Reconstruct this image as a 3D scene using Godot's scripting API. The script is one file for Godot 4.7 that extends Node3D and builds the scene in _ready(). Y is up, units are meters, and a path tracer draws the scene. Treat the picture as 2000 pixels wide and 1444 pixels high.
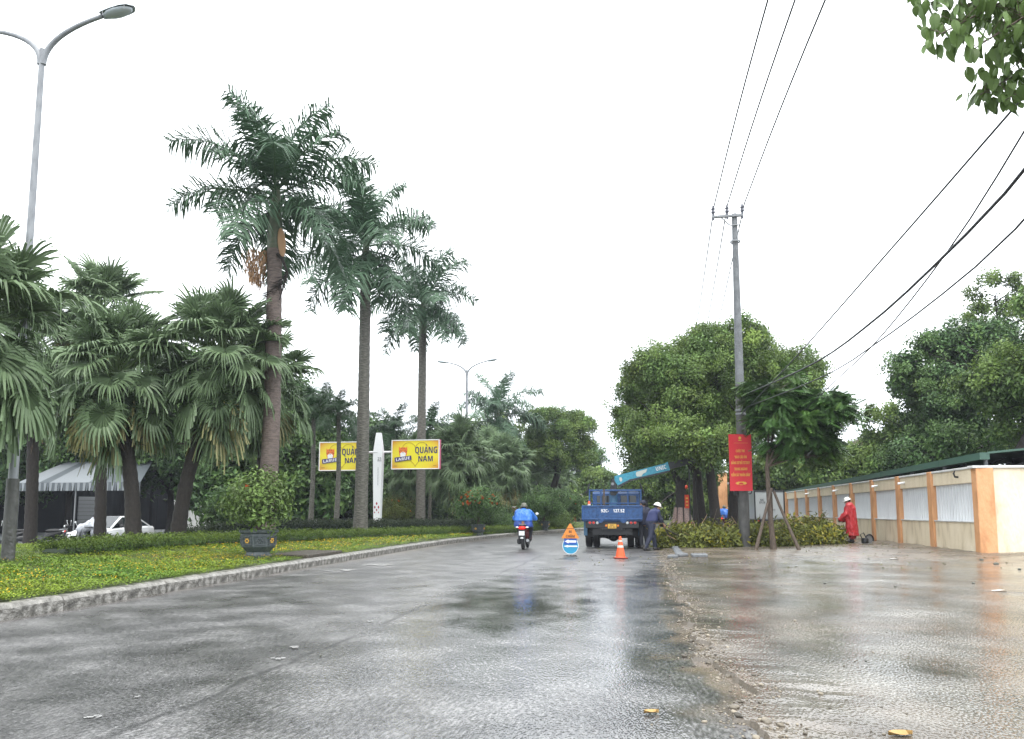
extends Node3D
# A rainy boulevard with royal palms on a planted median, a crane truck cutting trees on the right and a long perimeter wall.
# World: road runs along -Z, x is across it, metres, y up. The camera stands at x = 0, z = 0.

const FPX := 1480.0
const CAM_H := 1.3
const PITCH := 0.10472
const YAW := 0.17296

var cam: Camera3D
var rng := RandomNumberGenerator.new()
var taken := {}
var M := {}
var soft := FastNoiseLite.new()


func _ready():
	cam = Camera3D.new()
	cam.name = "camera"
	cam.projection = Camera3D.PROJECTION_FRUSTUM
	cam.near = 0.1
	cam.far = 900.0
	cam.size = 2.0 * 0.1 * (722.0 / FPX)
	cam.frustum_offset = Vector2(0, 0.1 * (1000.0 - FPX * tan(PITCH) - 722.0) / FPX)
	cam.position = Vector3(0, CAM_H, 0)
	cam.rotation = Vector3(PITCH, YAW, 0)
	add_child(cam)
	cam.current = true

	var env := Environment.new()
	env.background_mode = Environment.BG_SKY
	var sm := ProceduralSkyMaterial.new()
	sm.sky_top_color = Color(0.97, 0.985, 1.0)
	sm.sky_horizon_color = Color(0.90, 0.935, 0.965)
	sm.sky_curve = 0.12
	sm.ground_bottom_color = Color(0.30, 0.31, 0.30)
	sm.ground_horizon_color = Color(0.62, 0.65, 0.66)
	sm.sky_energy_multiplier = 1.0
	var sky := Sky.new()
	sky.sky_material = sm
	env.sky = sky
	env.tonemap_mode = Environment.TONE_MAPPER_LINEAR
	env.tonemap_exposure = 2.85
	env.sdfgi_enabled = true
	env.ssao_enabled = true
	env.ssil_enabled = true
	env.fog_enabled = true
	env.fog_density = 0.0005
	env.fog_light_color = Color(0.92, 0.95, 1.0)
	var we := WorldEnvironment.new()
	we.name = "environment"
	we.environment = env
	add_child(we)

	var sun := DirectionalLight3D.new()
	sun.name = "sun"
	sun.light_energy = 0.3
	sun.light_color = Color(1.0, 0.98, 0.95)
	sun.light_angular_distance = 40.0
	sun.shadow_enabled = true
	sun.sky_mode = DirectionalLight3D.SKY_MODE_LIGHT_ONLY
	sun.rotation = Vector3(deg_to_rad(-62), deg_to_rad(25), 0)
	add_child(sun)

	rng.seed = 7
	soft.seed = 3
	soft.noise_type = FastNoiseLite.TYPE_SIMPLEX_SMOOTH
	soft.frequency = 0.8
	soft.fractal_octaves = 3
	materials()
	var t0 = Time.get_ticks_msec()
	ground()
	var t1 = Time.get_ticks_msec()
	structures()
	leaf_meshes()
	palms()
	trees()
	hedges_and_pots()
	var t2 = Time.get_ticks_msec()
	street_things()
	vehicles()
	people()
	branch_heaps()
	wires()
	small_things()
	print("ground ", t1 - t0, " plants ", t2 - t1, " rest ", Time.get_ticks_msec() - t2)


# ------------------------------------------------------------------ layout helpers

func at(px: float, py: float, s: float) -> Vector3:
	# the world point seen at that place of the photograph (2000 x 1444) at s metres ahead
	var cy := 1000.0 - FPX * tan(PITCH)
	var d: Vector3 = cam.basis * Vector3((px - 1000.0) / FPX, (cy - py) / FPX, -1.0)
	return Vector3(0, CAM_H, 0) + d * (s / -d.z)


func bend(s: float) -> float:
	return 0.0 if s < 26.0 else 0.0052 * pow(minf(s, 110.0) - 26.0, 2.0) + maxf(0.0, s - 110.0) * 0.87


func kerb_x(s: float) -> float:
	return -7.45 - 0.02 * minf(s, 26.0) + bend(s)


func edge_x(s: float) -> float:
	return 0.62 + bend(s) + 0.12 * soft.get_noise_2d(s * 0.5, 5.0) + 0.22 * soft.get_noise_2d(s * 1.3, 9.0) + 0.07 * soft.get_noise_2d(s * 4.0, 1.0) + 0.16 * exp(-pow((s - 6.2) / 0.6, 2.0)) - 0.02 * s * exp(-s * 0.1)


func lawn_y(x: float, s: float) -> float:
	var d := kerb_x(s) - x
	var y := 0.16 + 0.045 * clampf(d, 0.0, 5.5)
	if d > 8.0:
		y -= 0.62 * smoothstep(8.0, 10.0, d)
	return y


func apron_y(x: float, s: float) -> float:
	var d := x - bend(s)
	var y := 0.035 + 0.006 * d + 0.065 * smoothstep(20.5, 23.5, s) * smoothstep(0.4, 1.2, d)
	y += 0.012 * soft.get_noise_2d(x * 0.7, s * 0.7)
	if d > 7.0 and s > 18.0:
		y += 0.06 * smoothstep(7.5, 9.6, d) * (1.0 + soft.get_noise_2d(x * 1.5, s * 1.5))
	return y


func numbered(called: String, parent: Node) -> String:
	var key = str(parent.get_instance_id()) + called
	var k = taken.get(key, 0)
	taken[key] = k + 1
	return called if k == 0 else "%s_%03d" % [called, k]


func tag(o, label: String, category: String, group := "", kind := ""):
	if label:
		o.set_meta("label", label)
	if category:
		o.set_meta("category", category)
	if group:
		o.set_meta("group", group)
	if kind:
		o.set_meta("kind", kind)
	return o


func thing(called: String, label: String, category: String, where := Vector3.ZERO, turn := 0.0, group := ""):
	var o := Node3D.new()
	o.name = numbered(called, self)
	o.position = where
	o.rotation.y = turn
	add_child(o, true)
	return tag(o, label, category, group)


func put(mb, called: String, m: Material, parent: Node = self) -> MeshInstance3D:
	var o := MeshInstance3D.new()
	o.name = numbered(called, parent)
	o.mesh = mb.mesh() if mb is MB else mb
	o.material_override = m
	parent.add_child(o, true)
	return o


func struct(mb, called: String, m: Material) -> MeshInstance3D:
	var o := put(mb, called, m)
	o.set_meta("kind", "structure")
	return o


func copy_thing(src: Node3D, called: String, where: Vector3, turn: float, label: String, group := "") -> Node3D:
	var o: Node3D = src.duplicate()
	o.name = numbered(called, self)
	add_child(o, true)
	o.position = where
	o.rotation = Vector3(0, turn, 0)
	o.set_meta("label", label)
	if group:
		o.set_meta("group", group)
	return o


func scatter(called: String, mesh: Mesh, m: Material, places: Array, tints: Array, parent: Node = self) -> MultiMeshInstance3D:
	var mm := MultiMesh.new()
	mm.transform_format = MultiMesh.TRANSFORM_3D
	mm.use_colors = tints.size() > 0
	mm.mesh = mesh
	mm.instance_count = places.size()
	for k in places.size():
		mm.set_instance_transform(k, places[k])
		if tints.size():
			mm.set_instance_color(k, tints[k])
	var o := MultiMeshInstance3D.new()
	o.name = numbered(called, parent)
	o.multimesh = mm
	o.material_override = m
	o.set_meta("kind", "stuff")
	parent.add_child(o, true)
	return o


func rr(a: float, b: float) -> float:
	return rng.randf_range(a, b)


func ball() -> Vector3:
	while true:
		var p := Vector3(rr(-1, 1), rr(-1, 1), rr(-1, 1))
		if p.length_squared() < 1.0 and p.length_squared() > 0.0001:
			return p
	return Vector3.UP


func aim(y_axis: Vector3, spin := 0.0) -> Basis:
	# a basis whose y points along y_axis
	var y := y_axis.normalized()
	var x := y.cross(Vector3(0.31, 0.2, 0.93)).normalized()
	if x.length() < 0.5:
		x = y.cross(Vector3.RIGHT).normalized()
	return Basis(x, y, x.cross(y)).rotated(y, spin)


# ------------------------------------------------------------------ mesh builder

class MB:
	var v := PackedVector3Array()
	var n := PackedVector3Array()
	var c := PackedColorArray()
	var uv := PackedVector2Array()
	var i := PackedInt32Array()
	var col := Color.WHITE
	var tinted := false

	func tint(x: Color) -> void:
		col = x
		tinted = true

	func vert(p: Vector3, nn: Vector3, t := Vector2.ZERO) -> int:
		v.append(p)
		n.append(nn)
		c.append(col)
		uv.append(t)
		return v.size() - 1

	func face(a: int, b: int, d: int) -> void:
		var g := (v[b] - v[a]).cross(v[d] - v[a])
		if g.dot(n[a] + n[b] + n[d]) > 0.0:
			i.append_array(PackedInt32Array([a, d, b]))
		else:
			i.append_array(PackedInt32Array([a, b, d]))

	func poly(pts: Array, out: Vector3) -> void:
		# a convex flat face that looks towards out
		var nn: Vector3 = (pts[1] - pts[0]).cross(pts[2] - pts[0]).normalized()
		if nn.dot(out) < 0.0:
			nn = -nn
		var first := v.size()
		for p in pts:
			vert(p, nn)
		for k in range(1, pts.size() - 1):
			face(first, first + k, first + k + 1)

	func box(at: Vector3, size: Vector3, xf := Transform3D.IDENTITY, b := 0.0) -> void:
		var h := size * 0.5
		b = minf(b, minf(h.x, minf(h.y, h.z)) * 0.9)
		var bs: Basis = xf.basis
		for ax in 3:
			var u := (ax + 1) % 3
			var w := (ax + 2) % 3
			for s: float in [-1.0, 1.0]:
				var pts := []
				for q in [[-1, -1], [1, -1], [1, 1], [-1, 1]]:
					var p := Vector3.ZERO
					p[ax] = s * h[ax]
					p[u] = q[0] * (h[u] - b)
					p[w] = q[1] * (h[w] - b)
					pts.append(xf * (at + p))
				var out := Vector3.ZERO
				out[ax] = s
				poly(pts, bs * out)
			if b > 0.0:
				for su: float in [-1.0, 1.0]:
					for sw: float in [-1.0, 1.0]:
						var pts := []
						for q in [[0, -1], [0, 1], [1, 1], [1, -1]]:
							var p := Vector3.ZERO
							p[ax] = q[1] * (h[ax] - b)
							p[u] = su * (h[u] if q[0] == 0 else h[u] - b)
							p[w] = sw * (h[w] - b if q[0] == 0 else h[w])
							pts.append(xf * (at + p))
						var out := Vector3.ZERO
						out[u] = su
						out[w] = sw
						poly(pts, bs * out)
		if b > 0.0:
			for sx: float in [-1.0, 1.0]:
				for sy: float in [-1.0, 1.0]:
					for sz: float in [-1.0, 1.0]:
						var o := Vector3(sx, sy, sz)
						var q := o * (h - Vector3(b, b, b))
						poly([xf * (at + q + Vector3(sx * b, 0, 0)), xf * (at + q + Vector3(0, sy * b, 0)), xf * (at + q + Vector3(0, 0, sz * b))], bs * o)

	func tube(pts: Array, rads: Array, sides := 8, caps := true) -> void:
		var prev := Vector3.ZERO
		var first := v.size()
		var m := pts.size()
		for k in m:
			var t: Vector3 = (pts[mini(k + 1, m - 1)] - pts[maxi(k - 1, 0)]).normalized()
			if prev == Vector3.ZERO:
				prev = t.cross(Vector3(0, 0, 1) if absf(t.z) < 0.9 else Vector3(1, 0, 0)).normalized()
			var x := (prev - t * prev.dot(t)).normalized()
			var y := t.cross(x)
			prev = x
			for j in sides:
				var a := TAU * j / sides
				var nn := x * cos(a) + y * sin(a)
				vert(pts[k] + nn * rads[k], nn, Vector2(float(j) / sides, k))
		for k in m - 1:
			for j in sides:
				var a := first + k * sides + j
				var b := first + k * sides + (j + 1) % sides
				face(a, b, a + sides)
				face(b, b + sides, a + sides)
		if caps:
			for e in [0, m - 1]:
				var out: Vector3 = (pts[0] - pts[1]) if e == 0 else (pts[m - 1] - pts[m - 2])
				if rads[e] > 0.001:
					var ring := []
					for j in sides:
						ring.append(v[first + e * sides + j])
					poly(ring, out)

	func lathe(prof: Array, sides := 16, xf := Transform3D.IDENTITY, smooth := true) -> void:
		# prof: Vector2(radius, height) from one end to the other
		for k in prof.size() - 1:
			var p: Vector2 = prof[k]
			var q: Vector2 = prof[k + 1]
			if p.is_equal_approx(q):
				continue
			var slope := Vector2(q.y - p.y, p.x - q.x).normalized()
			for j in sides:
				var a := TAU * j / sides
				var b := TAU * (j + 1) / sides
				var ca := Vector3(cos(a), 0, sin(a))
				var cb := Vector3(cos(b), 0, sin(b))
				var mid := (ca + cb).normalized()
				var na := xf.basis * ((ca if smooth else mid) * slope.x + Vector3.UP * slope.y)
				var nb := xf.basis * ((cb if smooth else mid) * slope.x + Vector3.UP * slope.y)
				var f := v.size()
				vert(xf * (ca * p.x + Vector3.UP * p.y), na)
				vert(xf * (cb * p.x + Vector3.UP * p.y), nb)
				vert(xf * (cb * q.x + Vector3.UP * q.y), nb)
				vert(xf * (ca * q.x + Vector3.UP * q.y), na)
				if p.x > 0.0001:
					face(f, f + 1, f + 2)
				if q.x > 0.0001:
					face(f, f + 2, f + 3)

	func extrude(poly2: PackedVector2Array, z0: float, z1: float, xf := Transform3D.IDENTITY) -> void:
		var tri := Geometry2D.triangulate_polygon(poly2)
		for z in [z0, z1]:
			var nn := xf.basis * Vector3(0, 0, 1 if (z == z1) == (z1 > z0) else -1)
			var f := v.size()
			for p in poly2:
				vert(xf * Vector3(p.x, p.y, z), nn)
			for k in range(0, tri.size(), 3):
				face(f + tri[k], f + tri[k + 1], f + tri[k + 2])
		var ccw := not Geometry2D.is_polygon_clockwise(poly2)
		for k in poly2.size():
			var p := poly2[k]
			var q := poly2[(k + 1) % poly2.size()]
			var e := (q - p)
			var o2 := Vector2(e.y, -e.x) if ccw else Vector2(-e.y, e.x)
			poly([xf * Vector3(p.x, p.y, z0), xf * Vector3(q.x, q.y, z0), xf * Vector3(q.x, q.y, z1), xf * Vector3(p.x, p.y, z1)], xf.basis * Vector3(o2.x, o2.y, 0))

	func ellip(xf: Transform3D, seg := 10, rings := 6) -> void:
		var nb := xf.basis.inverse().transposed()
		var f := v.size()
		for r in rings + 1:
			var t := PI * r / rings
			for j in seg:
				var a := TAU * j / seg
				var d := Vector3(sin(t) * cos(a), cos(t), sin(t) * sin(a))
				vert(xf * d, (nb * d).normalized())
		for r in rings:
			for j in seg:
				var a := f + r * seg + j
				var b := f + r * seg + (j + 1) % seg
				if r > 0:
					face(a, b, a + seg)
				if r < rings - 1:
					face(b, b + seg, a + seg)

	func ball(at: Vector3, r, seg := 10, rings := 6) -> void:
		var k: Vector3 = r if r is Vector3 else Vector3(r, r, r)
		ellip(Transform3D(Basis.from_scale(k), at), seg, rings)

	func disc_poly(n2: int, rx: float, ry: float) -> PackedVector2Array:
		var out := PackedVector2Array()
		for k in n2:
			out.append(Vector2(cos(TAU * k / n2) * rx, sin(TAU * k / n2) * ry))
		return out

	func join(o, xf := Transform3D.IDENTITY) -> void:
		var f := v.size()
		for k in o.v.size():
			v.append(xf * o.v[k])
			n.append((xf.basis * o.n[k]).normalized())
		c.append_array(o.c)
		uv.append_array(o.uv)
		tinted = tinted or o.tinted
		for k in o.i:
			i.append(f + k)

	func mesh() -> ArrayMesh:
		var a := []
		a.resize(Mesh.ARRAY_MAX)
		a[Mesh.ARRAY_VERTEX] = v
		a[Mesh.ARRAY_NORMAL] = n
		a[Mesh.ARRAY_TEX_UV] = uv
		if tinted:
			a[Mesh.ARRAY_COLOR] = c
		a[Mesh.ARRAY_INDEX] = i
		var m := ArrayMesh.new()
		if v.size():
			m.add_surface_from_arrays(Mesh.PRIMITIVE_TRIANGLES, a)
		return m


# ------------------------------------------------------------------ materials

func lin(r: float, g: float, b: float) -> Color:
	return Color(r, g, b).linear_to_srgb()


func mat(key: String, r: float, g: float, b: float, rough := 0.7, metal := 0.0) -> StandardMaterial3D:
	var m := StandardMaterial3D.new()
	m.resource_name = key
	m.albedo_color = lin(r, g, b)
	m.roughness = rough
	m.metallic = metal
	M[key] = m
	return m


func ntex(freq: float, octaves: int, sd: int, ramp: Array, size := 512, kind := FastNoiseLite.TYPE_SIMPLEX_SMOOTH, normal := 0.0) -> NoiseTexture2D:
	var nz := FastNoiseLite.new()
	nz.seed = sd
	nz.noise_type = kind
	nz.frequency = freq
	nz.fractal_octaves = octaves
	var t := NoiseTexture2D.new()
	t.width = size
	t.height = size
	t.seamless = true
	t.noise = nz
	if normal > 0.0:
		t.as_normal_map = true
		t.bump_strength = normal
	elif ramp.size():
		var g := Gradient.new()
		var offs := PackedFloat32Array()
		var cols := PackedColorArray()
		for k in ramp.size():
			offs.append(float(k) / (ramp.size() - 1))
			var x: Color = ramp[k]
			cols.append(x.linear_to_srgb())
		g.offsets = offs
		g.colors = cols
		t.color_ramp = g
	return t


func tmat(key: String, ramp: Array, tile: float, rough: float, freq := 0.012, sd := 1, bump := 0.0, bump_freq := 0.05, world := true, stretch := Vector3.ONE) -> StandardMaterial3D:
	var m := StandardMaterial3D.new()
	m.resource_name = key
	m.albedo_texture = ntex(freq, 5, sd, ramp)
	m.roughness = rough
	m.uv1_triplanar = true
	m.uv1_world_triplanar = world
	m.uv1_scale = stretch / tile
	if bump > 0.0:
		m.normal_enabled = true
		m.normal_texture = ntex(bump_freq, 4, sd + 50, [], 512, FastNoiseLite.TYPE_SIMPLEX_SMOOTH, bump)
	M[key] = m
	return m


func leafy(key: String, r: float, g: float, b: float, rough := 0.42, back := 0.5) -> StandardMaterial3D:
	var m := mat(key, r, g, b, rough)
	m.backlight_enabled = true
	m.backlight = Color(back, back, back)
	m.metallic_specular = 0.34
	m.vertex_color_use_as_albedo = true
	m.cull_mode = BaseMaterial3D.CULL_DISABLED
	return m


func materials():
	# plants
	leafy("royal_leaf", 0.095, 0.165, 0.10, 0.32, 0.5)
	leafy("fan_leaf", 0.145, 0.21, 0.11, 0.3, 0.6)
	leafy("old_fan_leaf", 0.25, 0.24, 0.11, 0.5, 0.4)
	leafy("small_palm_leaf", 0.04, 0.085, 0.035, 0.4, 0.4)
	leafy("tree_leaf", 0.112, 0.182, 0.056, 0.36, 0.6)
	leafy("dark_tree_leaf", 0.075, 0.14, 0.052, 0.38, 0.4)
	leafy("pale_tree_leaf", 0.115, 0.185, 0.055, 0.4, 0.5)
	leafy("feather_leaf", 0.07, 0.145, 0.042, 0.38, 0.5)
	leafy("hedge_leaf", 0.10, 0.155, 0.03, 0.5, 0.4)
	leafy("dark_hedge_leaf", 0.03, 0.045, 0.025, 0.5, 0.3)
	leafy("lawn_leaf", 0.16, 0.245, 0.03, 0.5, 0.5)
	leafy("cut_leaf", 0.10, 0.13, 0.035, 0.36, 0.5)
	leafy("petal", 0.75, 0.50, 0.02, 0.6, 0.5)
	leafy("red_petal", 0.75, 0.20, 0.07, 0.6, 0.5)
	leafy("dry_frond", 0.42, 0.26, 0.15, 0.8, 0.4)
	tmat("palm_bark", [Color(0.06, 0.048, 0.042), Color(0.12, 0.092, 0.08), Color(0.19, 0.15, 0.13)], 1.6, 0.75, 0.02, 11, 6.0, 0.04, true, Vector3(0.6, 2.2, 0.6))
	tmat("grey_palm_bark", [Color(0.035, 0.035, 0.028), Color(0.10, 0.095, 0.08), Color(0.22, 0.215, 0.19)], 1.5, 0.75, 0.025, 12, 6.0, 0.04, true, Vector3(0.6, 1.8, 0.6))
	tmat("dark_bark", [Color(0.009, 0.007, 0.006), Color(0.02, 0.016, 0.013), Color(0.042, 0.035, 0.03)], 1.2, 0.8, 0.02, 13, 8.0, 0.05, true, Vector3(2.0, 0.7, 2.0))
	tmat("brown_bark", [Color(0.04, 0.028, 0.02), Color(0.085, 0.062, 0.045), Color(0.16, 0.12, 0.09)], 1.0, 0.6, 0.02, 14, 8.0, 0.05, true, Vector3(2.0, 0.7, 2.0))
	tmat("crownshaft", [Color(0.05, 0.075, 0.04), Color(0.08, 0.10, 0.055), Color(0.12, 0.12, 0.08)], 1.5, 0.4, 0.02, 15)
	# mineral
	tmat("plain_soil", [Color(0.025, 0.02, 0.014), Color(0.05, 0.042, 0.03), Color(0.08, 0.068, 0.05)], 1.7, 0.6, 0.02, 21, 6.0)
	tmat("lawn_soil", [Color(0.02, 0.03, 0.01), Color(0.045, 0.06, 0.018), Color(0.06, 0.075, 0.022)], 1.7, 0.8, 0.02, 22)
	tmat("kerb_concrete", [Color(0.04, 0.037, 0.033), Color(0.13, 0.125, 0.112), Color(0.27, 0.26, 0.24), Color(0.38, 0.37, 0.35)], 1.3, 0.42, 0.013, 23, 5.0, 0.05)
	tmat("grey_concrete", [Color(0.08, 0.085, 0.088), Color(0.135, 0.145, 0.155), Color(0.19, 0.20, 0.21)], 1.5, 0.55, 0.012, 24, 3.0, 0.06, true, Vector3(1, 0.5, 1))
	tmat("dark_concrete", [Color(0.03, 0.03, 0.028), Color(0.07, 0.07, 0.066), Color(0.11, 0.11, 0.105)], 1.4, 0.5, 0.012, 25, 3.0, 0.06, true, Vector3(1, 0.5, 1))
	tmat("cream_plaster", [Color(0.50, 0.41, 0.28), Color(0.72, 0.62, 0.45), Color(0.78, 0.68, 0.51), Color(0.80, 0.70, 0.53)], 3.1, 0.6, 0.007, 26, 1.2, 0.04, true, Vector3(1.3, 0.45, 1.3))
	tmat("orange_plaster", [Color(0.44, 0.21, 0.09), Color(0.62, 0.32, 0.15), Color(0.66, 0.355, 0.18)], 2.7, 0.6, 0.008, 27, 1.2, 0.04, true, Vector3(1.5, 0.5, 1.5))
	tmat("far_road", [Color(0.03, 0.03, 0.03), Color(0.05, 0.05, 0.05)], 4.0, 0.3, 0.01, 28)
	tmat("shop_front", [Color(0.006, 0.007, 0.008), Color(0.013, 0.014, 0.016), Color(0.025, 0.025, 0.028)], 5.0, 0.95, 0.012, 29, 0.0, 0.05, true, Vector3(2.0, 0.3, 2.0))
	tmat("white_plaster", [Color(0.40, 0.41, 0.40), Color(0.62, 0.63, 0.62), Color(0.66, 0.67, 0.66)], 4.0, 0.6, 0.008, 30)
	tmat("pot_stone", [Color(0.03, 0.04, 0.042), Color(0.065, 0.08, 0.085), Color(0.12, 0.135, 0.14)], 0.8, 0.4, 0.02, 31, 3.0, 0.05)
	# metal, paint, plastic
	tmat("lamp_metal", [Color(0.16, 0.17, 0.185), Color(0.24, 0.255, 0.275), Color(0.30, 0.315, 0.335)], 1.1, 0.45, 0.012, 32, 0.0, 0.05, true, Vector3(1, 0.4, 1))
	mat("lamp_shell", 0.60, 0.66, 0.70, 0.35)
	mat("lamp_glass", 0.42, 0.47, 0.50, 0.15)
	tmat("sheet_metal", [Color(0.55, 0.57, 0.59), Color(0.72, 0.745, 0.76), Color(0.80, 0.82, 0.835)], 2.3, 0.42, 0.008, 33, 0.0, 0.05, true, Vector3(1.5, 0.4, 1.5))
	mat("green_roof", 0.045, 0.10, 0.075, 0.45)
	mat("dark_steel", 0.02, 0.022, 0.024, 0.5)
	mat("grey_steel", 0.20, 0.21, 0.22, 0.45, 0.3)
	tmat("truck_blue", [Color(0.006, 0.022, 0.06), Color(0.009, 0.048, 0.15), Color(0.014, 0.065, 0.19), Color(0.03, 0.09, 0.21)], 1.4, 0.4, 0.022, 34)
	mat("truck_pale_blue", 0.05, 0.14, 0.24, 0.4)
	tmat("crane_teal", [Color(0.02, 0.15, 0.22), Color(0.03, 0.24, 0.34), Color(0.05, 0.30, 0.40)], 1.1, 0.4, 0.02, 35)
	mat("worn_patch", 0.45, 0.48, 0.44, 0.6)
	mat("road_paint", 0.30, 0.30, 0.295, 0.5)
	mat("black_paint", 0.012, 0.013, 0.015, 0.4)
	mat("rubber", 0.015, 0.015, 0.016, 0.7)
	mat("white_paint", 0.75, 0.76, 0.77, 0.35)
	mat("car_white", 0.78, 0.80, 0.82, 0.12)
	mat("box_white", 0.40, 0.43, 0.44, 0.4)
	mat("dark_glass", 0.02, 0.026, 0.03, 0.05)
	mat("red_lens", 0.55, 0.03, 0.02, 0.2)
	mat("amber_lens", 0.55, 0.17, 0.02, 0.2)
	mat("clear_lens", 0.65, 0.68, 0.68, 0.2)
	var tail := mat("lit_tail", 0.6, 0.02, 0.01, 0.2)
	tail.emission_enabled = true
	tail.emission = Color(1.0, 0.06, 0.03)
	tail.emission_energy_multiplier = 0.6
	mat("plate_yellow", 0.62, 0.36, 0.05, 0.4)
	mat("cone_orange", 0.72, 0.10, 0.025, 0.5)
	mat("cone_base", 0.22, 0.03, 0.015, 0.6)
	mat("sign_orange", 0.60, 0.21, 0.03, 0.45)
	mat("sign_blue", 0.012, 0.075, 0.36, 0.35)
	mat("sign_cyan", 0.02, 0.24, 0.42, 0.35)
	mat("banner_red", 0.58, 0.018, 0.03, 0.55)
	mat("banner_orange_red", 0.66, 0.06, 0.02, 0.55)
	mat("gold_print", 0.72, 0.42, 0.06, 0.5)
	mat("ink", 0.02, 0.02, 0.03, 0.5)
	mat("navy_print", 0.012, 0.018, 0.12, 0.5)
	var bb := mat("billboard_print", 1, 1, 1, 0.4)
	bb.vertex_color_use_as_albedo = true
	mat("billboard_side", 0.45, 0.08, 0.16, 0.5)
	mat("emblem_orange", 0.68, 0.16, 0.03, 0.5)
	mat("emblem_ochre", 0.42, 0.26, 0.02, 0.5)
	mat("navy_purple", 0.05, 0.03, 0.14, 0.5)
	mat("crimson", 0.32, 0.015, 0.04, 0.5)
	mat("dark_red", 0.12, 0.008, 0.01, 0.25)
	mat("awning_white", 0.20, 0.22, 0.235, 0.7)
	mat("awning_grey", 0.08, 0.095, 0.105, 0.7)
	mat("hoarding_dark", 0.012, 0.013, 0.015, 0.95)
	mat("tile_roof", 0.09, 0.10, 0.12, 0.6)
	# people
	mat("skin", 0.30, 0.17, 0.11, 0.55)
	mat("hair", 0.012, 0.01, 0.009, 0.5)
	mat("coat_blue", 0.03, 0.15, 0.52, 0.32)
	mat("coat_deep_blue", 0.015, 0.05, 0.24, 0.35)
	mat("coat_red", 0.38, 0.02, 0.025, 0.32)
	mat("overalls", 0.010, 0.014, 0.035, 0.7)
	mat("vest_blue", 0.012, 0.02, 0.085, 0.6)
	mat("trousers_dark", 0.014, 0.016, 0.024, 0.7)
	mat("helmet_white", 0.78, 0.78, 0.76, 0.25)
	mat("helmet_olive", 0.10, 0.10, 0.075, 0.25)
	mat("boots", 0.02, 0.018, 0.016, 0.5)
	mat("poncho", 0.50, 0.52, 0.56, 0.3)
	# litter, wires
	mat("wire", 0.02, 0.024, 0.028, 0.5)
	mat("wire_pale", 0.16, 0.17, 0.18, 0.5)
	mat("porcelain", 0.07, 0.075, 0.10, 0.25)
	mat("pale_wood", 0.32, 0.22, 0.12, 0.6)
	mat("paper", 0.7, 0.7, 0.68, 0.6)
	mat("yellow_leaf", 0.38, 0.24, 0.08, 0.5)
	tmat("stone", [Color(0.05, 0.055, 0.045), Color(0.13, 0.14, 0.11)], 0.3, 0.5, 0.03, 36)
	var gm := mat("grit", 0.22, 0.20, 0.17, 0.5)
	gm.vertex_color_use_as_albedo = true
	M.shop_front.metallic_specular = 0.15
	M.hoarding_dark.metallic_specular = 0.15
	tmat("lime_wash", [Color(0.06, 0.045, 0.04), Color(0.24, 0.17, 0.15), Color(0.42, 0.30, 0.27)], 0.9, 0.7, 0.02, 37)


# ------------------------------------------------------------------ ground

func sheet(us: Array, ss: Array, xf: Callable, yf: Callable, uvf: Callable) -> MB:
	var b := MB.new()
	var w := us.size()
	for s in ss:
		for u in us:
			var x: float = xf.call(u, s)
			var y: float = yf.call(x, s)
			b.vert(Vector3(x, y, -s), Vector3.UP, uvf.call(x, s))
	for r in ss.size():
		for k in w:
			var e := b.v[r * w + mini(k + 1, w - 1)] - b.v[r * w + maxi(k - 1, 0)]
			var f := b.v[mini(r + 1, ss.size() - 1) * w + k] - b.v[maxi(r - 1, 0) * w + k]
			var nn := e.cross(f).normalized()
			b.n[r * w + k] = nn if nn.y > 0 else -nn
	for r in ss.size() - 1:
		for k in w - 1:
			var a := r * w + k
			b.face(a, a + 1, a + w)
			b.face(a + 1, a + w + 1, a + w)
	return b


func steps(a: float, b: float, n: int) -> Array:
	var out := []
	for k in n + 1:
		out.append(lerpf(a, b, float(k) / n))
	return out


func noise_bytes(w: int, h: int, gw: int, gh: int, freq: float, octaves: int, sd: int, kind := FastNoiseLite.TYPE_SIMPLEX_SMOOTH) -> PackedByteArray:
	var nz := FastNoiseLite.new()
	nz.seed = sd
	nz.frequency = freq
	nz.fractal_octaves = octaves
	nz.noise_type = kind
	var im := nz.get_image(gw, gh)
	im.convert(Image.FORMAT_L8)
	if gw != w or gh != h:
		im.resize(w, h, Image.INTERPOLATE_BILINEAR)
	return im.get_data()


func from_bytes(w: int, h: int, d: PackedByteArray) -> Image:
	return Image.create_from_data(w, h, false, Image.FORMAT_L8, d)


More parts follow.
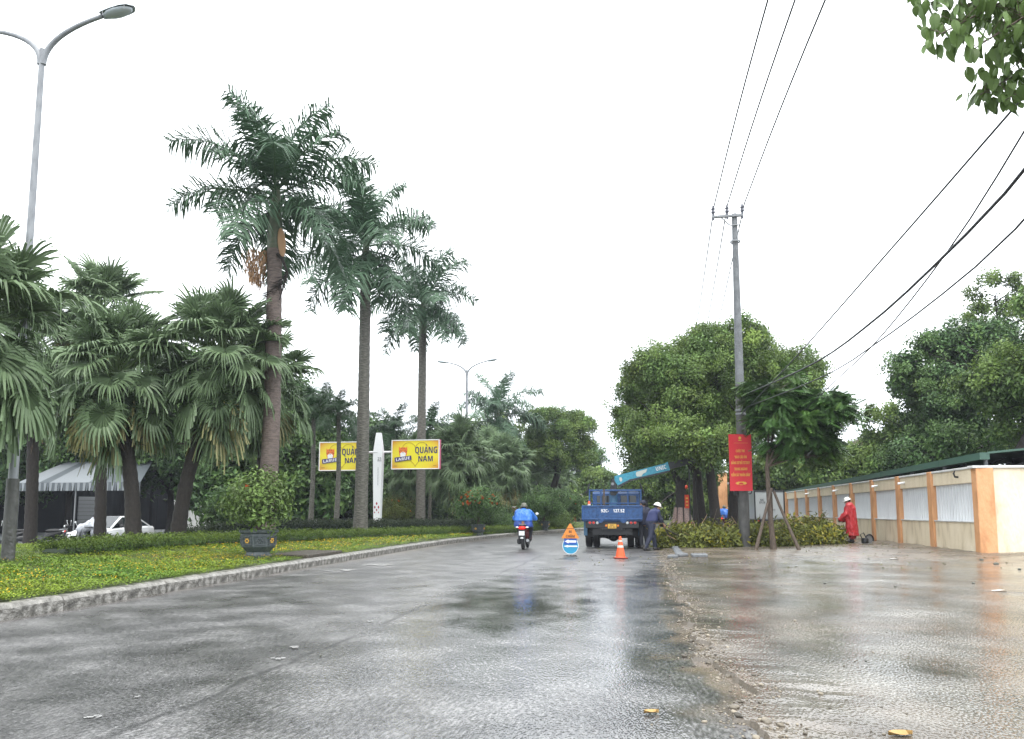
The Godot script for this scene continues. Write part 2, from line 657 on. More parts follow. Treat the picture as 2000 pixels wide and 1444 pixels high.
func wet_material(key: String, wet: Image, mud: Image, dark: Image, w: int, h: int, wx: float, ws: float, tone: Array, grain_amount: int, ripple_amount: int, bump: float, rough_dry: float, rough_wet: float, sd: int) -> StandardMaterial3D:
	# wet: how deep the film of water is (0 dry and grainy, 255 a pool); mud: how much silt
	var m := StandardMaterial3D.new()
	m.resource_name = key
	var big: Image = wet.duplicate()
	big.resize(w, h, Image.INTERPOLATE_CUBIC)
	var wb := big.get_data()
	var grain := noise_bytes(w, h, w, h, 0.48, 2, sd)
	var ripple := noise_bytes(w, h, w, int(w * ws / wx * 0.55), 0.13, 2, sd + 1)
	var hgt := PackedByteArray()
	hgt.resize(w * h)
	for k in w * h:
		var q := wb[k]
		hgt[k] = clampi(128 + (((grain[k] - 128) * (255 - q) * grain_amount + (ripple[k] - 128) * q * ripple_amount) >> 15), 0, 255)
	var him := from_bytes(w, h, hgt)
	him.convert(Image.FORMAT_RGBA8)
	him.bump_map_to_normal_map(bump)
	m.normal_enabled = true
	m.normal_texture = ImageTexture.create_from_image(him)
	# colour
	var cw := 1024
	var ch := 1024
	var wc: Image = wet.duplicate()
	wc.resize(cw, ch, Image.INTERPOLATE_CUBIC)
	var wcb := wc.get_data()
	var mc: Image = mud.duplicate()
	mc.resize(cw, ch, Image.INTERPOLATE_CUBIC)
	var mcb := mc.get_data()
	var dc: Image = dark.duplicate()
	dc.resize(cw, ch, Image.INTERPOLATE_CUBIC)
	var dcb := dc.get_data()
	var g1 := noise_bytes(cw, ch, cw, ch, 0.35, 1, sd + 2)
	var g2 := noise_bytes(cw, ch, 256, int(256.0 * ws / wx), 0.045, 4, sd + 3)
	var d := PackedByteArray()
	d.resize(cw * ch * 3)
	var rg := PackedByteArray()
	rg.resize(cw * ch)
	var lo: Color = tone[0]
	var hi: Color = tone[1]
	var silt: Color = tone[2]
	for k in cw * ch:
		var t := clampf((g1[k] * 0.55 + g2[k] * 0.55 - 25.0) / 255.0, 0.0, 1.0)
		var q := mcb[k] / 255.0
		var x := lo.lerp(hi, t * t).lerp(silt.lerp(hi, t * 0.3), q)
		x = (x * (1.0 - 0.85 * dcb[k] / 255.0)).linear_to_srgb()
		d[k * 3] = x.r8
		d[k * 3 + 1] = x.g8
		d[k * 3 + 2] = x.b8
		var wv := wcb[k] / 255.0
		rg[k] = int(255.0 * clampf(lerpf(rough_dry, rough_wet, wv) + (g2[k] - 128) * 0.0006, 0.03, 0.9))
	m.albedo_texture = ImageTexture.create_from_image(Image.create_from_data(cw, ch, false, Image.FORMAT_RGB8, d))
	m.roughness = 1.0
	m.roughness_texture = ImageTexture.create_from_image(from_bytes(cw, ch, rg))
	# stone grain finer than the map
	m.detail_enabled = true
	m.detail_blend_mode = BaseMaterial3D.BLEND_MODE_MUL
	m.detail_uv_layer = BaseMaterial3D.DETAIL_UV_2
	m.detail_albedo = ntex(0.16, 2, sd + 9, [Color(0.22, 0.22, 0.23), Color(0.6, 0.6, 0.6), Color(0.85, 0.84, 0.83), Color(1, 1, 1)], 1024)
	m.uv2_triplanar = true
	m.uv2_world_triplanar = true
	m.uv2_scale = Vector3.ONE / 3.1
	M[key] = m
	return m


func ground():
	var big := MB.new()
	big.poly([Vector3(-420, -0.55, 60), Vector3(420, -0.55, 60), Vector3(420, -0.55, -620), Vector3(-420, -0.55, -620)], Vector3.UP)
	struct(big, "ground", M.plain_soil)

	# --- how wet and muddy the road is, on a coarse map
	var n := 256
	var wet := PackedByteArray()
	wet.resize(n * n)
	var mud := PackedByteArray()
	mud.resize(n * n)
	var dark := PackedByteArray()
	dark.resize(n * n)
	for r in n:
		var s := 2.0 + 40.0 * (r + 0.5) / n
		var e := edge_x(s) - bend(s)
		for k in n:
			var x := -9.5 + 11.0 * (k + 0.5) / n
			var z := soft.get_noise_2d(x * 0.55, s * 0.35) * 0.5 + soft.get_noise_2d(x * 1.6, s * 0.8 + 40) * 0.3
			var w := 0.20 + 0.42 * smoothstep(-3.6, -2.2, x) + 0.45 * z
			w += 0.45 * smoothstep(-1.0, 0.0, x - e) * (1.0 - smoothstep(12.0, 26.0, s) * 0.6)
			w += 0.25 * smoothstep(-7.2, -7.7, x)
			w += 0.35 * exp(-pow((x + 1.9) / 1.3, 2.0) - pow((s - 10.5) / 3.2, 2.0))
			w -= 0.42 * smoothstep(13.0, 20.0, s)
			var seam := exp(-pow((x + 3.05 + 0.10 * soft.get_noise_2d(s * 0.8, 3.0)) / 0.035, 2.0)) * smoothstep(0.15, 0.4, soft.get_noise_2d(s * 0.35, 77.0) + 0.45)
			var crack := exp(-pow((s - 17.0 - 0.3 * soft.get_noise_2d(x * 0.6, 8.0)) / 0.12, 2.0)) * smoothstep(-3.0, -2.6, x)
			w -= 0.3 * maxf(seam, crack)
			var patch := smoothstep(0.28, 0.34, soft.get_noise_2d(x * 0.30 + 11.0, s * 0.16 + 5.0))
			var track := 0.25 * exp(-pow((x + 1.9) / 0.35, 2.0)) + 0.25 * exp(-pow((x + 0.5) / 0.3, 2.0)) + 0.2 * exp(-pow((x + 5.6) / 0.4, 2.0))
			dark[r * n + k] = int(255 * clampf(maxf(maxf(seam, crack) * 0.95, maxf(0.35 * patch, track * (0.6 + z))), 0.0, 1.0))
			wet[r * n + k] = int(255 * clampf(w, 0.05, 1.0))
			var q := smoothstep(-0.34, -0.05, x - e + 0.3 * soft.get_noise_2d(x * 3.0, s * 2.0)) * smoothstep(4.6, 6.0, s) * 0.9
			q = maxf(q, 0.35 * smoothstep(-7.3, -7.8, x))
			mud[r * n + k] = int(255 * clampf(q, 0.0, 1.0))
	var road_m := wet_material("wet_asphalt", from_bytes(n, n, wet), from_bytes(n, n, mud), from_bytes(n, n, dark), 1536, 2048, 11.0, 40.0, [Color(0.045, 0.045, 0.048), Color(0.46, 0.455, 0.455), Color(0.24, 0.19, 0.14)], 260, 26, 0.62, 0.40, 0.08, 200)
	road_m.specular_mode = BaseMaterial3D.SPECULAR_SCHLICK_GGX
	var ss := steps(-4.0, 40.0, 88) + steps(41.5, 150.0, 60)
	var road := sheet(steps(0, 1, 44), ss, func(u, s): return lerpf(kerb_x(s) - 0.03, 1.6 + bend(s), u), func(x, s): return 0.006 * soft.get_noise_2d(x * 0.35, s * 0.22), func(x, s): return Vector2((x - bend(s) + 9.5) / 11.0, (s - 2.0) / 40.0))
	struct(road, "road", road_m)

	# --- the concrete apron and pavement on the right
	for r in n:
		var s := 1.0 + 30.0 * (r + 0.5) / n
		var e := edge_x(s) - bend(s)
		for k in n:
			var x := 0.2 + 16.0 * (k + 0.5) / n
			var z := soft.get_noise_2d(x * 0.45 + 30, s * 0.35) * 0.6 + soft.get_noise_2d(x * 1.3, s * 1.1 + 90) * 0.35
			var far_point := Vector2(x - 11.0, s - 24.0).length()
			var arcs := soft.get_noise_2d(far_point * 2.1, atan2(x - 11.0, s - 24.0) * 1.2)
			var w := 0.52 + 0.65 * z + 0.16 * arcs
			dark[r * n + k] = int(255 * clampf(0.15 + 0.8 * soft.get_noise_2d(x * 0.8 + 200, s * 0.7) - 0.3 * arcs, 0.0, 0.5))
			w *= 1.0 - 0.8 * smoothstep(20.0, 23.0, s)
			wet[r * n + k] = int(255 * clampf(w, 0.04, 1.0))
			var q := 0.28 + 0.9 * soft.get_noise_2d(x * 0.6 + 60, s * 0.45) - 0.45 * arcs
			q += 0.5 * exp(-pow((x - e) / 0.18, 2.0))
			q += 0.9 * smoothstep(20.5, 23.0, s) + 0.7 * smoothstep(7.2, 9.0, x) * smoothstep(14.0, 19.0, s)
			mud[r * n + k] = int(255 * clampf(q, 0.0, 0.95))
	var apron_m := wet_material("wet_concrete", from_bytes(n, n, wet), from_bytes(n, n, mud), from_bytes(n, n, dark), 1536, 1536, 16.0, 30.0, [Color(0.13, 0.122, 0.106), Color(0.47, 0.45, 0.40), Color(0.21, 0.165, 0.125)], 260, 22, 0.55, 0.32, 0.05, 300)
	var rows := steps(-4.0, 2.9, 10) + steps(3.0, 9.0, 150) + steps(9.06, 26.0, 170) + steps(26.5, 60.0, 60) + steps(62.0, 150.0, 30)
	var cols := steps(0.0, 0.03, 3) + steps(0.045, 0.5, 30) + steps(0.55, 1.0, 8)
	var apron := sheet(cols, rows, func(u, s): return edge_x(s) + u * 24.0 , func(x, s): return apron_y(x, s) + (0.014 * soft.get_noise_2d(x * 4.0, s * 4.0) if x - edge_x(s) < 0.5 else 0.0), func(x, s): return Vector2((x - bend(s) - 0.2) / 16.0, (s - 1.0) / 30.0))
	# the broken edge has a thickness
	var w := cols.size()
	for r in rows.size() - 1:
		var a := apron.v[r * w]
		var c := apron.v[(r + 1) * w]
		apron.poly([a, c, Vector3(c.x - 0.03, -0.03, c.z), Vector3(a.x - 0.03, -0.03, a.z)], Vector3.LEFT)
	struct(apron, "pavement", apron_m)

	# grit and broken bits along the edge
	var bits := []
	for q in 2:
		var g := MB.new()
		g.ball(Vector3.ZERO, Vector3(1.0, 0.5, 0.8), 6, 4)
		for e in g.v.size():
			g.v[e] *= 1.0 + 0.3 * soft.get_noise_3d(g.v[e].x * 2.0 + q * 7.0, g.v[e].y * 2.0, g.v[e].z * 2.0)
		bits.append(g.mesh())
	for q in 2:
		var places := []
		var tints := []
		for k in 1050:
			var s := 3.6 + 19.0 * pow(rr(0, 1), 1.6)
			var off := rng.randfn(0.02, 0.11)
			if rng.randf() < 0.12:
				off = rr(-0.8, 3.0)
			var x := edge_x(s) + off
			var y := apron_y(x, s) if off > 0.0 else 0.002
			var r := rr(0.004, 0.014) if rng.randf() < 0.93 else rr(0.014, 0.032)
			places.append(Transform3D(aim(Vector3(rr(-0.4, 0.4), 1, rr(-0.4, 0.4)), rr(0, TAU)).scaled(Vector3.ONE * r), Vector3(x, y + r * 0.2, -s)))
			tints.append(Color(1, 0.95, 0.85) * rr(0.25, 1.3))
		var o := scatter("gravel", bits[q], M.grit, places, tints)
		tag(o, "loose grit and crumbs along the broken concrete edge", "gravel", "grit along the broken edge")

	# --- the planted median and the carriageway beyond it
	var lawn := sheet(steps(0, 1, 36), steps(-3.0, 60.0, 70) + steps(62.0, 150.0, 40), func(u, s): return kerb_x(s) - 0.2 - 10.6 * u, func(x, s): return lawn_y(x, s) + 0.02 * soft.get_noise_2d(x, s), func(x, s): return Vector2(x, s))
	struct(lawn, "median_ground", M.lawn_soil)
	var far := sheet(steps(0, 1, 6), steps(-3.0, 150.0, 50), func(u, s): return kerb_x(s) - 10.7 - 16.0 * u, func(_x, _s): return -0.36, func(x, s): return Vector2(x, s))
	struct(far, "far_carriageway", M.far_road)
	var walk := sheet(steps(0, 1, 4), steps(-3.0, 150.0, 50), func(u, s): return kerb_x(s) - 26.7 - 12.0 * u, func(_x, _s): return -0.22, func(x, s): return Vector2(x, s))
	struct(walk, "far_pavement", M.grey_concrete)
	var pad := MB.new()
	for k in 2:
		pad.box(Vector3(kerb_x(18) - 0.76 - 0.02 * k, lawn_y(-8.6, 18) + 0.02, -17.9 - 1.1 * k), Vector3(1.05, 0.10, 1.08), Transform3D.IDENTITY, 0.012)
	struct(pad, "drain_slab", M.plain_soil)

	# --- kerb stones
	var kerb := Node3D.new()
	kerb.name = "kerb"
	kerb.set_meta("kind", "structure")
	add_child(kerb)
	var s0 := 3.0
	var j := 0
	while s0 < 78.0:
		var ln := rr(1.7, 2.3)
		kerb_stone(kerb, s0, s0 + ln - 0.014, func(s): return kerb_x(s), -1.0, 0.185 + rr(-0.006, 0.006), 0.23, M.kerb_concrete)
		s0 += ln
		j += 1
	var kr := Node3D.new()
	kr.name = "pavement_kerb"
	kr.set_meta("kind", "structure")
	add_child(kr)
	s0 = 22.4
	while s0 < 62.0:
		var ln := rr(0.95, 1.05)
		kerb_stone(kr, s0, s0 + ln - 0.02, func(s): return 0.86 + bend(s), 1.0, 0.15 + rr(-0.02, 0.008), 0.20, M.grey_concrete)
		s0 += ln
	# the first stones have broken away
	for q in [[0.98, 21.9, 0.5, 0.3], [1.45, 21.7, 0.2, 0.42], [0.72, 21.3, -0.4, 0.22]]:
		var p := MB.new()
		p.box(Vector3.ZERO, Vector3(q[3], 0.09, 0.26), Transform3D(Basis(Vector3.UP, q[2]).rotated(Vector3.RIGHT, 0.08), Vector3.ZERO), 0.02)
		var o := put(p, "broken_kerb_piece", M.grey_concrete, kr)
		o.position = Vector3(q[0], apron_y(q[0], q[1]) + 0.045, -q[1])

	lawn_plants()


func kerb_stone(parent: Node, s0: float, s1: float, xf: Callable, side: float, h: float, wd: float, m: Material):
	var b := MB.new()
	var prof := [Vector2(0.0, -0.08), Vector2(0.0, h - 0.05), Vector2(0.04, h - 0.006), Vector2(0.09, h), Vector2(wd, h), Vector2(wd, -0.08)]
	var rings := []
	var segs := 7
	for k in segs + 1:
		var s := lerpf(s0, s1, float(k) / segs)
		var x: float = xf.call(s)
		var ring := []
		for p in prof:
			var chip: float = 0.012 * soft.get_noise_3d(s * 5.0, p.x * 30.0, p.y * 20.0) + 0.02 * maxf(0.0, soft.get_noise_2d(s * 9.0, p.y * 9.0) - 0.25)
			ring.append(Vector3(x + side * (p.x + chip), p.y - (chip if p.y > 0.1 else 0.0), -s))
		rings.append(ring)
	for k in segs:
		for e in prof.size() - 1:
			var mid: Vector2 = (prof[e] + prof[e + 1]) * 0.5
			var t: Vector2 = prof[e + 1] - prof[e]
			b.poly([rings[k][e], rings[k + 1][e], rings[k + 1][e + 1], rings[k][e + 1]], Vector3(-t.y * side, t.x, 0))
			mid = mid
	for e in [0, segs]:
		b.poly(rings[e], Vector3(0, 0, 1 if e == 0 else -1))
	put(b, "kerb_stone", m, parent)


func lawn_plants():
	# perennial peanut: low clumps of small leaves and yellow flowers
	var clumps := []
	for q in 3:
		var b := MB.new()
		b.tinted = true
		for k in 26:
			var a := rr(0, TAU)
			var d := sqrt(rr(0, 1)) * 0.16
			var p := Vector3(cos(a) * d, rr(0.02, 0.085), sin(a) * d)
			var dir := Vector3(cos(a + rr(-1, 1)), rr(-0.1, 0.6), sin(a + rr(-1, 1))).normalized()
			var side := dir.cross(Vector3.UP).normalized()
			var l := rr(0.030, 0.052)
			b.tint(Color(1, 1, 1) * rr(0.7, 1.25))
			var up := side.cross(dir)
			b.poly([p, p + dir * l * 0.5 + side * l * 0.36, p + dir * l, p + dir * l * 0.5 - side * l * 0.36], up if up.y > 0 else -up)
		clumps.append(b.mesh())
	for q in 3:
		var places := []
		var tints := []
		var s := 6.0
		while s < 62.0:
			var step := 0.095 if s < 14 else 0.14 if s < 24 else 0.22 if s < 36 else 0.34
			var x := kerb_x(s) - 0.26
			while x > kerb_x(s) - 9.6:
				var px := x + rr(-0.09, 0.09)
				var ps := s + rr(-0.09, 0.09)
				var bare := px > kerb_x(ps) - 1.35 and ps > 17.2 and ps < 19.7
				if not bare and rng.randi() % 3 == q:
					var sc := rr(0.65, 1.1) * (1.0 if s < 24 else 1.5) * (0.8 + 0.5 * maxf(0.0, soft.get_noise_2d(px * 0.8, ps * 0.8)))
					places.append(Transform3D(Basis(Vector3.UP, rr(0, TAU)).scaled(Vector3(sc, sc * 1.1, sc)), Vector3(px, lawn_y(px, ps) + 0.01, -ps)))
					var yel := 0.5 + 0.9 * soft.get_noise_2d(px * 0.35 + 20, ps * 0.35)
					tints.append(Color(0.75 + 0.55 * yel, 0.9 + 0.2 * yel, 0.8) * rr(0.8, 1.2))
				x -= step
			s += step
		var o := scatter("ground_cover", clumps[q], M.lawn_leaf, places, tints)
		tag(o, "low bright green ground cover carpeting the median behind the kerb", "ground cover", "ground cover of the median")
	var fl := MB.new()
	for k in 5:
		var a := TAU * k / 5
		fl.poly([Vector3.ZERO, Vector3(cos(a), 0.25, sin(a)) * 0.5, Vector3(cos(a + 0.6), 0.45, sin(a + 0.6)), Vector3(cos(a + 1.2), 0.25, sin(a + 1.2)) * 0.5], Vector3.UP)
	var places := []
	var tints := []
	while places.size() < 4200:
		var s := 7.0 + 36.0 * pow(rr(0, 1), 1.3)
		var x := kerb_x(s) - 0.35 - rr(0, 5.0)
		var band := 1.0 - absf((kerb_x(s) - x) - 1.6) / 2.4
		if soft.get_noise_2d(x * 0.5 + 7, s * 0.4) + band * 0.75 + rr(-0.35, 0.35) < 0.42 or (x > kerb_x(s) - 1.35 and s > 17.2 and s < 19.7):
			continue
		var sc := rr(0.007, 0.013) * (1.0 if s < 18 else 1.5)
		places.append(Transform3D(aim(Vector3(rr(-0.5, 0.5), 1, rr(0, 0.8))).scaled(Vector3.ONE * sc), Vector3(x, lawn_y(x, s) + rr(0.07, 0.125), -s)))
		tints.append(Color(1, rr(0.75, 1.1), 1))
	tag(scatter("yellow_flowers", fl.mesh(), M.petal, places, tints), "tiny yellow flowers scattered through the ground cover", "flowers")


# ------------------------------------------------------------------ walls and buildings

func structures():
	wall_and_canopy()
	left_buildings()
	right_buildings()


func wall_and_canopy():
	var wx := 9.0
	var wall = thing("perimeter_wall", "long cream wall with orange piers and white corrugated panels", "wall", Vector3(wx, 0, -23.0))
	var bays := 9
	var pitch := 3.16
	for k in bays + 1:
		var z := -k * pitch
		var near := k == 0
		var w := 0.6 if near else 0.34
		var y0 := apron_y(wx, 23.0 - z) - 0.25
		var b := MB.new()
		if near:
			b.box(Vector3(0.20, (y0 + 2.5) * 0.5, 0.12), Vector3(0.44, 2.5 - y0, 0.34), Transform3D.IDENTITY, 0.015)
		else:
			b.box(Vector3(0.11, (y0 + 2.56) * 0.5, z), Vector3(0.34, 2.56 - y0, w), Transform3D.IDENTITY, 0.012)
		put(b, "pier", M.orange_plaster, wall)
		if k == bays:
			break
		var za := z - 0.17 if not near else z - 0.05
		var zb := z - pitch + 0.17
		var mid := (za + zb) * 0.5
		var ln := za - zb
		var low := MB.new()
		var y1 := apron_y(wx, 23.0 - mid) - 0.3
		low.box(Vector3(0.12, (y1 + 1.0) * 0.5, mid), Vector3(0.22, 1.0 - y1, ln), Transform3D.IDENTITY, 0.008)
		put(low, "lower_wall", M.cream_plaster, wall)
		var sill := MB.new()
		sill.box(Vector3(0.11, 1.018, mid), Vector3(0.28, 0.034, ln - 0.006), Transform3D.IDENTITY, 0.006)
		put(sill, "sill", M.white_plaster, wall)
		var beam := MB.new()
		beam.box(Vector3(0.12, 2.305, mid), Vector3(0.225, 0.39, ln), Transform3D.IDENTITY, 0.008)
		put(beam, "beam", M.cream_plaster, wall)
		var cope := MB.new()
		cope.box(Vector3(0.12, 2.53, mid), Vector3(0.30, 0.06, ln), Transform3D.IDENTITY, 0.008)
		put(cope, "coping", M.white_plaster, wall)
		# corrugated sheet
		var sh := MB.new()
		var ribs := 14
		var step := ln / ribs
		for r in ribs:
			var z0 := za - r * step
			var pts := [Vector2(0.0, 0.0), Vector2(step * 0.55, 0.0), Vector2(step * 0.66, -0.075), Vector2(step * 0.84, -0.075), Vector2(step, 0.0)]
			for e in 4:
				var p: Vector2 = pts[e]
				var q: Vector2 = pts[e + 1]
				sh.poly([Vector3(0.15 + p.y, 1.036, z0 - p.x), Vector3(0.15 + q.y, 1.036, z0 - q.x), Vector3(0.15 + q.y, 2.11, z0 - q.x), Vector3(0.15 + p.y, 2.11, z0 - p.x)], Vector3(-1, 0, (q.y - p.y) * -8.0))
		put(sh, "metal_panel", M.sheet_metal, wall)
		if k in [1, 2, 4, 6]:
			var pipe := MB.new()
			pipe.tube([Vector3(0.1, 2.33, zb + 0.5), Vector3(-0.22, 2.28, zb + 0.5)], [0.04, 0.04], 8)
			put(pipe, "drain_spout", M.white_paint, wall)
	var plain := MB.new()
	var px0 := 0.42
	plain.box(Vector3(px0 + 5.0, 1.1, 0.14), Vector3(10.0, 2.8, 0.22), Transform3D(Basis(Vector3.UP, 0.06), Vector3.ZERO), 0.01)
	put(plain, "plain_wall", M.cream_plaster, wall)
	var cp := MB.new()
	cp.box(Vector3(px0 + 4.76, 2.53, 0.14), Vector3(10.6, 0.07, 0.34), Transform3D(Basis(Vector3.UP, 0.06), Vector3.ZERO), 0.01)
	put(cp, "coping", M.white_plaster, wall)

	var can = thing("parking_canopy", "long green roofed shelter showing above the cream wall", "shelter", Vector3(wx, 0, -23.5))
	var segs := 10
	for k in segs:
		var z0 := -k * 3.1
		var z1 := -(k + 1) * 3.1 + 0.02
		var ya := 2.98 - 0.26 * k / segs
		var yb := 2.98 - 0.26 * (k + 1) / segs
		var g := MB.new()
		var o := 0.42
		g.poly([Vector3(o, ya, z0), Vector3(o, yb, z1), Vector3(o, yb - 0.20, z1), Vector3(o, ya - 0.20, z0)], Vector3.LEFT)
		g.poly([Vector3(o, ya, z0), Vector3(o, yb, z1), Vector3(o + 0.26, yb, z1), Vector3(o + 0.26, ya, z0)], Vector3.UP)
		g.poly([Vector3(o, ya - 0.2, z0), Vector3(o, yb - 0.2, z1), Vector3(o + 0.26, yb - 0.2, z1), Vector3(o + 0.26, ya - 0.2, z0)], Vector3.DOWN)
		g.poly([Vector3(o, ya, z0), Vector3(o + 0.26, ya, z0), Vector3(o + 0.26, ya - 0.2, z0), Vector3(o, ya - 0.2, z0)], Vector3.BACK)
		put(g, "gutter", M.green_roof, can)
		var rf := MB.new()
		rf.poly([Vector3(o + 0.2, ya + 0.02, z0), Vector3(o + 0.2, yb + 0.02, z1), Vector3(o + 6.5, yb + 0.62, z1), Vector3(o + 6.5, ya + 0.62, z0)], Vector3.UP)
		rf.poly([Vector3(o + 0.2, ya - 0.01, z0), Vector3(o + 0.2, yb - 0.01, z1), Vector3(o + 6.5, yb + 0.59, z1), Vector3(o + 6.5, ya + 0.59, z0)], Vector3.DOWN)
		if k == 0:
			rf.poly([Vector3(o + 0.2, ya + 0.02, z0 + 0.01), Vector3(o + 6.5, ya + 0.62, z0 + 0.01), Vector3(o + 6.5, ya + 0.56, z0 + 0.01), Vector3(o + 0.2, ya - 0.04, z0 + 0.01)], Vector3.BACK)
		put(rf, "roof_sheet", M.green_roof, can)
		var post := MB.new()
		post.tube([Vector3(o + 0.35, 0, z0 - 0.5), Vector3(o + 0.35, ya - 0.1, z0 - 0.5)], [0.06, 0.06], 8)
		put(post, "post", M.grey_steel, can)
		var br := MB.new()
		br.tube([Vector3(o + 0.35, ya - 0.7, z0 - 0.5), Vector3(o + 2.2, ya + 0.1, z0 - 0.5)], [0.03, 0.03], 6)
		put(br, "brace", M.dark_steel, can)
	var back := MB.new()
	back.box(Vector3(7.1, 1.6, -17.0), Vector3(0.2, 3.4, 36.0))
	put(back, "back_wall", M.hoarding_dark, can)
	# bent loop left standing out of the beam
	var hook = thing("black_pipe_bracket", "small black pipe bracket on the wall beam left of the wide orange corner pier", "bracket", Vector3(8.98, 2.35, -24.0))
	var hb := MB.new()
	hb.tube([Vector3(0.1, -0.05, 0), Vector3(-0.06, -0.04, 0), Vector3(-0.09, 0.06, 0), Vector3(-0.05, 0.14, 0)], [0.025, 0.03, 0.03, 0.01], 6)
	put(hb, "pipe", M.dark_steel, hook)


func window_in(parent: Node, c: Vector3, w: float, h: float, facing: Vector3, called := "window"):
	# an opening with frame and pane set on a wall that looks towards facing
	var x := facing.cross(Vector3.UP).normalized()
	var bs := Basis(x, Vector3.UP, facing)
	var f := MB.new()
	for s: float in [-1.0, 1.0]:
		f.box(Vector3(s * (w * 0.5 - 0.04), 0, 0.03), Vector3(0.08, h, 0.1))
		f.box(Vector3(0, s * (h * 0.5 - 0.04), 0.03), Vector3(w - 0.17, 0.08, 0.1))
	f.box(Vector3(0, 0, 0.02), Vector3(0.05, h - 0.17, 0.06))
	var o := put(f, called, M.grey_steel, parent)
	o.transform = Transform3D(bs, c)
	var p := MB.new()
	p.box(Vector3(0, 0, 0.012), Vector3(w - 0.1, h - 0.1, 0.02))
	put(p, "pane", M.dark_glass, o)


func left_buildings():
	# the shop row beyond the far carriageway
	for q in [[30.0, 47.0, 7.2, "dark two storey shop house standing left of the striped awning"], [47.3, 62.0, 8.2, "dark shop house with shuttered front behind the awning and white car"], [62.4, 92.0, 6.6, "long dark low shop block seen between the fan palm trunks"]]:
		var ln: float = q[1] - q[0]
		var o = thing("shop_house", q[3], "shop", Vector3(-44, -0.3, -(q[0] + q[1]) * 0.5), 0.0, "shop houses beyond the far carriageway")
		var wl := MB.new()
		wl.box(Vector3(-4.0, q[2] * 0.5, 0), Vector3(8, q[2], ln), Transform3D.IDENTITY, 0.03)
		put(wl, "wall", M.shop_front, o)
		var rf := MB.new()
		rf.box(Vector3(-3.9, q[2] + 0.16, 0), Vector3(8.8, 0.25, ln - 0.05), Transform3D.IDENTITY, 0.04)
		put(rf, "roof", M.tile_roof, o)
		var n := int(ln / 4.2)
		for k in n:
			var z := -ln * 0.5 + (k + 0.5) * ln / n
			var sh := MB.new()
			for j in 9:
				sh.box(Vector3(0.03, 0.25 + j * 0.3, z), Vector3(0.05, 0.28, 3.0), Transform3D.IDENTITY, 0.012)
			put(sh, "shutter", M.hoarding_dark if k % 2 == 0 else M.grey_steel, o)
			window_in(o, Vector3(0.0, 4.9, z), 2.0, 1.4, Vector3.RIGHT)
	# awning
	var aw = thing("striped_awning", "white and grey striped awning before the dark shop left of the leaning palm", "awning", Vector3(-32.0, -0.3, -40.5))
	var z0 := 2.4
	var xs := -3.6
	var xe := 4.3
	var top := MB.new()
	var topg := MB.new()
	var n := 22
	for k in n:
		var a := lerpf(xs, xe, float(k) / n)
		var c := lerpf(xs, xe, float(k + 1) / n)
		var tx := func(v): return lerpf(xs - 0.6, xe - 2.4, (v - xs) / (xe - xs))
		var b: MB = top if k < 13 and k != 4 and k != 5 else topg
		b.poly([Vector3(a, 3.25, z0), Vector3(c, 3.25, z0), Vector3(tx.call(c), 4.75, -2.0), Vector3(tx.call(a), 4.75, -2.0)], Vector3(0, 1, 0.6))
		b.poly([Vector3(a, 3.21, z0), Vector3(c, 3.21, z0), Vector3(tx.call(c), 4.71, -2.0), Vector3(tx.call(a), 4.71, -2.0)], Vector3(0, -1, -0.6))
	put(top, "pale_canvas", M.awning_white, aw)
	put(topg, "grey_canvas", M.awning_grey, aw)
	var val := MB.new()
	var val2 := MB.new()
	for k in 44:
		var a := lerpf(xs, xe, k / 44.0)
		var c := lerpf(xs, xe, (k + 1) / 44.0)
		var b: MB = val if k % 2 == 0 else val2
		var dz := 0.03 * sin(k * 1.3)
		b.poly([Vector3(a, 3.24, z0 + 0.01), Vector3(c, 3.24, z0 + 0.01), Vector3(c - 0.02, 2.78, z0 + 0.03 + dz), Vector3(a + 0.02, 2.78, z0 + 0.03 - dz)], Vector3.BACK)
	put(val, "valance_stripes", M.awning_white, aw)
	put(val2, "valance_stripes", M.awning_grey, aw)
	var side := MB.new()
	for k in 12:
		var t0 := k / 12.0
		var t1 := (k + 0.6) / 12.0
		side.poly([Vector3(xs - 0.02 - 0.6 * t0, 3.2 + 1.5 * t0, lerpf(z0, -2, t0)), Vector3(xs - 0.02 - 0.6 * t1, 3.2 + 1.5 * t1, lerpf(z0, -2, t1)), Vector3(xs - 0.04 - 0.6 * t1, 2.8 + 1.5 * t1, lerpf(z0, -2, t1)), Vector3(xs - 0.04 - 0.6 * t0, 2.8 + 1.5 * t0, lerpf(z0, -2, t0))], Vector3.LEFT)
	put(side, "side_stripes", M.awning_white, aw)
	for x in [xs + 0.1, 0.2, xe - 0.1]:
		var p := MB.new()
		p.tube([Vector3(x, 0, z0 - 0.1), Vector3(x, 3.22, z0 - 0.1)], [0.045, 0.045], 8)
		put(p, "post", M.grey_steel, aw)
	# tall house with a metal roof on posts
	var hp := at(566, 780, 58)
	var h = thing("roof_terrace_house", "tall pale house with a dark metal roof on posts over its terrace", "house", Vector3(hp.x, -0.3, -62))
	var wl := MB.new()
	wl.box(Vector3(-5.2, 5.2, 0), Vector3(10, 10.4, 9), Transform3D.IDENTITY, 0.03)
	put(wl, "wall", M.white_plaster, h)
	var slab := MB.new()
	slab.box(Vector3(-4.6, 10.6, 0.3), Vector3(11.4, 0.5, 10), Transform3D.IDENTITY, 0.05)
	put(slab, "terrace_slab", M.white_plaster, h)
	var col := MB.new()
	col.box(Vector3(-0.6, 5.6, 4.75), Vector3(0.9, 9.6, 0.5), Transform3D.IDENTITY, 0.03)
	put(col, "column", M.white_plaster, h)
	var rf := MB.new()
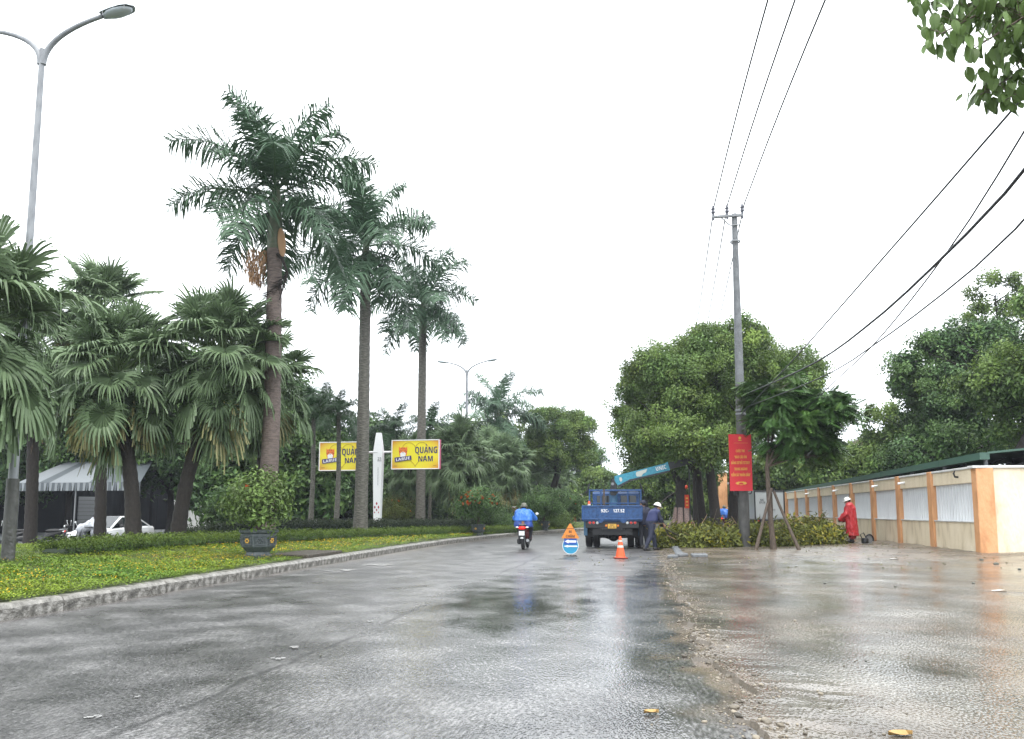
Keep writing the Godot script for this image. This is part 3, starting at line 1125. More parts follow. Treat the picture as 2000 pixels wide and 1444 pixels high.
	var prof := PackedVector2Array([Vector2(-8.5, 11.9), Vector2(-3.0, 13.4), Vector2(1.0, 12.1), Vector2(1.0, 12.0), Vector2(-3.0, 13.22), Vector2(-8.5, 11.78)])
	rf.extrude(prof, -4.0, 4.6)
	put(rf, "metal_roof", M.tile_roof, h)
	for x in [-7.5, -4.0, -1.2]:
		for z in [-3.4, 4.0]:
			var p := MB.new()
			p.tube([Vector3(x, 10.8, z), Vector3(x, 12.2, z)], [0.06, 0.06], 6)
			put(p, "post", M.dark_steel, h)
	for k in 3:
		window_in(h, Vector3(-0.18, 2.4 + k * 3.2, -1.0), 2.2, 1.6, Vector3.RIGHT)
		window_in(h, Vector3(-4.0, 2.4 + k * 3.2, 4.52), 1.8, 1.6, Vector3.BACK)
	# pale boundary wall between the trunks
	var gw = thing("pale_boundary_wall", "plain pale grey wall panel beyond the small palm trunks", "wall", at(652, 1015, 60) * Vector3(1, 0, 1))
	var gb := MB.new()
	gb.box(Vector3(0, 1.0, 0), Vector3(2.0, 2.8, 0.3), Transform3D.IDENTITY, 0.02)
	put(gb, "panel", M.grey_concrete, gw)


func right_buildings():
	var gp = thing("gate_pillar", "tall orange gate pillar seen between two dark tree trunks", "pillar", at(1413, 1010, 80) * Vector3(1, 0, 1))
	var b := MB.new()
	b.box(Vector3(0, 2.6, 0), Vector3(0.85, 5.3, 0.9), Transform3D.IDENTITY, 0.03)
	put(b, "shaft", M.orange_plaster, gp)
	var cap := MB.new()
	cap.box(Vector3(0, 5.35, 0), Vector3(1.1, 0.2, 1.1), Transform3D.IDENTITY, 0.03)
	put(cap, "cap", M.white_plaster, gp)
	var cb = thing("cream_gatehouse", "low cream building with a flat roof behind the parked box truck", "building", at(1470, 1010, 78) * Vector3(1, 0, 1))
	var w := MB.new()
	w.box(Vector3(1.4, 2.0, -2), Vector3(6.2, 4.2, 5), Transform3D.IDENTITY, 0.03)
	put(w, "wall", M.cream_plaster, cb)
	var r := MB.new()
	r.box(Vector3(1.4, 4.22, -2), Vector3(6.6, 0.2, 5.4), Transform3D.IDENTITY, 0.03)
	put(r, "roof", M.white_plaster, cb)
	window_in(cb, Vector3(-0.3, 1.6, 0.52), 1.4, 1.4, Vector3.BACK)
	var gl := MB.new()
	gl.box(Vector3(2.2, 1.0, 0.53), Vector3(1.1, 2.0, 0.06), Transform3D.IDENTITY, 0.01)
	put(gl, "door", M.grey_steel, cb)
	# slanting metal gate roof on trusses
	var gc = thing("gate_canopy", "grey slanting canopy on dark trusses right of the red banner", "canopy", at(1492, 1010, 66) * Vector3(1, 0, 1))
	var s := MB.new()
	s.extrude(PackedVector2Array([Vector2(-2.4, 5.9), Vector2(1.6, 4.3), Vector2(1.6, 4.42), Vector2(-2.4, 6.02)]), -2.5, 2.5)
	put(s, "roof_sheet", M.grey_steel, gc)
	for k in 4:
		var tr := MB.new()
		var x := -1.9 + k * 0.9
		tr.tube([Vector3(x, 5.7 - k * 0.36, 2.4), Vector3(x + 0.6, 4.2, 2.4)], [0.06, 0.06], 6)
		put(tr, "truss_bar", M.dark_steel, gc)
	for x in [-2.2, 1.4]:
		var p := MB.new()
		p.tube([Vector3(x, 0, 0), Vector3(x, 4.4 if x > 0 else 5.85, 0)], [0.09, 0.09], 8)
		put(p, "post", M.dark_steel, gc)
	# yellow building among the trees
	var yb = thing("yellow_house", "yellow house corner with a window showing between the trees behind the wall", "house", at(1700, 1010, 74) * Vector3(1, 0, 1))
	var yw := MB.new()
	yw.box(Vector3(2.6, 3.9, -3), Vector3(6, 8.0, 6), Transform3D.IDENTITY, 0.03)
	put(yw, "wall", M.cream_plaster, yb)
	var pil := MB.new()
	pil.box(Vector3(0.1, 3.9, 0.05), Vector3(1.1, 7.9, 0.3), Transform3D.IDENTITY, 0.03)
	put(pil, "corner_pier", M.orange_plaster, yb)
	var yr := MB.new()
	yr.box(Vector3(2.6, 8.05, -3), Vector3(6.6, 0.3, 6.6), Transform3D.IDENTITY, 0.04)
	put(yr, "roof", M.white_plaster, yb)
	for k in 2:
		window_in(yb, Vector3(1.8, 2.6 + k * 3.3, 0.02), 1.5, 1.6, Vector3.BACK)


# ------------------------------------------------------------------ plants

var sprays := {}
var royal_fronds := []
var fan_leaves := []


func leaf(b: MB, p: Vector3, dir: Vector3, up: Vector3, l: float, w: float, fold := 0.25):
	var side := dir.cross(up).normalized()
	var n := side.cross(dir).normalized()
	var m := p + dir * l * 0.45
	var tip := p + dir * l - n * l * 0.12
	b.poly([p, m + side * w * 0.5 + n * w * fold, tip], n)
	b.poly([p, m - side * w * 0.5 + n * w * fold, tip], n)


func spray(count: int, l: float, w: float, reach: float, spread: float) -> ArrayMesh:
	# a twig along y with leaves round it
	var b := MB.new()
	b.tinted = true
	for k in count:
		var t := (k + rr(0, 1)) / count
		var a := k * 2.4 + rr(-0.6, 0.6)
		var p := Vector3(0, t * reach, 0) + Vector3(cos(a), 0, sin(a)) * reach * spread * rr(0.1, 0.6)
		var d := Vector3(cos(a), rr(-0.5, 0.7), sin(a)).normalized()
		b.tint(Color.WHITE * rr(0.75, 1.25))
		leaf(b, p, d, Vector3(rr(-0.4, 0.4), 1, rr(-0.4, 0.4)).normalized(), l * rr(0.7, 1.2), w * rr(0.8, 1.2))
	return b.mesh()


func feather(pinnae: int, l: float, w: float) -> ArrayMesh:
	# a twice-divided leaf like a flat drooping feather, along +y with its face up +z
	var b := MB.new()
	b.tinted = true
	for s: float in [-1.0, 1.0]:
		for k in pinnae:
			var t := (k + 0.6) / pinnae
			var p := Vector3(0, t * l, -0.25 * t * t * l)
			var pl: float = w * (0.45 + 0.75 * sin(PI * (0.15 + 0.8 * t)))
			var d := Vector3(s, 0.55, -0.25).normalized()
			b.tint(Color.WHITE * rr(0.75, 1.25))
			var q := d.cross(Vector3(0, 0, 1)).normalized()
			b.poly([p, p + d * pl * 0.4 + q * l / pinnae * 0.42, p + d * pl + Vector3(0, 0, -0.12 * pl), p + d * pl * 0.4 - q * l / pinnae * 0.42], Vector3(0, 0, 1))
	return b.mesh()


func leaf_meshes():
	sprays.broad = [spray(16, 0.15, 0.075, 0.5, 0.55), spray(18, 0.14, 0.07, 0.55, 0.6), spray(14, 0.16, 0.08, 0.45, 0.6)]
	sprays.far = [spray(14, 0.34, 0.19, 0.8, 0.75), spray(12, 0.38, 0.2, 0.9, 0.7)]
	sprays.small = [spray(16, 0.07, 0.035, 0.22, 0.6), spray(14, 0.08, 0.035, 0.25, 0.6)]
	sprays.mid = [spray(16, 0.21, 0.10, 0.6, 0.6), spray(15, 0.20, 0.11, 0.6, 0.65), spray(15, 0.22, 0.11, 0.55, 0.7)]
	sprays.feather = [feather(7, 0.42, 0.14), feather(6, 0.36, 0.13), feather(8, 0.46, 0.15)]
	for e in [76, 52, 30, 10, -8, -26]:
		for q in 2:
			royal_fronds.append(royal_frond(e + rr(-6, 6), rr(3.0, 3.6)))
	for k in 11:
		var e := 82.0 - 15.0 * k
		for q in 2:
			fan_leaves.append(fan_leaf(e + rr(-8, 8), rr(0.66, 0.86)))


func royal_frond(elev: float, ln: float) -> ArrayMesh:
	# goes out along +x, hangs towards -y
	var b := MB.new()
	b.tinted = true
	var pts := []
	var rads := []
	var p := Vector3.ZERO
	var steps_n := 16
	var twist := rr(-0.35, 0.35)
	for k in steps_n + 1:
		var t := float(k) / steps_n
		pts.append(p)
		rads.append(lerpf(0.045, 0.006, t))
		var e := deg_to_rad(elev) - 1.30 * pow(t, 1.7) * (0.75 + 0.25 * cos(deg_to_rad(elev)))
		p += Vector3(cos(e), sin(e), twist * t * 0.5).normalized() * ln / steps_n
	b.tint(Color(1.3, 1.35, 0.9))
	b.tube(pts, rads, 5)
	var n := 84
	for k in n:
		for s: float in [-1.0, 1.0]:
			var t: float = 0.10 + 0.90 * (k + rr(0, 1)) / n
			var f: float = t * steps_n
			var j := mini(int(f), steps_n - 1)
			var c: Vector3 = pts[j].lerp(pts[j + 1], f - j)
			var tan: Vector3 = (pts[j + 1] - pts[j]).normalized()
			var side: Vector3 = tan.cross(Vector3.UP).normalized() * s
			var nor: Vector3 = side.cross(tan) * s
			var lift := rr(-0.75, 0.75)
			var d := (side + tan * rr(0.35, 0.75) + nor * lift).normalized()
			var l: float = ln * 0.29 * (0.40 + 0.75 * sin(PI * clampf(0.12 + 0.82 * t, 0, 1))) * rr(0.75, 1.1)
			var w := rr(0.045, 0.07)
			var wv := d.cross(nor if absf(d.dot(nor)) < 0.8 else side).normalized()
			var m := c + d * l * 0.55
			var droop: float = l * rr(0.15, 0.5)
			var tip := c + d * l * 0.95 - Vector3(0, droop, 0)
			b.tint(Color(1, 1, 1) * rr(0.65, 1.35))
			var nn := wv.cross(d)
			b.poly([c - wv * w * 0.3, c + wv * w * 0.3, m + wv * w * 0.5, m - wv * w * 0.5], nn)
			b.poly([m - wv * w * 0.5, m + wv * w * 0.5, tip], nn)
	return b.mesh()


func fan_leaf(elev: float, r: float) -> ArrayMesh:
	# petiole out along +x, then a round pleated blade with hanging tips
	var b := MB.new()
	b.tinted = true
	var pts := []
	var p := Vector3.ZERO
	var pl := rr(0.85, 1.35)
	var e := deg_to_rad(elev)
	for k in 6:
		pts.append(p)
		e -= 0.025 + 0.055 * clampf(1.0 - elev / 70.0, 0.0, 1.0)
		p += Vector3(cos(e), sin(e), 0) * pl / 5.0
	b.tint(Color(1.5, 1.5, 0.8))
	b.tube(pts, [0.025, 0.022, 0.02, 0.018, 0.016, 0.014], 4)
	var hub: Vector3 = pts[5]
	e -= 0.12 if elev > 45.0 else 0.32
	var fwd := Vector3(cos(e), sin(e), 0)
	var side := Vector3(0, 0, 1)
	var nor := side.cross(fwd).normalized()
	if nor.y < 0:
		nor = -nor
	var n := 52
	for k in n:
		var a := deg_to_rad(lerpf(-158.0, 158.0, (k + 0.5) / n))
		var d := (fwd * cos(a) + side * sin(a)).normalized()
		d = (d + nor * (0.22 * absf(sin(a)) - 0.05)).normalized()
		var across := nor.cross(d).normalized()
		var l: float = r * (1.0 - 0.28 * absf(a) / PI) * rr(0.9, 1.1)
		var hang: float = l * (rr(0.1, 0.5) if rng.randf() < 0.7 else rr(0.5, 1.0)) * (1.0 if elev < 40 else 0.45)
		var ts := [0.05, 0.46, 0.68, 0.86, 1.0]
		var half := tan(deg_to_rad(158.0 / n)) * 1.15
		var ws := [0.05 * half, 0.46 * half, 0.36 * half, 0.20 * half, 0.004]
		b.tint(Color(1, 1, 1) * rr(0.7, 1.3))
		var prev := []
		for q in 5:
			var t: float = ts[q]
			var c := hub + d * l * t
			var over := maxf(0.0, t - 0.5)
			c -= Vector3(0, 1, 0) * hang * over * over * 3.2
			c -= d * hang * over * over * 0.9
			var w: float = ws[q] * l
			var lift := nor * (0.018 if k % 2 == 0 else -0.018) * r
			var row := [c - across * w + lift, c + across * w - lift]
			if prev.size():
				b.poly([prev[0], prev[1], row[1], row[0]], nor)
			prev = row
	return b.mesh()


func trunk_tube(pts: Array, r0: float, r1: float, sides := 10, rings := 0.0) -> MB:
	# a trunk through pts with radii from r0 to r1 and ring scars
	var b := MB.new()
	var curve := Curve3D.new()
	for k in pts.size():
		var prev: Vector3 = pts[maxi(k - 1, 0)]
		var next: Vector3 = pts[mini(k + 1, pts.size() - 1)]
		curve.add_point(pts[k], -(next - prev) / 6.0, (next - prev) / 6.0)
	var ln := curve.get_baked_length()
	var n := int(clampf(ln / 0.14, 6, 90)) if rings > 0 else int(clampf(ln / 0.5, 4, 24))
	var ps := []
	var rs := []
	for k in n + 1:
		var t := float(k) / n
		ps.append(curve.sample_baked(ln * t, true))
		rs.append(lerpf(r0, r1, t) * (1.0 + rings * (1 if k % 2 == 0 else -1) + 0.05 * soft.get_noise_2d(k * 0.8, r0 * 100.0)) * (1.0 + 0.35 * exp(-t * ln * 2.2)))
	b.tube(ps, rs, sides)
	return b


func palms():
	# --- the row of royal palms
	var rows := [
		[518, 20.5, 212, 19, 0.95, "tallest royal palm, with a dry flower bunch hanging below its crown", true],
		[704, 28.5, 335, 21, 1.08, "royal palm standing between the two yellow billboards", false],
		[821, 39.5, 488, 20, 1.06, "royal palm whose trunk passes behind the right yellow billboard", false],
		[972, 57.0, 728, 20, 1.10, "distant royal palm beside the second street lamp", false],
		[1082, 88.0, 792, 16, 1.05, "hazy far royal palm rising behind the leaning broadleaf tree", false],
		[1150, 104.0, 862, 16, 1.05, "farthest hazy royal palm left of the crane boom", false],
		[1128, 98.0, 858, 14, 0.95, "hazy royal palm just left of the farthest one", false]]
	for q in rows:
		var foot := at(q[0], 1010, q[1])
		foot.y = lawn_y(foot.x, q[1]) - 0.05
		var top: float = at(q[0], q[2], q[1]).y
		var sc: float = q[4]
		var h := top - foot.y - 2.95 * sc
		var o = thing("royal_palm", q[5], "palm tree", foot, 0.0, "royal palms along the median")
		var lean := rr(-0.12, 0.12)
		put(trunk_tube([Vector3.ZERO, Vector3(lean, h * 0.35, 0), Vector3(lean * 0.5, h * 0.7, 0), Vector3(0, h - 1.7, 0)], 0.27, 0.21, 12, 0.012), "trunk", M.palm_bark if q[6] else M.grey_palm_bark, o)
		var cs := MB.new()
		cs.lathe([Vector2(0.20, h - 1.75), Vector2(0.225, h - 1.6), Vector2(0.20, h - 0.9), Vector2(0.13, h + 0.1), Vector2(0.06, h + 0.5)], 10)
		put(cs, "crownshaft", M.crownshaft, o)
		var n: int = q[3]
		var turn := rr(0, TAU)
		for k in n:
			var t := (k + 0.5) / n
			var cls := clampi(int(t * (4.9 if q[6] else 6.0) + rr(-0.35, 0.35)), 0, 5)
			var fr := put(royal_fronds[cls * 2 + rng.randi() % 2], "frond", M.royal_leaf, o)
			var s2: float = sc * rr(0.88, 1.08)
			fr.transform = Transform3D(Basis(Vector3.UP, turn + k * 2.39996 + rr(-0.25, 0.25)).scaled(Vector3(s2, s2, s2)), Vector3(0, h + 0.35 - 0.75 * t, 0))
		if q[6]:
			# a flower bunch, a dry spathe and a hanging dead frond
			var inf := MB.new()
			inf.tinted = true
			for k in 620:
				var a := Vector3(-0.25 + rr(-0.12, 0.12), h - 1.75, 0.1)
				var hang := rr(0.35, 1.35)
				var c := Vector3(-0.50 + rr(-0.34, 0.34) * sin(PI * clampf(hang / 1.4, 0, 1)), h - 1.35 - hang, 0.1 + rr(-0.3, 0.3))
				inf.tint(Color(1, 1, 1) * rr(0.6, 1.3))
				var sd := Vector3(rr(-1, 1), rr(-0.4, 0.4), rr(-1, 1)).normalized() * rr(0.02, 0.05)
				inf.poly([c, c + sd, c + sd * 0.6 - Vector3(rr(-0.08, 0.08), rr(0.14, 0.32), 0)], Vector3.BACK)
				a = a
			var io := put(inf, "flower_bunch", M.dry_frond, o)
			io.set_meta("label", "dry straw coloured flower bunch")
			var sp := MB.new()
			sp.ellip(Transform3D(Basis(Vector3(0.13, 0, 0), Vector3(-0.05, 0.46, 0), Vector3(0, 0, 0.05)), Vector3(0.30, h - 1.55, 0.14)), 10, 8)
			put(sp, "spathe", M.dry_frond, o)
			var hf := put(royal_fronds[10], "dead_frond", M.dark_bark, o)
			hf.transform = Transform3D(Basis(Vector3(0, 0, 1), -1.15).scaled(Vector3(0.4, 0.3, 0.2)), Vector3(0.46, h - 2.4, 0.12))
			var stalk := MB.new()
			stalk.tube([Vector3(0.16, h - 1.9, 0.12), Vector3(0.34, h - 2.05, 0.15), Vector3(0.52, h - 2.5, 0.14), Vector3(0.28, h - 3.3, 0.12)], [0.05, 0.05, 0.035, 0.02], 6)
			put(stalk, "broken_stalk", M.dark_bark, o)
	# --- fan palms: px of foot, s, px and py of crown heart, scale, leaves, label
	var fans := [
		[-75, 11.5, -70, 655, 1.05, 60, "fan palm at the left edge hiding the lower lamp post"],
		[262, 19.0, 228, 745, 1.15, 58, "big fan palm with a dark leaning trunk in front of the white car"],
		[345, 20.0, 432, 715, 1.15, 58, "fan palm with a trunk leaning right beside the low hedge"],
		[196, 25.0, 192, 625, 1.2, 44, "taller fan palm rising behind the big leaning one"],
		[60, 23.0, 66, 690, 1.25, 46, "fan palm standing behind the left lamp post"],
		[512, 26.0, 508, 765, 1.2, 44, "fan palm wrapped round the foot of the tallest royal palm"],
		[905, 42.0, 900, 905, 1.3, 52, "large pale fan palm right of the right yellow billboard"],
		[985, 48.0, 990, 925, 1.3, 46, "fan palm behind the blue motorcyclist"],
		[955, 52.0, 950, 900, 1.2, 30, "fan palm between the two pale ones past the billboards"],
		[800, 44.0, 800, 915, 1.05, 28, "shorter fan palm under the right yellow billboard"],
		[1052, 62.0, 1050, 945, 1.15, 28, "distant fan palm left of the blue truck"],
		[1090, 72.0, 1092, 945, 1.15, 24, "farthest fan palm close to the blue truck"]]
	for q in fans:
		var foot := at(q[0], 1040, q[1])
		foot.y = lawn_y(foot.x, q[1]) - 0.05
		var heart := at(q[2], q[3], q[1]) - foot
		heart.z = 0.0
		var sc: float = q[4]
		var o = thing("fan_palm", q[6], "palm tree", foot, 0.0, "fan palms on the median")
		put(trunk_tube([Vector3.ZERO, Vector3(heart.x * 0.25, heart.y * 0.4, 0), heart], 0.20, 0.17, 10, 0.03), "trunk", M.dark_bark, o)
		# fibre and old leaf bases round the top of the stem
		var skirt := MB.new()
		skirt.tinted = true
		for k in 60:
			var a := rr(0, TAU)
			var t := rr(0.55, 0.98)
			var c := Vector3(heart.x * t * t, heart.y * t, 0) + Vector3(cos(a), 0, sin(a)) * 0.16
			skirt.tint(Color.WHITE * rr(0.4, 0.9))
			var d := Vector3(cos(a) * 0.5, rr(-0.9, 0.8), sin(a) * 0.5).normalized()
			leaf(skirt, c, d, Vector3(cos(a), 0.3, sin(a)).normalized(), rr(0.25, 0.5), 0.06)
		put(skirt, "leaf_bases", M.brown_bark, o)
		var n: int = int(q[5] * 1.75)
		var turn := rr(0, TAU)
		for k in n:
			var t := (k + 0.5) / n
			var cls := clampi(int((0.03 + 0.97 * t) * 11.0 + rr(-0.9, 0.9)), 0, 10)
			var old := cls >= 7 and rng.randf() < 0.2
			var fr := put(fan_leaves[cls * 2 + rng.randi() % 2], "fan_leaf", M.fan_leaf if not old else M.old_fan_leaf, o)
			var s2: float = sc * rr(0.75, 1.15)
			fr.transform = Transform3D((Basis(Vector3.UP, turn + k * 2.39996 + rr(-0.3, 0.3)) * Basis(Vector3.RIGHT, rr(-0.35, 0.35))).scaled(Vector3(s2, s2, s2)), heart + Vector3(0, 0.30 - 0.65 * t, 0))
	# --- small feather palms between the billboards
	var smalls := [
		[606, 33.0, 800, 0.44, 14, "slim feather palm left of the left yellow billboard"],
		[656, 32.0, 806, 0.42, 13, "slim feather palm with its trunk before the left yellow billboard"],
		[632, 40.0, 800, 0.5, 12, "feather palm showing over the left yellow billboard"],
		[768, 46.0, 842, 0.66, 13, "feather palm behind the white pylon"],
		[838, 50.0, 838, 0.66, 13, "feather palm above the right yellow billboard"],
		[700, 46.0, 845, 0.6, 12, "feather palm behind the middle royal palm"]]
	for q in smalls:
		var foot := at(q[0], 1030, q[1])
		foot.y = lawn_y(foot.x, q[1]) - 0.1
		var top: float = at(q[0], q[2], q[1]).y - foot.y
		var o = thing("feather_palm", q[5], "palm tree", foot, 0.0, "slim feather palms by the billboards")
		put(trunk_tube([Vector3.ZERO, Vector3(0.06, top * 0.5, 0), Vector3(0, top, 0)], 0.13, 0.09, 8, 0.02), "trunk", M.grey_palm_bark, o)
		var n: int = q[4]
		var turn := rr(0, TAU)
		for k in n:
			var t := (k + 0.5) / n
			var cls := clampi(int(t * 5.6), 0, 5)
			var fr := put(royal_fronds[cls * 2 + k % 2], "frond", M.small_palm_leaf, o)
			fr.transform = Transform3D(Basis(Vector3.UP, turn + k * 2.39996).scaled(Vector3.ONE * q[3] * rr(0.85, 1.1)), Vector3(0, top, 0))


func tree(called: String, label: String, category: String, group: String, foot: Vector3, fork: Vector3, r0: float, lobes: Array, n: int, kind: String, leaf_m: Material, bark_m: Material, gap := -0.25, tone := 1.0, flat := false):
	# lobes: [centre relative to foot, radii]
	var o = thing(called, label, category, foot, 0.0, group)
	put(trunk_tube([Vector3(0, -0.15, 0), fork * 0.5 + Vector3(rr(-0.1, 0.1), 0, rr(-0.1, 0.1)) * r0 * 4.0, fork], r0, r0 * 0.72, 10), "trunk", bark_m, o)
	for lb in lobes:
		var c: Vector3 = lb[0]
		var rad: Vector3 = lb[1]
		var b := MB.new()
		var mid := fork.lerp(c, 0.5) + Vector3(rr(-0.3, 0.3), rr(-0.1, 0.35), rr(-0.3, 0.3)) * rad.x * 0.3
		b.join(trunk_tube([fork - Vector3(0, r0 * 0.5, 0), mid, c], r0 * 0.5, r0 * 0.2, 7))
		for k in 9:
			var d := ball().normalized()
			d.y = absf(d.y) * 0.8 - 0.15
			var e := c + d * rad * rr(0.7, 0.98)
			var st := mid.lerp(c, rr(0.2, 1.0))
			b.tube([st, st.lerp(e, 0.5) + ball() * rad.x * 0.12, e], [r0 * 0.2, r0 * 0.11, r0 * 0.03], 5)
		put(b, "limb", bark_m, o)
	if not flat:
		# big lobes break up into several uneven ones
		var finer := []
		for lb in lobes:
			var rad: Vector3 = lb[1]
			if (rad.x + rad.y + rad.z) / 3.0 < 1.5:
				finer.append(lb)
				continue
			for k in 5:
				var d := ball()
				d = d.normalized() * pow(d.length(), 0.5)
				finer.append([lb[0] + d * rad * 0.86, rad * rr(0.30, 0.54)])
		lobes = finer
	var sprigs := []
	var tw := MB.new()
	for lb in lobes:
		var c0: Vector3 = lb[0]
		var rad0: Vector3 = lb[1]
		for k in (0 if flat else 9):
			var d := ball().normalized()
			d.y = absf(d.y) * 0.9 + 0.1
			d = d.normalized()
			var a := c0 + d * rad0 * 0.8
			var ln: float = (rad0.x + rad0.y) * rr(0.16, 0.42)
			var e := a + (d + Vector3(0, rr(-0.3, 0.7), 0)).normalized() * ln
			tw.tube([a - d * rad0 * 0.3, a, e], [r0 * 0.07, r0 * 0.05, r0 * 0.015], 4)
			for q in 7:
				sprigs.append([a.lerp(e, rr(0.0, 1.0)) + ball() * 0.15, (e - a).normalized()])
	if sprigs.size():
		put(tw, "twigs", bark_m, o)
	var weights := []
	var total := 0.0
	for lb in lobes:
		var rad: Vector3 = lb[1]
		total += pow(rad.x * rad.y * rad.z, 0.75)
		weights.append(total)
	# each lobe is a cluster of leafy clumps with gaps between them
	var clumps := []
	for lb in lobes:
		var rad: Vector3 = lb[1]
		var mean := (rad.x + rad.y + rad.z) / 3.0
		var list := []
		for k in (22 if mean > 1.3 else 13):
			var d := ball().normalized()
			d = (d + Vector3(0, 0.18, 0)).normalized()
			list.append([lb[0] + d * rad * rr(0.5, 1.02), mean * rr(0.17, 0.40), rr(0.6, 1.45)])
		clumps.append(list)
	var meshes: Array = sprays[kind]
	var places := []
	var tints := []
	for k in meshes.size():
		places.append([])
		tints.append([])
	for q in sprigs:
		var m := rng.randi() % meshes.size()
		places[m].append(Transform3D(aim((q[1] + ball() * 0.8).normalized(), rr(0, TAU)).scaled(Vector3.ONE * rr(0.6, 0.95)), q[0]))
		var t := rr(0.9, 1.5)
		tints[m].append(Color(t * 1.15, t * 1.05, t * 0.9) * tone)
	var made := 0
	var tries := 0
	while made < n and tries < n * 6:
		tries += 1
		var w := rr(0, total)
		var j := 0
		while weights[j] < w:
			j += 1
		var cl: Array = clumps[j][rng.randi() % clumps[j].size()]
		var c: Vector3 = lobes[j][0]
		var d := ball().normalized()
		var r := pow(rr(0.05, 1.0), 0.5) * (1.0 if rng.randf() < 0.8 else rr(1.0, 1.7))
		var wob := 1.0 + 0.35 * soft.get_noise_3d(d.x * 2.2 + cl[0].x * 3.0, d.y * 2.2 + foot.x, d.z * 2.2 + cl[0].z)
		var p: Vector3 = cl[0] + d * r * wob * cl[1] * Vector3(1.15, 0.8, 1.15)
		d = ((p - c).normalized() * 0.7 + d * 0.6).normalized()
		var gv := soft.get_noise_3d((p.x + foot.x) * 0.95, p.y * 1.1, (p.z + foot.z) * 0.95)
		if gv < gap + 0.17 + 0.14 * (r - 0.6):
			continue
		var y := (d * 0.75 + Vector3(0, 0.35, 0) + ball() * 0.65).normalized()
		var bs := aim(y, rr(0, TAU))
		if flat:
			# feather leaves lie flat and droop outwards
			var out := Vector3(d.x, 0, d.z).normalized()
			out = (out + ball() * 0.9 + Vector3(0, -0.3, 0)).normalized()
			var z := (Vector3.UP + ball() * 0.25).normalized()
			var x := out.cross(z).normalized()
			bs = Basis(x, out, x.cross(out))
		var m := rng.randi() % meshes.size()
		places[m].append(Transform3D(bs.scaled(Vector3.ONE * rr(0.8, 1.2)), p))
		var t: float = cl[2] * (0.95 + 0.3 * soft.get_noise_3d(p.x * 0.5 + 9, p.y * 0.5, p.z * 0.5) + rr(-0.2, 0.25))
		var yel := maxf(0.0, soft.get_noise_3d(p.x * 0.8, p.y * 0.8 + 50, p.z * 0.8)) + (0.5 if rng.randf() < 0.06 else 0.0)
		tints[m].append(Color(t * (1.0 + 0.8 * yel), t * (1.0 + 0.45 * yel), t) * tone)
		made += 1
	for m in meshes.size():
		scatter("foliage", meshes[m], leaf_m, places[m], tints[m], o)
	return o


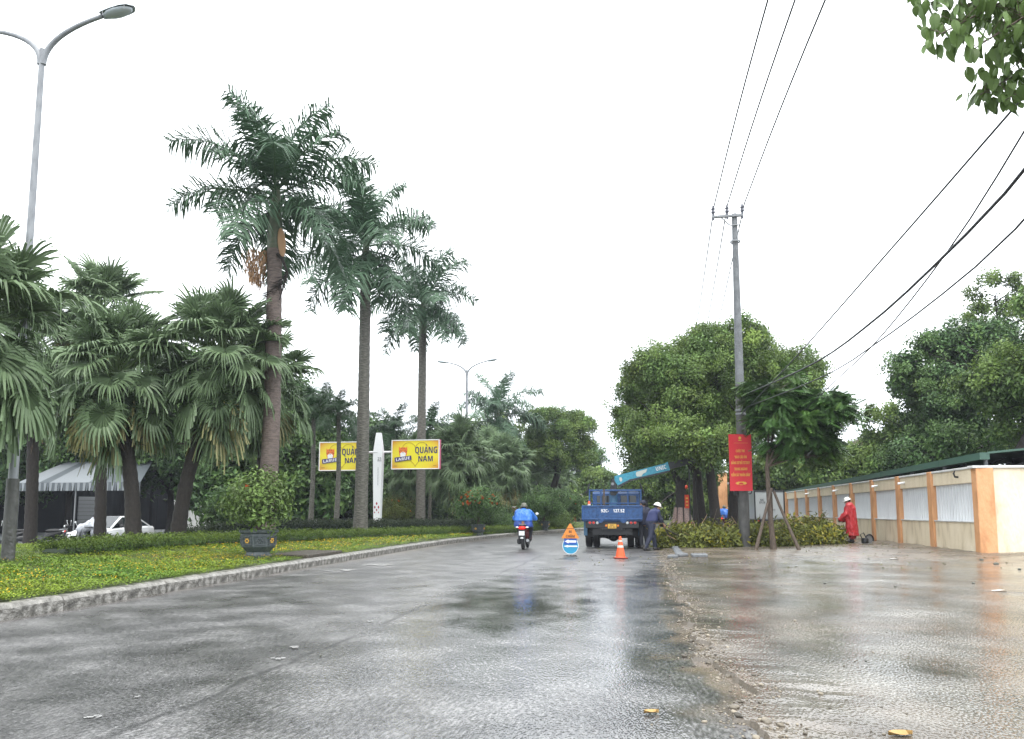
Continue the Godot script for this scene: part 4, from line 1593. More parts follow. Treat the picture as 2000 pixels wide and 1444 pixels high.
func trees():
	# --- street trees on the right pavement
	var dk: Material = M.dark_bark
	var f1 := at(1403, 1045, 33.5)
	f1.y = 0.1
	tree("street_tree", "broad street tree with a dark trunk directly left of the red banner pole", "tree", "street trees along the right pavement", f1, Vector3(-0.3, 3.3, 0), 0.25, [[Vector3(-2.6, 5.4, 0.4), Vector3(2.2, 2.0, 2.2)], [Vector3(-0.6, 6.9, 0), Vector3(2.5, 2.0, 2.4)], [Vector3(1.6, 6.2, 0.2), Vector3(2.2, 2.3, 2.2)], [Vector3(-1.4, 4.4, 1.0), Vector3(2.4, 1.3, 1.8)], [Vector3(0.6, 8.0, 0), Vector3(2.0, 1.2, 1.8)], [at(1385, 876, 29.4) - f1, Vector3(1.15, 0.55, 0.7)], [at(1330, 862, 29.6) - f1, Vector3(0.8, 0.5, 0.6)]], 4900, "broad", M.tree_leaf, dk, -0.22)
	var f2 := at(1428, 1040, 38.0)
	f2.y = 0.1
	tree("street_tree", "street tree with a dark trunk just behind the red banner", "tree", "street trees along the right pavement", f2, Vector3(0.2, 3.6, 0), 0.27, [[Vector3(-1.8, 6.4, 0), Vector3(2.4, 2.2, 2.2)], [Vector3(1.4, 6.6, 0), Vector3(2.6, 2.4, 2.2)], [Vector3(0.2, 8.6, 0), Vector3(2.6, 1.6, 2.0)], [Vector3(2.8, 8.0, 0), Vector3(1.5, 1.4, 1.5)]], 3800, "broad", M.tree_leaf, dk, -0.2)
	var f3 := at(1378, 1042, 39.0)
	f3.y = 0.1
	tree("street_tree", "street tree whose limbs hang over the crane boom", "tree", "street trees along the right pavement", f3, Vector3(-0.3, 3.4, 0), 0.23, [[Vector3(-2.6, 6.0, 0.6), Vector3(2.0, 2.0, 2.2)], [Vector3(-1.0, 7.4, 0), Vector3(2.4, 1.9, 2.2)], [Vector3(-2.6, 4.6, 1.0), Vector3(1.4, 1.2, 1.4)], [Vector3(0.8, 6.4, 0), Vector3(1.8, 1.9, 1.8)]], 3800, "broad", M.tree_leaf, dk, -0.2)
	var f4 := at(1362, 1038, 46.0)
	f4.y = 0.1
	tree("street_tree", "street tree with a thin dark trunk behind the crane boom", "tree", "street trees along the right pavement", f4, Vector3(0, 3.5, 0), 0.24, [[Vector3(-1.6, 6.0, 0), Vector3(2.6, 2.3, 2.4)], [Vector3(1.4, 6.8, 0), Vector3(2.6, 2.4, 2.4)]], 2600, "mid", M.tree_leaf, dk, -0.2)
	var f5 := at(1332, 1036, 58.0)
	f5.y = 0.1
	tree("street_tree", "old street tree with a lime washed buttressed foot farther along", "tree", "street trees along the right pavement", f5, Vector3(0, 3.4, 0), 0.5, [[Vector3(-2.2, 6.2, 0), Vector3(3.2, 2.4, 3.0)], [Vector3(2.0, 6.6, 0), Vector3(3.0, 2.6, 3.0)]], 2300, "mid", M.dark_tree_leaf, dk, -0.2)
	var wash := MB.new()
	for k in 7:
		var a := TAU * k / 7
		wash.tube([Vector3(cos(a) * 1.0, -0.1, sin(a) * 0.9), Vector3(cos(a) * 0.55, 0.5, sin(a) * 0.5), Vector3(cos(a) * 0.38, 1.5, sin(a) * 0.38)], [0.2, 0.24, 0.2], 7)
	var w5 = find_child("street_tree_004", false, false)
	put(wash, "buttress_root", M.lime_wash, w5)
	var ff := [[1318, 70.0, 5.5, "street tree beyond the lime washed one"], [1300, 84.0, 5.0, "street tree farther along behind the truck cab"], [1272, 98.0, 5.2, "hazy street tree straight above the truck bed"], [1225, 116.0, 5.6, "hazy round tree just left of the crane boom"], [1345, 92.0, 6.0, "pale far tree between the trunks on the right"]]
	for q in ff:
		var f := at(q[0], 1030, q[1])
		f.y = 0.0
		var r: float = q[2]
		tree("street_tree", q[3], "tree", "street trees along the right pavement", f, Vector3(0, r * 0.35, 0), 0.25, [[Vector3(-r * 0.22, r * 0.75, 0), Vector3(r * 0.42, r * 0.42, r * 0.42)], [Vector3(r * 0.3, r * 0.8, 0), Vector3(r * 0.4, r * 0.4, r * 0.4)], [Vector3(0, r * 0.3, 0), Vector3(r * 0.5, r * 0.26, r * 0.3)]], 1500, "far", M.pale_tree_leaf if q[0] > 1290 else M.dark_tree_leaf, M.dark_bark, -0.25)
	# --- young staked tree
	var fs := at(1512, 1073, 25.2)
	fs.y = apron_y(fs.x, 25.2) - 0.03
	tree("staked_tree", "young feathery tree held by wooden stakes right of the red banner", "tree", "", fs, Vector3(-0.12, 2.7, 0), 0.085, [[Vector3(1.0, 4.3, 0), Vector3(1.35, 0.55, 1.2)], [Vector3(1.1, 3.5, -0.2), Vector3(1.2, 0.42, 1.0)], [Vector3(0.1, 4.5, 0), Vector3(0.7, 0.6, 0.9)], [Vector3(0.4, 5.2, -0.2), Vector3(1.0, 0.6, 1.0)], [Vector3(1.75, 4.75, 0), Vector3(0.7, 0.25, 0.7)], [Vector3(1.5, 3.0, -0.4), Vector3(0.8, 0.3, 0.8)], [Vector3(0.35, 3.75, 0), Vector3(0.95, 0.6, 0.9)], [Vector3(0.75, 3.05, -0.3), Vector3(0.9, 0.35, 0.8)]], 3600, "feather", M.feather_leaf, M.brown_bark, -0.35, 1.0, true)
	for q in [[-0.62, 0.35, -0.02, 1.95, "pale wooden stake leaning against the young tree from the left"], [0.72, 0.35, 0.04, 1.85, "dark wooden stake leaning against the young tree from the right"], [0.05, -0.75, 0.0, 1.8, "wooden stake leaning against the young tree from behind"]]:
		var st = thing("support_stake", q[4], "stake", fs + Vector3(q[0], 0, q[1]), 0.0, "stakes of the young tree")
		put(trunk_tube([Vector3(0, -0.05, 0), Vector3(-q[0] * 0.5, q[3] * 0.5, -q[1] * 0.45), Vector3(q[2] - q[0], q[3], -q[1] * 0.75)], 0.05, 0.042, 7), "pole", M.brown_bark, st)
	# --- big trees behind the wall
	var dt: Material = M.dark_tree_leaf
	var r1 := at(1985, 1000, 38.0)
	r1.y = 0.0
	tree("shade_tree", "huge dark green shade tree behind the wall at the right edge", "tree", "big trees behind the wall", r1, Vector3(0, 4.0, 0), 0.4, [[Vector3(-3.4, 4.9, 0), Vector3(2.8, 2.4, 2.8)], [Vector3(-0.6, 8.0, 0), Vector3(3.6, 2.8, 3.2)], [Vector3(3.0, 7.0, 0), Vector3(3.4, 3.4, 3.2)], [Vector3(-2.2, 4.0, 1.5), Vector3(3.2, 1.6, 2.6)], [Vector3(2.0, 4.2, 1.5), Vector3(3.0, 1.8, 2.4)], [Vector3(-3.0, 7.2, 0.6), Vector3(1.9, 1.5, 1.8)]], 6200, "mid", dt, dk, -0.2)
	var r2 := at(1775, 1000, 44.0)
	r2.y = 0.0
	tree("shade_tree", "middling green tree behind the wall left of the huge shade tree", "tree", "big trees behind the wall", r2, Vector3(0, 3.2, 0), 0.3, [[Vector3(0.6, 5.4, 0), Vector3(2.4, 2.0, 2.2)], [Vector3(-1.2, 4.6, 0), Vector3(1.8, 1.6, 1.8)], [Vector3(1.8, 3.8, 0.5), Vector3(2.4, 1.4, 2.0)]], 2300, "mid", M.pale_tree_leaf, dk, -0.18)
	var r3 := at(1998, 1000, 31.0)
	r3.y = 0.0
	tree("shade_tree", "tree with a lighter crown behind the wall cut by the right edge", "tree", "big trees behind the wall", r3, Vector3(0, 3.6, 0), 0.3, [[Vector3(0.8, 5.4, 0), Vector3(2.0, 1.9, 2.0)], [Vector3(1.8, 7.2, 0), Vector3(1.9, 2.2, 1.8)]], 1500, "mid", M.tree_leaf, dk, -0.18)
	var r4 := at(1985, 1000, 45.0)
	r4.y = 0.0
	tree("shade_tree", "slender sprig topped tree standing above the others at the right edge", "tree", "big trees behind the wall", r4, Vector3(0, 9.5, 0), 0.16, [[Vector3(-0.3, 13.2, 0), Vector3(1.1, 1.1, 1.0)], [Vector3(0.8, 11.8, 0), Vector3(1.2, 1.2, 1.0)], [Vector3(-1.0, 11.6, 0), Vector3(0.9, 0.8, 0.8)]], 190, "mid", M.pale_tree_leaf, dk, -0.1)
	var bg := [[1560, 62.0, 5.2, "light green tree behind the wall close to the box truck"], [1640, 58.0, 5.6, "light green tree behind the wall beneath the yellow house"], [1700, 66.0, 6.2, "thin crowned tree beside the yellow house"], [1500, 92.0, 6.8, "dark far tree behind the staked young tree"], [1610, 84.0, 6.2, "far tree filling the gap behind the wall"], [1445, 88.0, 6.5, "far tree behind the gate canopy"], [1540, 72.0, 6.6, "far yellowish tree behind the staked young tree"]]
	for q in bg:
		var f := at(q[0], 1030, q[1])
		f.y = 0.0
		var r: float = q[2]
		tree("garden_tree", q[3], "tree", "garden trees behind the wall", f, Vector3(0, r * 0.3, 0), 0.2, [[Vector3(-r * 0.25, r * 0.62, 0), Vector3(r * 0.42, r * 0.38, r * 0.42)], [Vector3(r * 0.3, r * 0.66, 0), Vector3(r * 0.42, r * 0.36, r * 0.42)]], 1300, "far", M.pale_tree_leaf, dk, -0.22, 1.0 if q[1] < 80 else 0.8)
	# --- trees beyond the median
	var lf := [
		[20, 43.0, 9.0, "dark", "dark tree behind the leftmost fan palm"],
		[130, 46.0, 9.0, "dark", "dark tree over the striped awning"],
		[330, 44.0, 9.4, "dark", "dark tree filling the space behind the two leaning fan palms"],
		[430, 46.0, 9.4, "dark", "dark tree behind the potted green bush"],
		[520, 38.0, 6.4, "dark", "dark low tree behind the tallest royal palm"],
		[560, 52.0, 8.0, "dark", "dark tree under the roof terrace house"],
		[655, 56.0, 7.4, "dark", "dark tree behind the left yellow billboard"],
		[735, 60.0, 7.0, "dark", "dark tree behind the white pylon"],
		[815, 64.0, 7.5, "dark", "dark tree behind the right yellow billboard"],
		[880, 66.0, 9.2, "pale", "light green tree left of the second street lamp"],
		[940, 70.0, 8.4, "dark", "dark tree below the distant royal palm"],
		[1128, 84.0, 5.4, "pale", "light green tree close above the truck's left side"],
		[1180, 108.0, 6.4, "far", "hazy grey green tree at the end of the road"],
		[1110, 96.0, 8.0, "far", "hazy tree behind the far yellow billboard"],
		[1030, 84.0, 9.0, "dark", "dark tree behind the leaning broadleaf tree"]]
	for q in lf:
		var low: bool = q[0] > 450
		var f := at(q[0], 1030, q[1])
		f.y = -0.3
		var r: float = q[2]
		tree("roadside_tree", q[4], "tree", "trees beyond the median", f, Vector3(0, r * 0.3, 0), 0.24, [[Vector3(-r * 0.26, r * 0.66, 0), Vector3(r * 0.42, r * 0.36, r * 0.42)], [Vector3(r * 0.26, r * 0.7, 0), Vector3(r * 0.42, r * 0.38, r * 0.42)], [Vector3(0, r * (0.36 if low else 0.9), r * 0.1), Vector3(r * 0.5, r * 0.3, r * 0.4)]], 1500, "far", M.pale_tree_leaf if q[3] == "pale" else M.dark_tree_leaf, dk, -0.3)
	var fl := at(1052, 1030, 62.0)
	fl.y = 0.2
	tree("leaning_tree", "broadleaf tree with a dark leaning trunk above the motorcyclist", "tree", "", fl, Vector3(1.7, 4.6, 0), 0.34, [[Vector3(-0.6, 6.4, 0), Vector3(1.8, 1.5, 1.8)], [Vector3(1.6, 7.8, 0), Vector3(2.3, 1.6, 2.0)], [Vector3(3.2, 6.4, 0), Vector3(1.9, 1.8, 1.8)], [Vector3(1.4, 5.6, 0.6), Vector3(2.0, 0.9, 1.6)]], 2500, "mid", M.tree_leaf, dk, -0.16)
	overhanging_branch()


func overhanging_branch():
	# the near tree on the right: its stem stands outside the picture, its branch hangs into the corner
	var foot := Vector3(8.6, 0.05, -7.2)
	var o = thing("overhanging_tree", "near tree whose leafy branch hangs into the top right corner", "tree", foot)
	put(trunk_tube([Vector3(0, -0.1, 0), Vector3(-0.1, 2.2, 0.1), Vector3(-0.3, 4.6, 0)], 0.22, 0.15, 10), "trunk", M.brown_bark, o)
	var ends := [[1790, 20], [1830, 70], [1880, 110], [1915, 185], [1965, 195], [1990, 120], [1930, 40], [2040, 160], [2010, 40], [1870, 20], [1960, 80]]
	var root := Vector3(-0.3, 4.5, 0)
	var b := MB.new()
	var leaves := [MB.new(), MB.new(), MB.new()]
	for k in 3:
		var lf: MB = leaves[k]
		lf.tinted = true
		lf.tint(Color(1, 1, 1) * [0.8, 1.0, 1.35][k])
		var prev := []
		for e in 7:
			var t := e / 6.0
			var w: float = 0.27 * pow(sin(PI * pow(t, 0.75) * 0.985 + 0.02), 0.8) + 0.004
			var c := Vector3(0, -t, 0.22 * t * t - 0.03)
			var row := [c + Vector3(-w, 0, 0.10 * w + 0.03), c, c + Vector3(w, 0, 0.10 * w + 0.03)]
			if prev.size():
				lf.poly([prev[0], prev[1], row[1], row[0]], Vector3(0.25, 0, 1))
				lf.poly([prev[1], prev[2], row[2], row[1]], Vector3(-0.25, 0, 1))
			prev = row
	var meshes := [leaves[0].mesh(), leaves[1].mesh(), leaves[2].mesh()]
	var rest := [[], [], []]
	for q in ends:
		var e := at(q[0], q[1], 6.2 + rr(-0.5, 0.7)) - foot
		var up := e + Vector3(1.0, 0.55, rr(-0.2, 0.2))
		b.tube([root, root.lerp(up, 0.6) + Vector3(0, 0.3, 0), up, e], [0.06, 0.035, 0.014, 0.004], 6)
		for k in 110:
			var t := pow(rr(0, 1), 0.7)
			var p := up.lerp(e, t) + Vector3(rr(-0.24, 0.30), rr(-0.12, 0.28), rr(-0.3, 0.3)) * (1.1 - 0.5 * t)
			var l := rr(0.08, 0.155)
			var lx := Transform3D((Basis(Vector3.UP, rr(0, TAU)) * Basis(Vector3(1, 0, 0), rr(-0.55, 0.55)) * Basis(Vector3(0, 0, 1), rr(-0.4, 0.4))).scaled(Vector3.ONE * l), p)
			var kind := rng.randi() % 3
			if k < 27:
				var m := put(meshes[kind], "leaf", M.pale_tree_leaf, o)
				m.transform = lx
			else:
				rest[kind].append(lx)
			if k % 3 == 0:
				b.tube([p, p.lerp(up.lerp(e, t), 0.9)], [0.002, 0.003], 4, false)
	put(b, "branch", M.brown_bark, o)
	# the rest of the crown, between the branch and the stem
	var twigs := MB.new()
	var crown := Vector3(6.7, 6.3, -6.6) - foot
	for k in 46:
		var d := ball()
		d = d.normalized() * pow(d.length(), 0.5)
		var c := crown + d * Vector3(2.7, 1.7, 2.1)
		twigs.tube([root, root.lerp(c, 0.5) + Vector3(0, 0.35, 0), c], [0.05, 0.02, 0.005], 5)
		for q in 42:
			var p := c + ball() * Vector3(0.55, 0.42, 0.55)
			rest[q % 3].append(Transform3D((Basis(Vector3.UP, rr(0, TAU)) * Basis(Vector3(1, 0, 0), rr(-0.9, 0.9)) * Basis(Vector3(0, 0, 1), rr(-0.6, 0.6))).scaled(Vector3.ONE * rr(0.09, 0.16)), p))
	put(twigs, "limb", M.brown_bark, o)
	for k in 3:
		scatter("foliage", meshes[k], M.pale_tree_leaf, rest[k], [], o)


func hedge(label: String, line: Array, wd: float, h: float, m: Material, per_m2: float, sc: float):
	# a clipped hedge along line (Vector2(x, s))
	var base := Vector3(line[0].x, 0, -line[0].y)
	var o = thing("hedge", label, "hedge", base)
	var core := MB.new()
	var places := []
	var tints := []
	for k in line.size() - 1:
		var a := Vector3(line[k].x, 0, -line[k].y)
		var c := Vector3(line[k + 1].x, 0, -line[k + 1].y)
		a.y = lawn_y(a.x, -a.z)
		c.y = lawn_y(c.x, -c.z)
		var d := (c - a).normalized()
		var side := d.cross(Vector3.UP).normalized()
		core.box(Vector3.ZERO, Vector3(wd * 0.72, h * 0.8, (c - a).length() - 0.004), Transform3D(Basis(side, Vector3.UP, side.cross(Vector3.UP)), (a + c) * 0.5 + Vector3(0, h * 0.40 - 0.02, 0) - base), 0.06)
		var n := int((c - a).length() * (wd + 2.0 * h) * per_m2)
		for j in n:
			var t := rr(0, 1)
			var p := a.lerp(c, t)
			var u := rr(-1, 1)
			var v := rr(0.1, 1.0)
			if rng.randf() < 0.5:
				u = signf(u) * rr(0.85, 1.02)
			else:
				v = rr(0.86, 1.03)
			var bump := 1.0 + 0.13 * soft.get_noise_2d(p.x * 2.0, p.z * 2.0)
			places.append(Transform3D(aim((side * u * 0.6 + Vector3(0, 0.7 * v, 0) + ball() * 0.8).normalized(), rr(0, TAU)).scaled(Vector3.ONE * sc * rr(0.7, 1.25)), p + side * u * wd * 0.5 + Vector3(0, v * h * bump, 0) - base))
			var tn := rr(0.75, 1.2)
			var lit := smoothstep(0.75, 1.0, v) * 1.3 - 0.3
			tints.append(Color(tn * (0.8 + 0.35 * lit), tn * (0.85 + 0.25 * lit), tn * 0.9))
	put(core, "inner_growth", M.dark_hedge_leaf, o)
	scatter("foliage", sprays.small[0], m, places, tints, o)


func hedge_line(list: Array) -> Array:
	return list.map(func(q): var p := at(q[0], 1040, q[1]); return Vector2(p.x, q[1]))


func hedges_and_pots():
	hedge("low light green clipped hedge running along the lawn behind the pots", hedge_line([[105, 14.2], [300, 17.8], [480, 21.2], [700, 27.5], [860, 34.0], [1000, 41.0], [1060, 48.0]]), 0.8, 0.21, M.hedge_leaf, 110.0, 0.85)
	hedge("dark low hedge behind the light green one below the billboards", hedge_line([[330, 25.0], [480, 27.0], [700, 32.0], [860, 39.0], [960, 46.0]]), 1.0, 0.36, M.dark_hedge_leaf, 70.0, 1.15)
	# pot px, s, rim metres, bush: radius, height, flowers
	pot_and_bush(505, 16.6, 0.92, 0.50, 1.1, 2, "weathered grey octagonal planter holding a wide green bush, nearest to the kerb", "wide round green bush with a few orange blooms in the nearest planter", M.tree_leaf)
	pot_and_bush(934, 35.6, 0.72, 0.8, 1.5, 34, "grey octagonal planter holding the bush covered in orange flowers", "upright bush covered in orange red flowers, second planter along", M.dark_tree_leaf)
	pot_and_bush(1062, 46.0, 0.8, 1.0, 1.7, 0, "dark planter right of the motorcyclist", "dark green bush in the planter right of the motorcyclist", M.dark_tree_leaf)
	pot_and_bush(1106, 56.0, 0.8, 0.9, 1.7, 3, "dark planter behind the go slow sign", "brownish bush in the planter behind the go slow sign", M.dark_tree_leaf)
	var shrub := at(770, 1015, 42.0)
	shrub.y = lawn_y(shrub.x, 42.0)
	bush("brownish shrub growing at the foot of the white pylon", shrub, 0.9, 1.3, 4, M.cut_leaf, 0.0)
	var shrub2 := at(1085, 1015, 50.0)
	shrub2.y = lawn_y(shrub2.x, 50.0)
	bush("low leafy shrub between the two far planters", shrub2, 0.9, 0.9, 0, M.tree_leaf, 0.0)
	var shrub3 := at(985, 1015, 44.0)
	shrub3.y = lawn_y(shrub3.x, 44.0)
	bush("dark leafy shrub just left of the motorcyclist", shrub3, 1.2, 1.0, 0, M.dark_tree_leaf, 0.0)


func pot_and_bush(px: float, s: float, rim: float, r: float, h: float, flowers: int, pot_label: String, bush_label: String, m: Material):
	var f := at(px, 1040, s)
	f.y = lawn_y(f.x, s)
	var o = thing("planter", pot_label, "planter", f, 0.2, "stone planters along the lawn")
	var k := rim / 0.86
	var b := MB.new()
	b.lathe([Vector2(0.0, 0.0), Vector2(0.29, 0.0), Vector2(0.30, 0.08), Vector2(0.265, 0.10), Vector2(0.255, 0.15), Vector2(0.30, 0.19), Vector2(0.37, 0.27), Vector2(0.395, 0.52), Vector2(0.38, 0.545), Vector2(0.43, 0.575), Vector2(0.435, 0.625), Vector2(0.36, 0.63), Vector2(0.34, 0.56), Vector2(0.0, 0.56)], 8, Transform3D(Basis.from_scale(Vector3.ONE * k), Vector3.ZERO), false)
	put(b, "bowl", M.pot_stone, o)
	for j in 8:
		# raised panels with a round relief
		var a := TAU * (j + 0.5) / 8
		var d := Vector3(cos(a), 0, sin(a))
		var xf := Transform3D(Basis(Vector3.UP.cross(d), Vector3(d.x * 0.09, 1, d.z * 0.09).normalized(), d), (d * 0.362 + Vector3(0, 0.395, 0)) * k)
		var p := MB.new()
		for e in [[0, 0.085, 0.20, 0.014], [0, -0.085, 0.20, 0.014]]:
			p.box(Vector3(0, e[1] * k, 0), Vector3(e[2] * k, e[3], 0.02), xf, 0.003)
		for e in [-0.10, 0.10]:
			p.box(Vector3(e * k, 0, 0), Vector3(0.014, 0.156 * k, 0.02), xf, 0.003)
		put(p, "panel_frame", M.pot_stone, o)
		var rl := MB.new()
		for e in 6:
			var t := TAU * e / 6
			rl.ball(xf * Vector3(cos(t) * 0.04 * k, sin(t) * 0.04 * k, 0.004), 0.019, 6, 4)
		put(rl, "relief", M.gold_print if j % 2 == 0 else M.pot_stone, o)
	bush(bush_label, f + Vector3(0, 0.53 * k, 0), r, h, flowers, m, 0.35 if s < 20 else 0.55)


func bush(label: String, f: Vector3, r: float, h: float, flowers: int, m: Material, stem: float):
	var o = thing("shrub", label, "shrub", f)
	var b := MB.new()
	for k in 7:
		var a := TAU * k / 7 + rr(-0.3, 0.3)
		var e := Vector3(cos(a) * r * 0.6, h * rr(0.5, 0.8), sin(a) * r * 0.6)
		b.tube([Vector3(cos(a) * 0.03, -0.04, sin(a) * 0.03), Vector3(cos(a) * 0.08, stem + 0.12, sin(a) * 0.08), e], [0.035, 0.03, 0.008], 6)
	put(b, "stems", M.brown_bark, o)
	var places := []
	var tints := []
	var n := int(470 * r * h)
	var c := Vector3(0, stem + (h - stem) * 0.5, 0)
	while places.size() < n:
		var d := ball()
		var d2 := d.normalized() * pow(d.length(), 0.6)
		var wob := 1.0 + 0.75 * soft.get_noise_3d(d2.x * 1.8 + f.x, d2.y * 1.8, d2.z * 1.8 + f.z) + (rr(0.0, 0.25) if rng.randf() < 0.2 else 0.0)
		var p := c + d2 * Vector3(r, (h - stem) * 0.56, r) * wob
		if soft.get_noise_3d(p.x * 2.0 + f.x, p.y * 2.0, p.z * 2.0) < -0.12:
			continue
		places.append(Transform3D(aim((d2 + Vector3(0, 0.4, 0) + ball() * 0.7).normalized(), rr(0, TAU)).scaled(Vector3.ONE * rr(1.1, 2.0)), p))
		var t := rr(0.55, 1.4) + 0.4 * soft.get_noise_3d(p.x * 1.5, p.y * 1.5 + 30, p.z)
		tints.append(Color(t * 1.05, t, t * 0.9))
	scatter("foliage", sprays.small[1], m, places, tints, o)
	for k in flowers:
		var d := ball().normalized()
		d.y = absf(d.y)
		d.z = absf(d.z)
		var fl := MB.new()
		fl.tinted = true
		for j in 22:
			fl.tint(Color(1, rr(0.6, 1.6), 1) * rr(0.7, 1.2))
			leaf(fl, Vector3.ZERO, (d + ball() * 0.9).normalized(), Vector3.UP, 0.13, 0.07)
		var fo := put(fl, "bloom", M.red_petal, o)
		fo.position = c + d * Vector3(r, (h - stem) * 0.58, r) * 1.12


# ------------------------------------------------------------------ street furniture

func words(txt: String, parent: Node, m: Material, xf: Transform3D, w: float, h: float, deep := 0.004, family := "Droid Sans", weight := 700) -> MeshInstance3D:
	# lettering fitted into w x h metres, centred on xf and facing its +z
	var f := SystemFont.new()
	f.font_names = PackedStringArray([family])
	f.font_weight = weight
	var t := TextMesh.new()
	t.text = txt
	t.font = f
	t.font_size = 64
	t.pixel_size = 0.01
	t.depth = 0.05
	t.curve_step = 1.5
	var plain_txt := ""
	var marks := []
	var swaps := {"Ả": ["A", "hook"], "Ộ": ["Ô", "dot"], "Ằ": ["Ă", "grave"], "Ơ": ["O", "horn"], "Ồ": ["Ô", "grave"], "Ư": ["U", "horn"], "Ể": ["Ê", "hook"], "Ậ": ["Â", "dot"]}
	for ch in txt:
		if swaps.has(ch):
			marks.append([plain_txt.length(), swaps[ch][0], swaps[ch][1]])
			plain_txt += swaps[ch][0]
		else:
			plain_txt += ch
	t.text = plain_txt
	var bx := t.get_aabb()
	var o := MeshInstance3D.new()
	o.name = numbered("lettering", parent)
	o.mesh = t
	o.material_override = m
	parent.add_child(o, true)
	var sc := Vector3(w / maxf(bx.size.x, 0.01), h / maxf(bx.size.y, 0.01), deep / 0.05)
	var c := bx.get_center() * sc
	o.transform = xf * Transform3D(Basis.from_scale(sc), -c)
	if marks.size():
		# accents that the font lacks
		var acc := MB.new()
		var full := f.get_string_size(plain_txt, HORIZONTAL_ALIGNMENT_LEFT, -1, 64).x * 0.01
		var base_y := (f.get_descent(64) - f.get_ascent(64)) * 0.005
		var cap := 0.46
		for q in marks:
			var x0 := f.get_string_size(plain_txt.substr(0, q[0]), HORIZONTAL_ALIGNMENT_LEFT, -1, 64).x * 0.01 - full * 0.5
			var wch := f.get_string_size(q[1], HORIZONTAL_ALIGNMENT_LEFT, -1, 64).x * 0.01
			var cx := x0 + wch * 0.5
			var high: float = base_y + cap + (0.06 if q[1] == "A" else 0.15)
			match q[2]:
				"hook":
					acc.extrude(PackedVector2Array([Vector2(cx - 0.07, high + 0.10), Vector2(cx + 0.0, high + 0.14), Vector2(cx + 0.08, high + 0.10), Vector2(cx + 0.03, high), Vector2(cx - 0.03, high), Vector2(cx + 0.02, high + 0.085), Vector2(cx - 0.05, high + 0.06)]), -0.025, 0.025)
				"grave":
					acc.extrude(PackedVector2Array([Vector2(cx - 0.11, high + 0.12), Vector2(cx - 0.02, high + 0.12), Vector2(cx + 0.07, high), Vector2(cx + 0.01, high)]), -0.025, 0.025)
				"dot":
					acc.extrude(PackedVector2Array([Vector2(cx - 0.05, base_y - 0.14), Vector2(cx + 0.05, base_y - 0.14), Vector2(cx + 0.05, base_y - 0.05), Vector2(cx - 0.05, base_y - 0.05)]), -0.025, 0.025)
				"horn":
					var hx := x0 + wch * 0.84
					acc.extrude(PackedVector2Array([Vector2(hx, base_y + cap * 0.82), Vector2(hx + 0.07, base_y + cap * 0.9), Vector2(hx + 0.06, base_y + cap * 1.1), Vector2(hx + 0.15, base_y + cap * 1.1), Vector2(hx + 0.13, base_y + cap * 0.82), Vector2(hx + 0.03, base_y + cap * 0.72)]), -0.025, 0.025)
		put(acc, "accents", m, o)
	return o


func flat(pts: Array, z: float, deep: float, parent: Node, called: String, m: Material, xf := Transform3D.IDENTITY) -> MeshInstance3D:
	var b := MB.new()
	b.extrude(PackedVector2Array(pts), z, z + deep, xf)
	return put(b, called, m, parent)


func street_things():
	street_lamp(at(15, 1085, 12.6), at(80, 92, 12.6).y, "tall grey double armed street lamp at the left edge of the lawn", 0.72)
	street_lamp(at(910, 1030, 47.0), at(910, 722, 47.0).y, "second double armed street lamp farther along the median", 1.0)
	utility_pole()
	red_banner()
	pylon_and_billboards()
	go_slow_sign()
	traffic_cone(at(1212, 1089, 21.6) * Vector3(1, 0, 1) + Vector3(0, 0.006, 0), 0.61, "orange traffic cone with pale bands standing on the road behind the truck")
	striped_post(at(12, 1060, 23.0), 2.25, 0.045, 9, M.crimson, "red and white striped post left of the big lamp post")
	striped_post(at(1089, 1028, 54.0), 1.75, 0.06, 7, M.black_paint, "black and white striped post on the far lawn")
	var sp := at(1005, 1020, 47.0)
	sp.y = lawn_y(sp.x, 47.0)
	var o = thing("small_red_sign", "small red sign on a thin post just left of the motorcyclist", "sign", sp)
	var b := MB.new()
	b.tube([Vector3(0, 0, 0), Vector3(0, 1.2, 0)], [0.03, 0.03], 8)
	put(b, "post", M.grey_steel, o)
	var pn := MB.new()
	pn.box(Vector3(0, 1.15, 0.05), Vector3(0.30, 0.42, 0.03), Transform3D.IDENTITY, 0.006)
	put(pn, "panel", M.crimson, o)
	var ed := MB.new()
	ed.box(Vector3(0, 1.33, 0.07), Vector3(0.26, 0.05, 0.01))
	put(ed, "white_band", M.white_paint, o)
	# a far small banner hanging from a post among the trees
	var bp := at(1343, 1030, 50.0)
	bp.y = 0.1
	var sb = thing("small_red_banner", "small orange red banner on a post beside the lime washed trunk", "banner", bp)
	var pb := MB.new()
	pb.tube([Vector3(0.18, 0, -0.05), Vector3(0.18, 4.2, -0.05)], [0.05, 0.04], 8)
	put(pb, "post", M.dark_steel, sb)
	flat([Vector2(-0.14, 1.42), Vector2(0.14, 1.42), Vector2(0.14, 2.28), Vector2(-0.14, 2.28)], 0.02, 0.02, sb, "cloth", M.banner_orange_red)
	for k in 3:
		var d := MB.new()
		d.box(Vector3(0, 1.62 + k * 0.22, 0.045), Vector3(0.14, 0.09, 0.008))
		put(d, "lettering", M.gold_print, sb)
	var ln := MB.new()
	ln.ball(Vector3(-0.02, 2.78, 0.05), Vector3(0.09, 0.13, 0.09), 8, 6)
	put(ln, "round_top", M.banner_orange_red, sb)
	flat([Vector2(0.08, 0.25), Vector2(0.28, 0.25), Vector2(0.28, 0.55), Vector2(0.08, 0.55)], 0.02, 0.02, sb, "lower_plate", M.banner_orange_red)


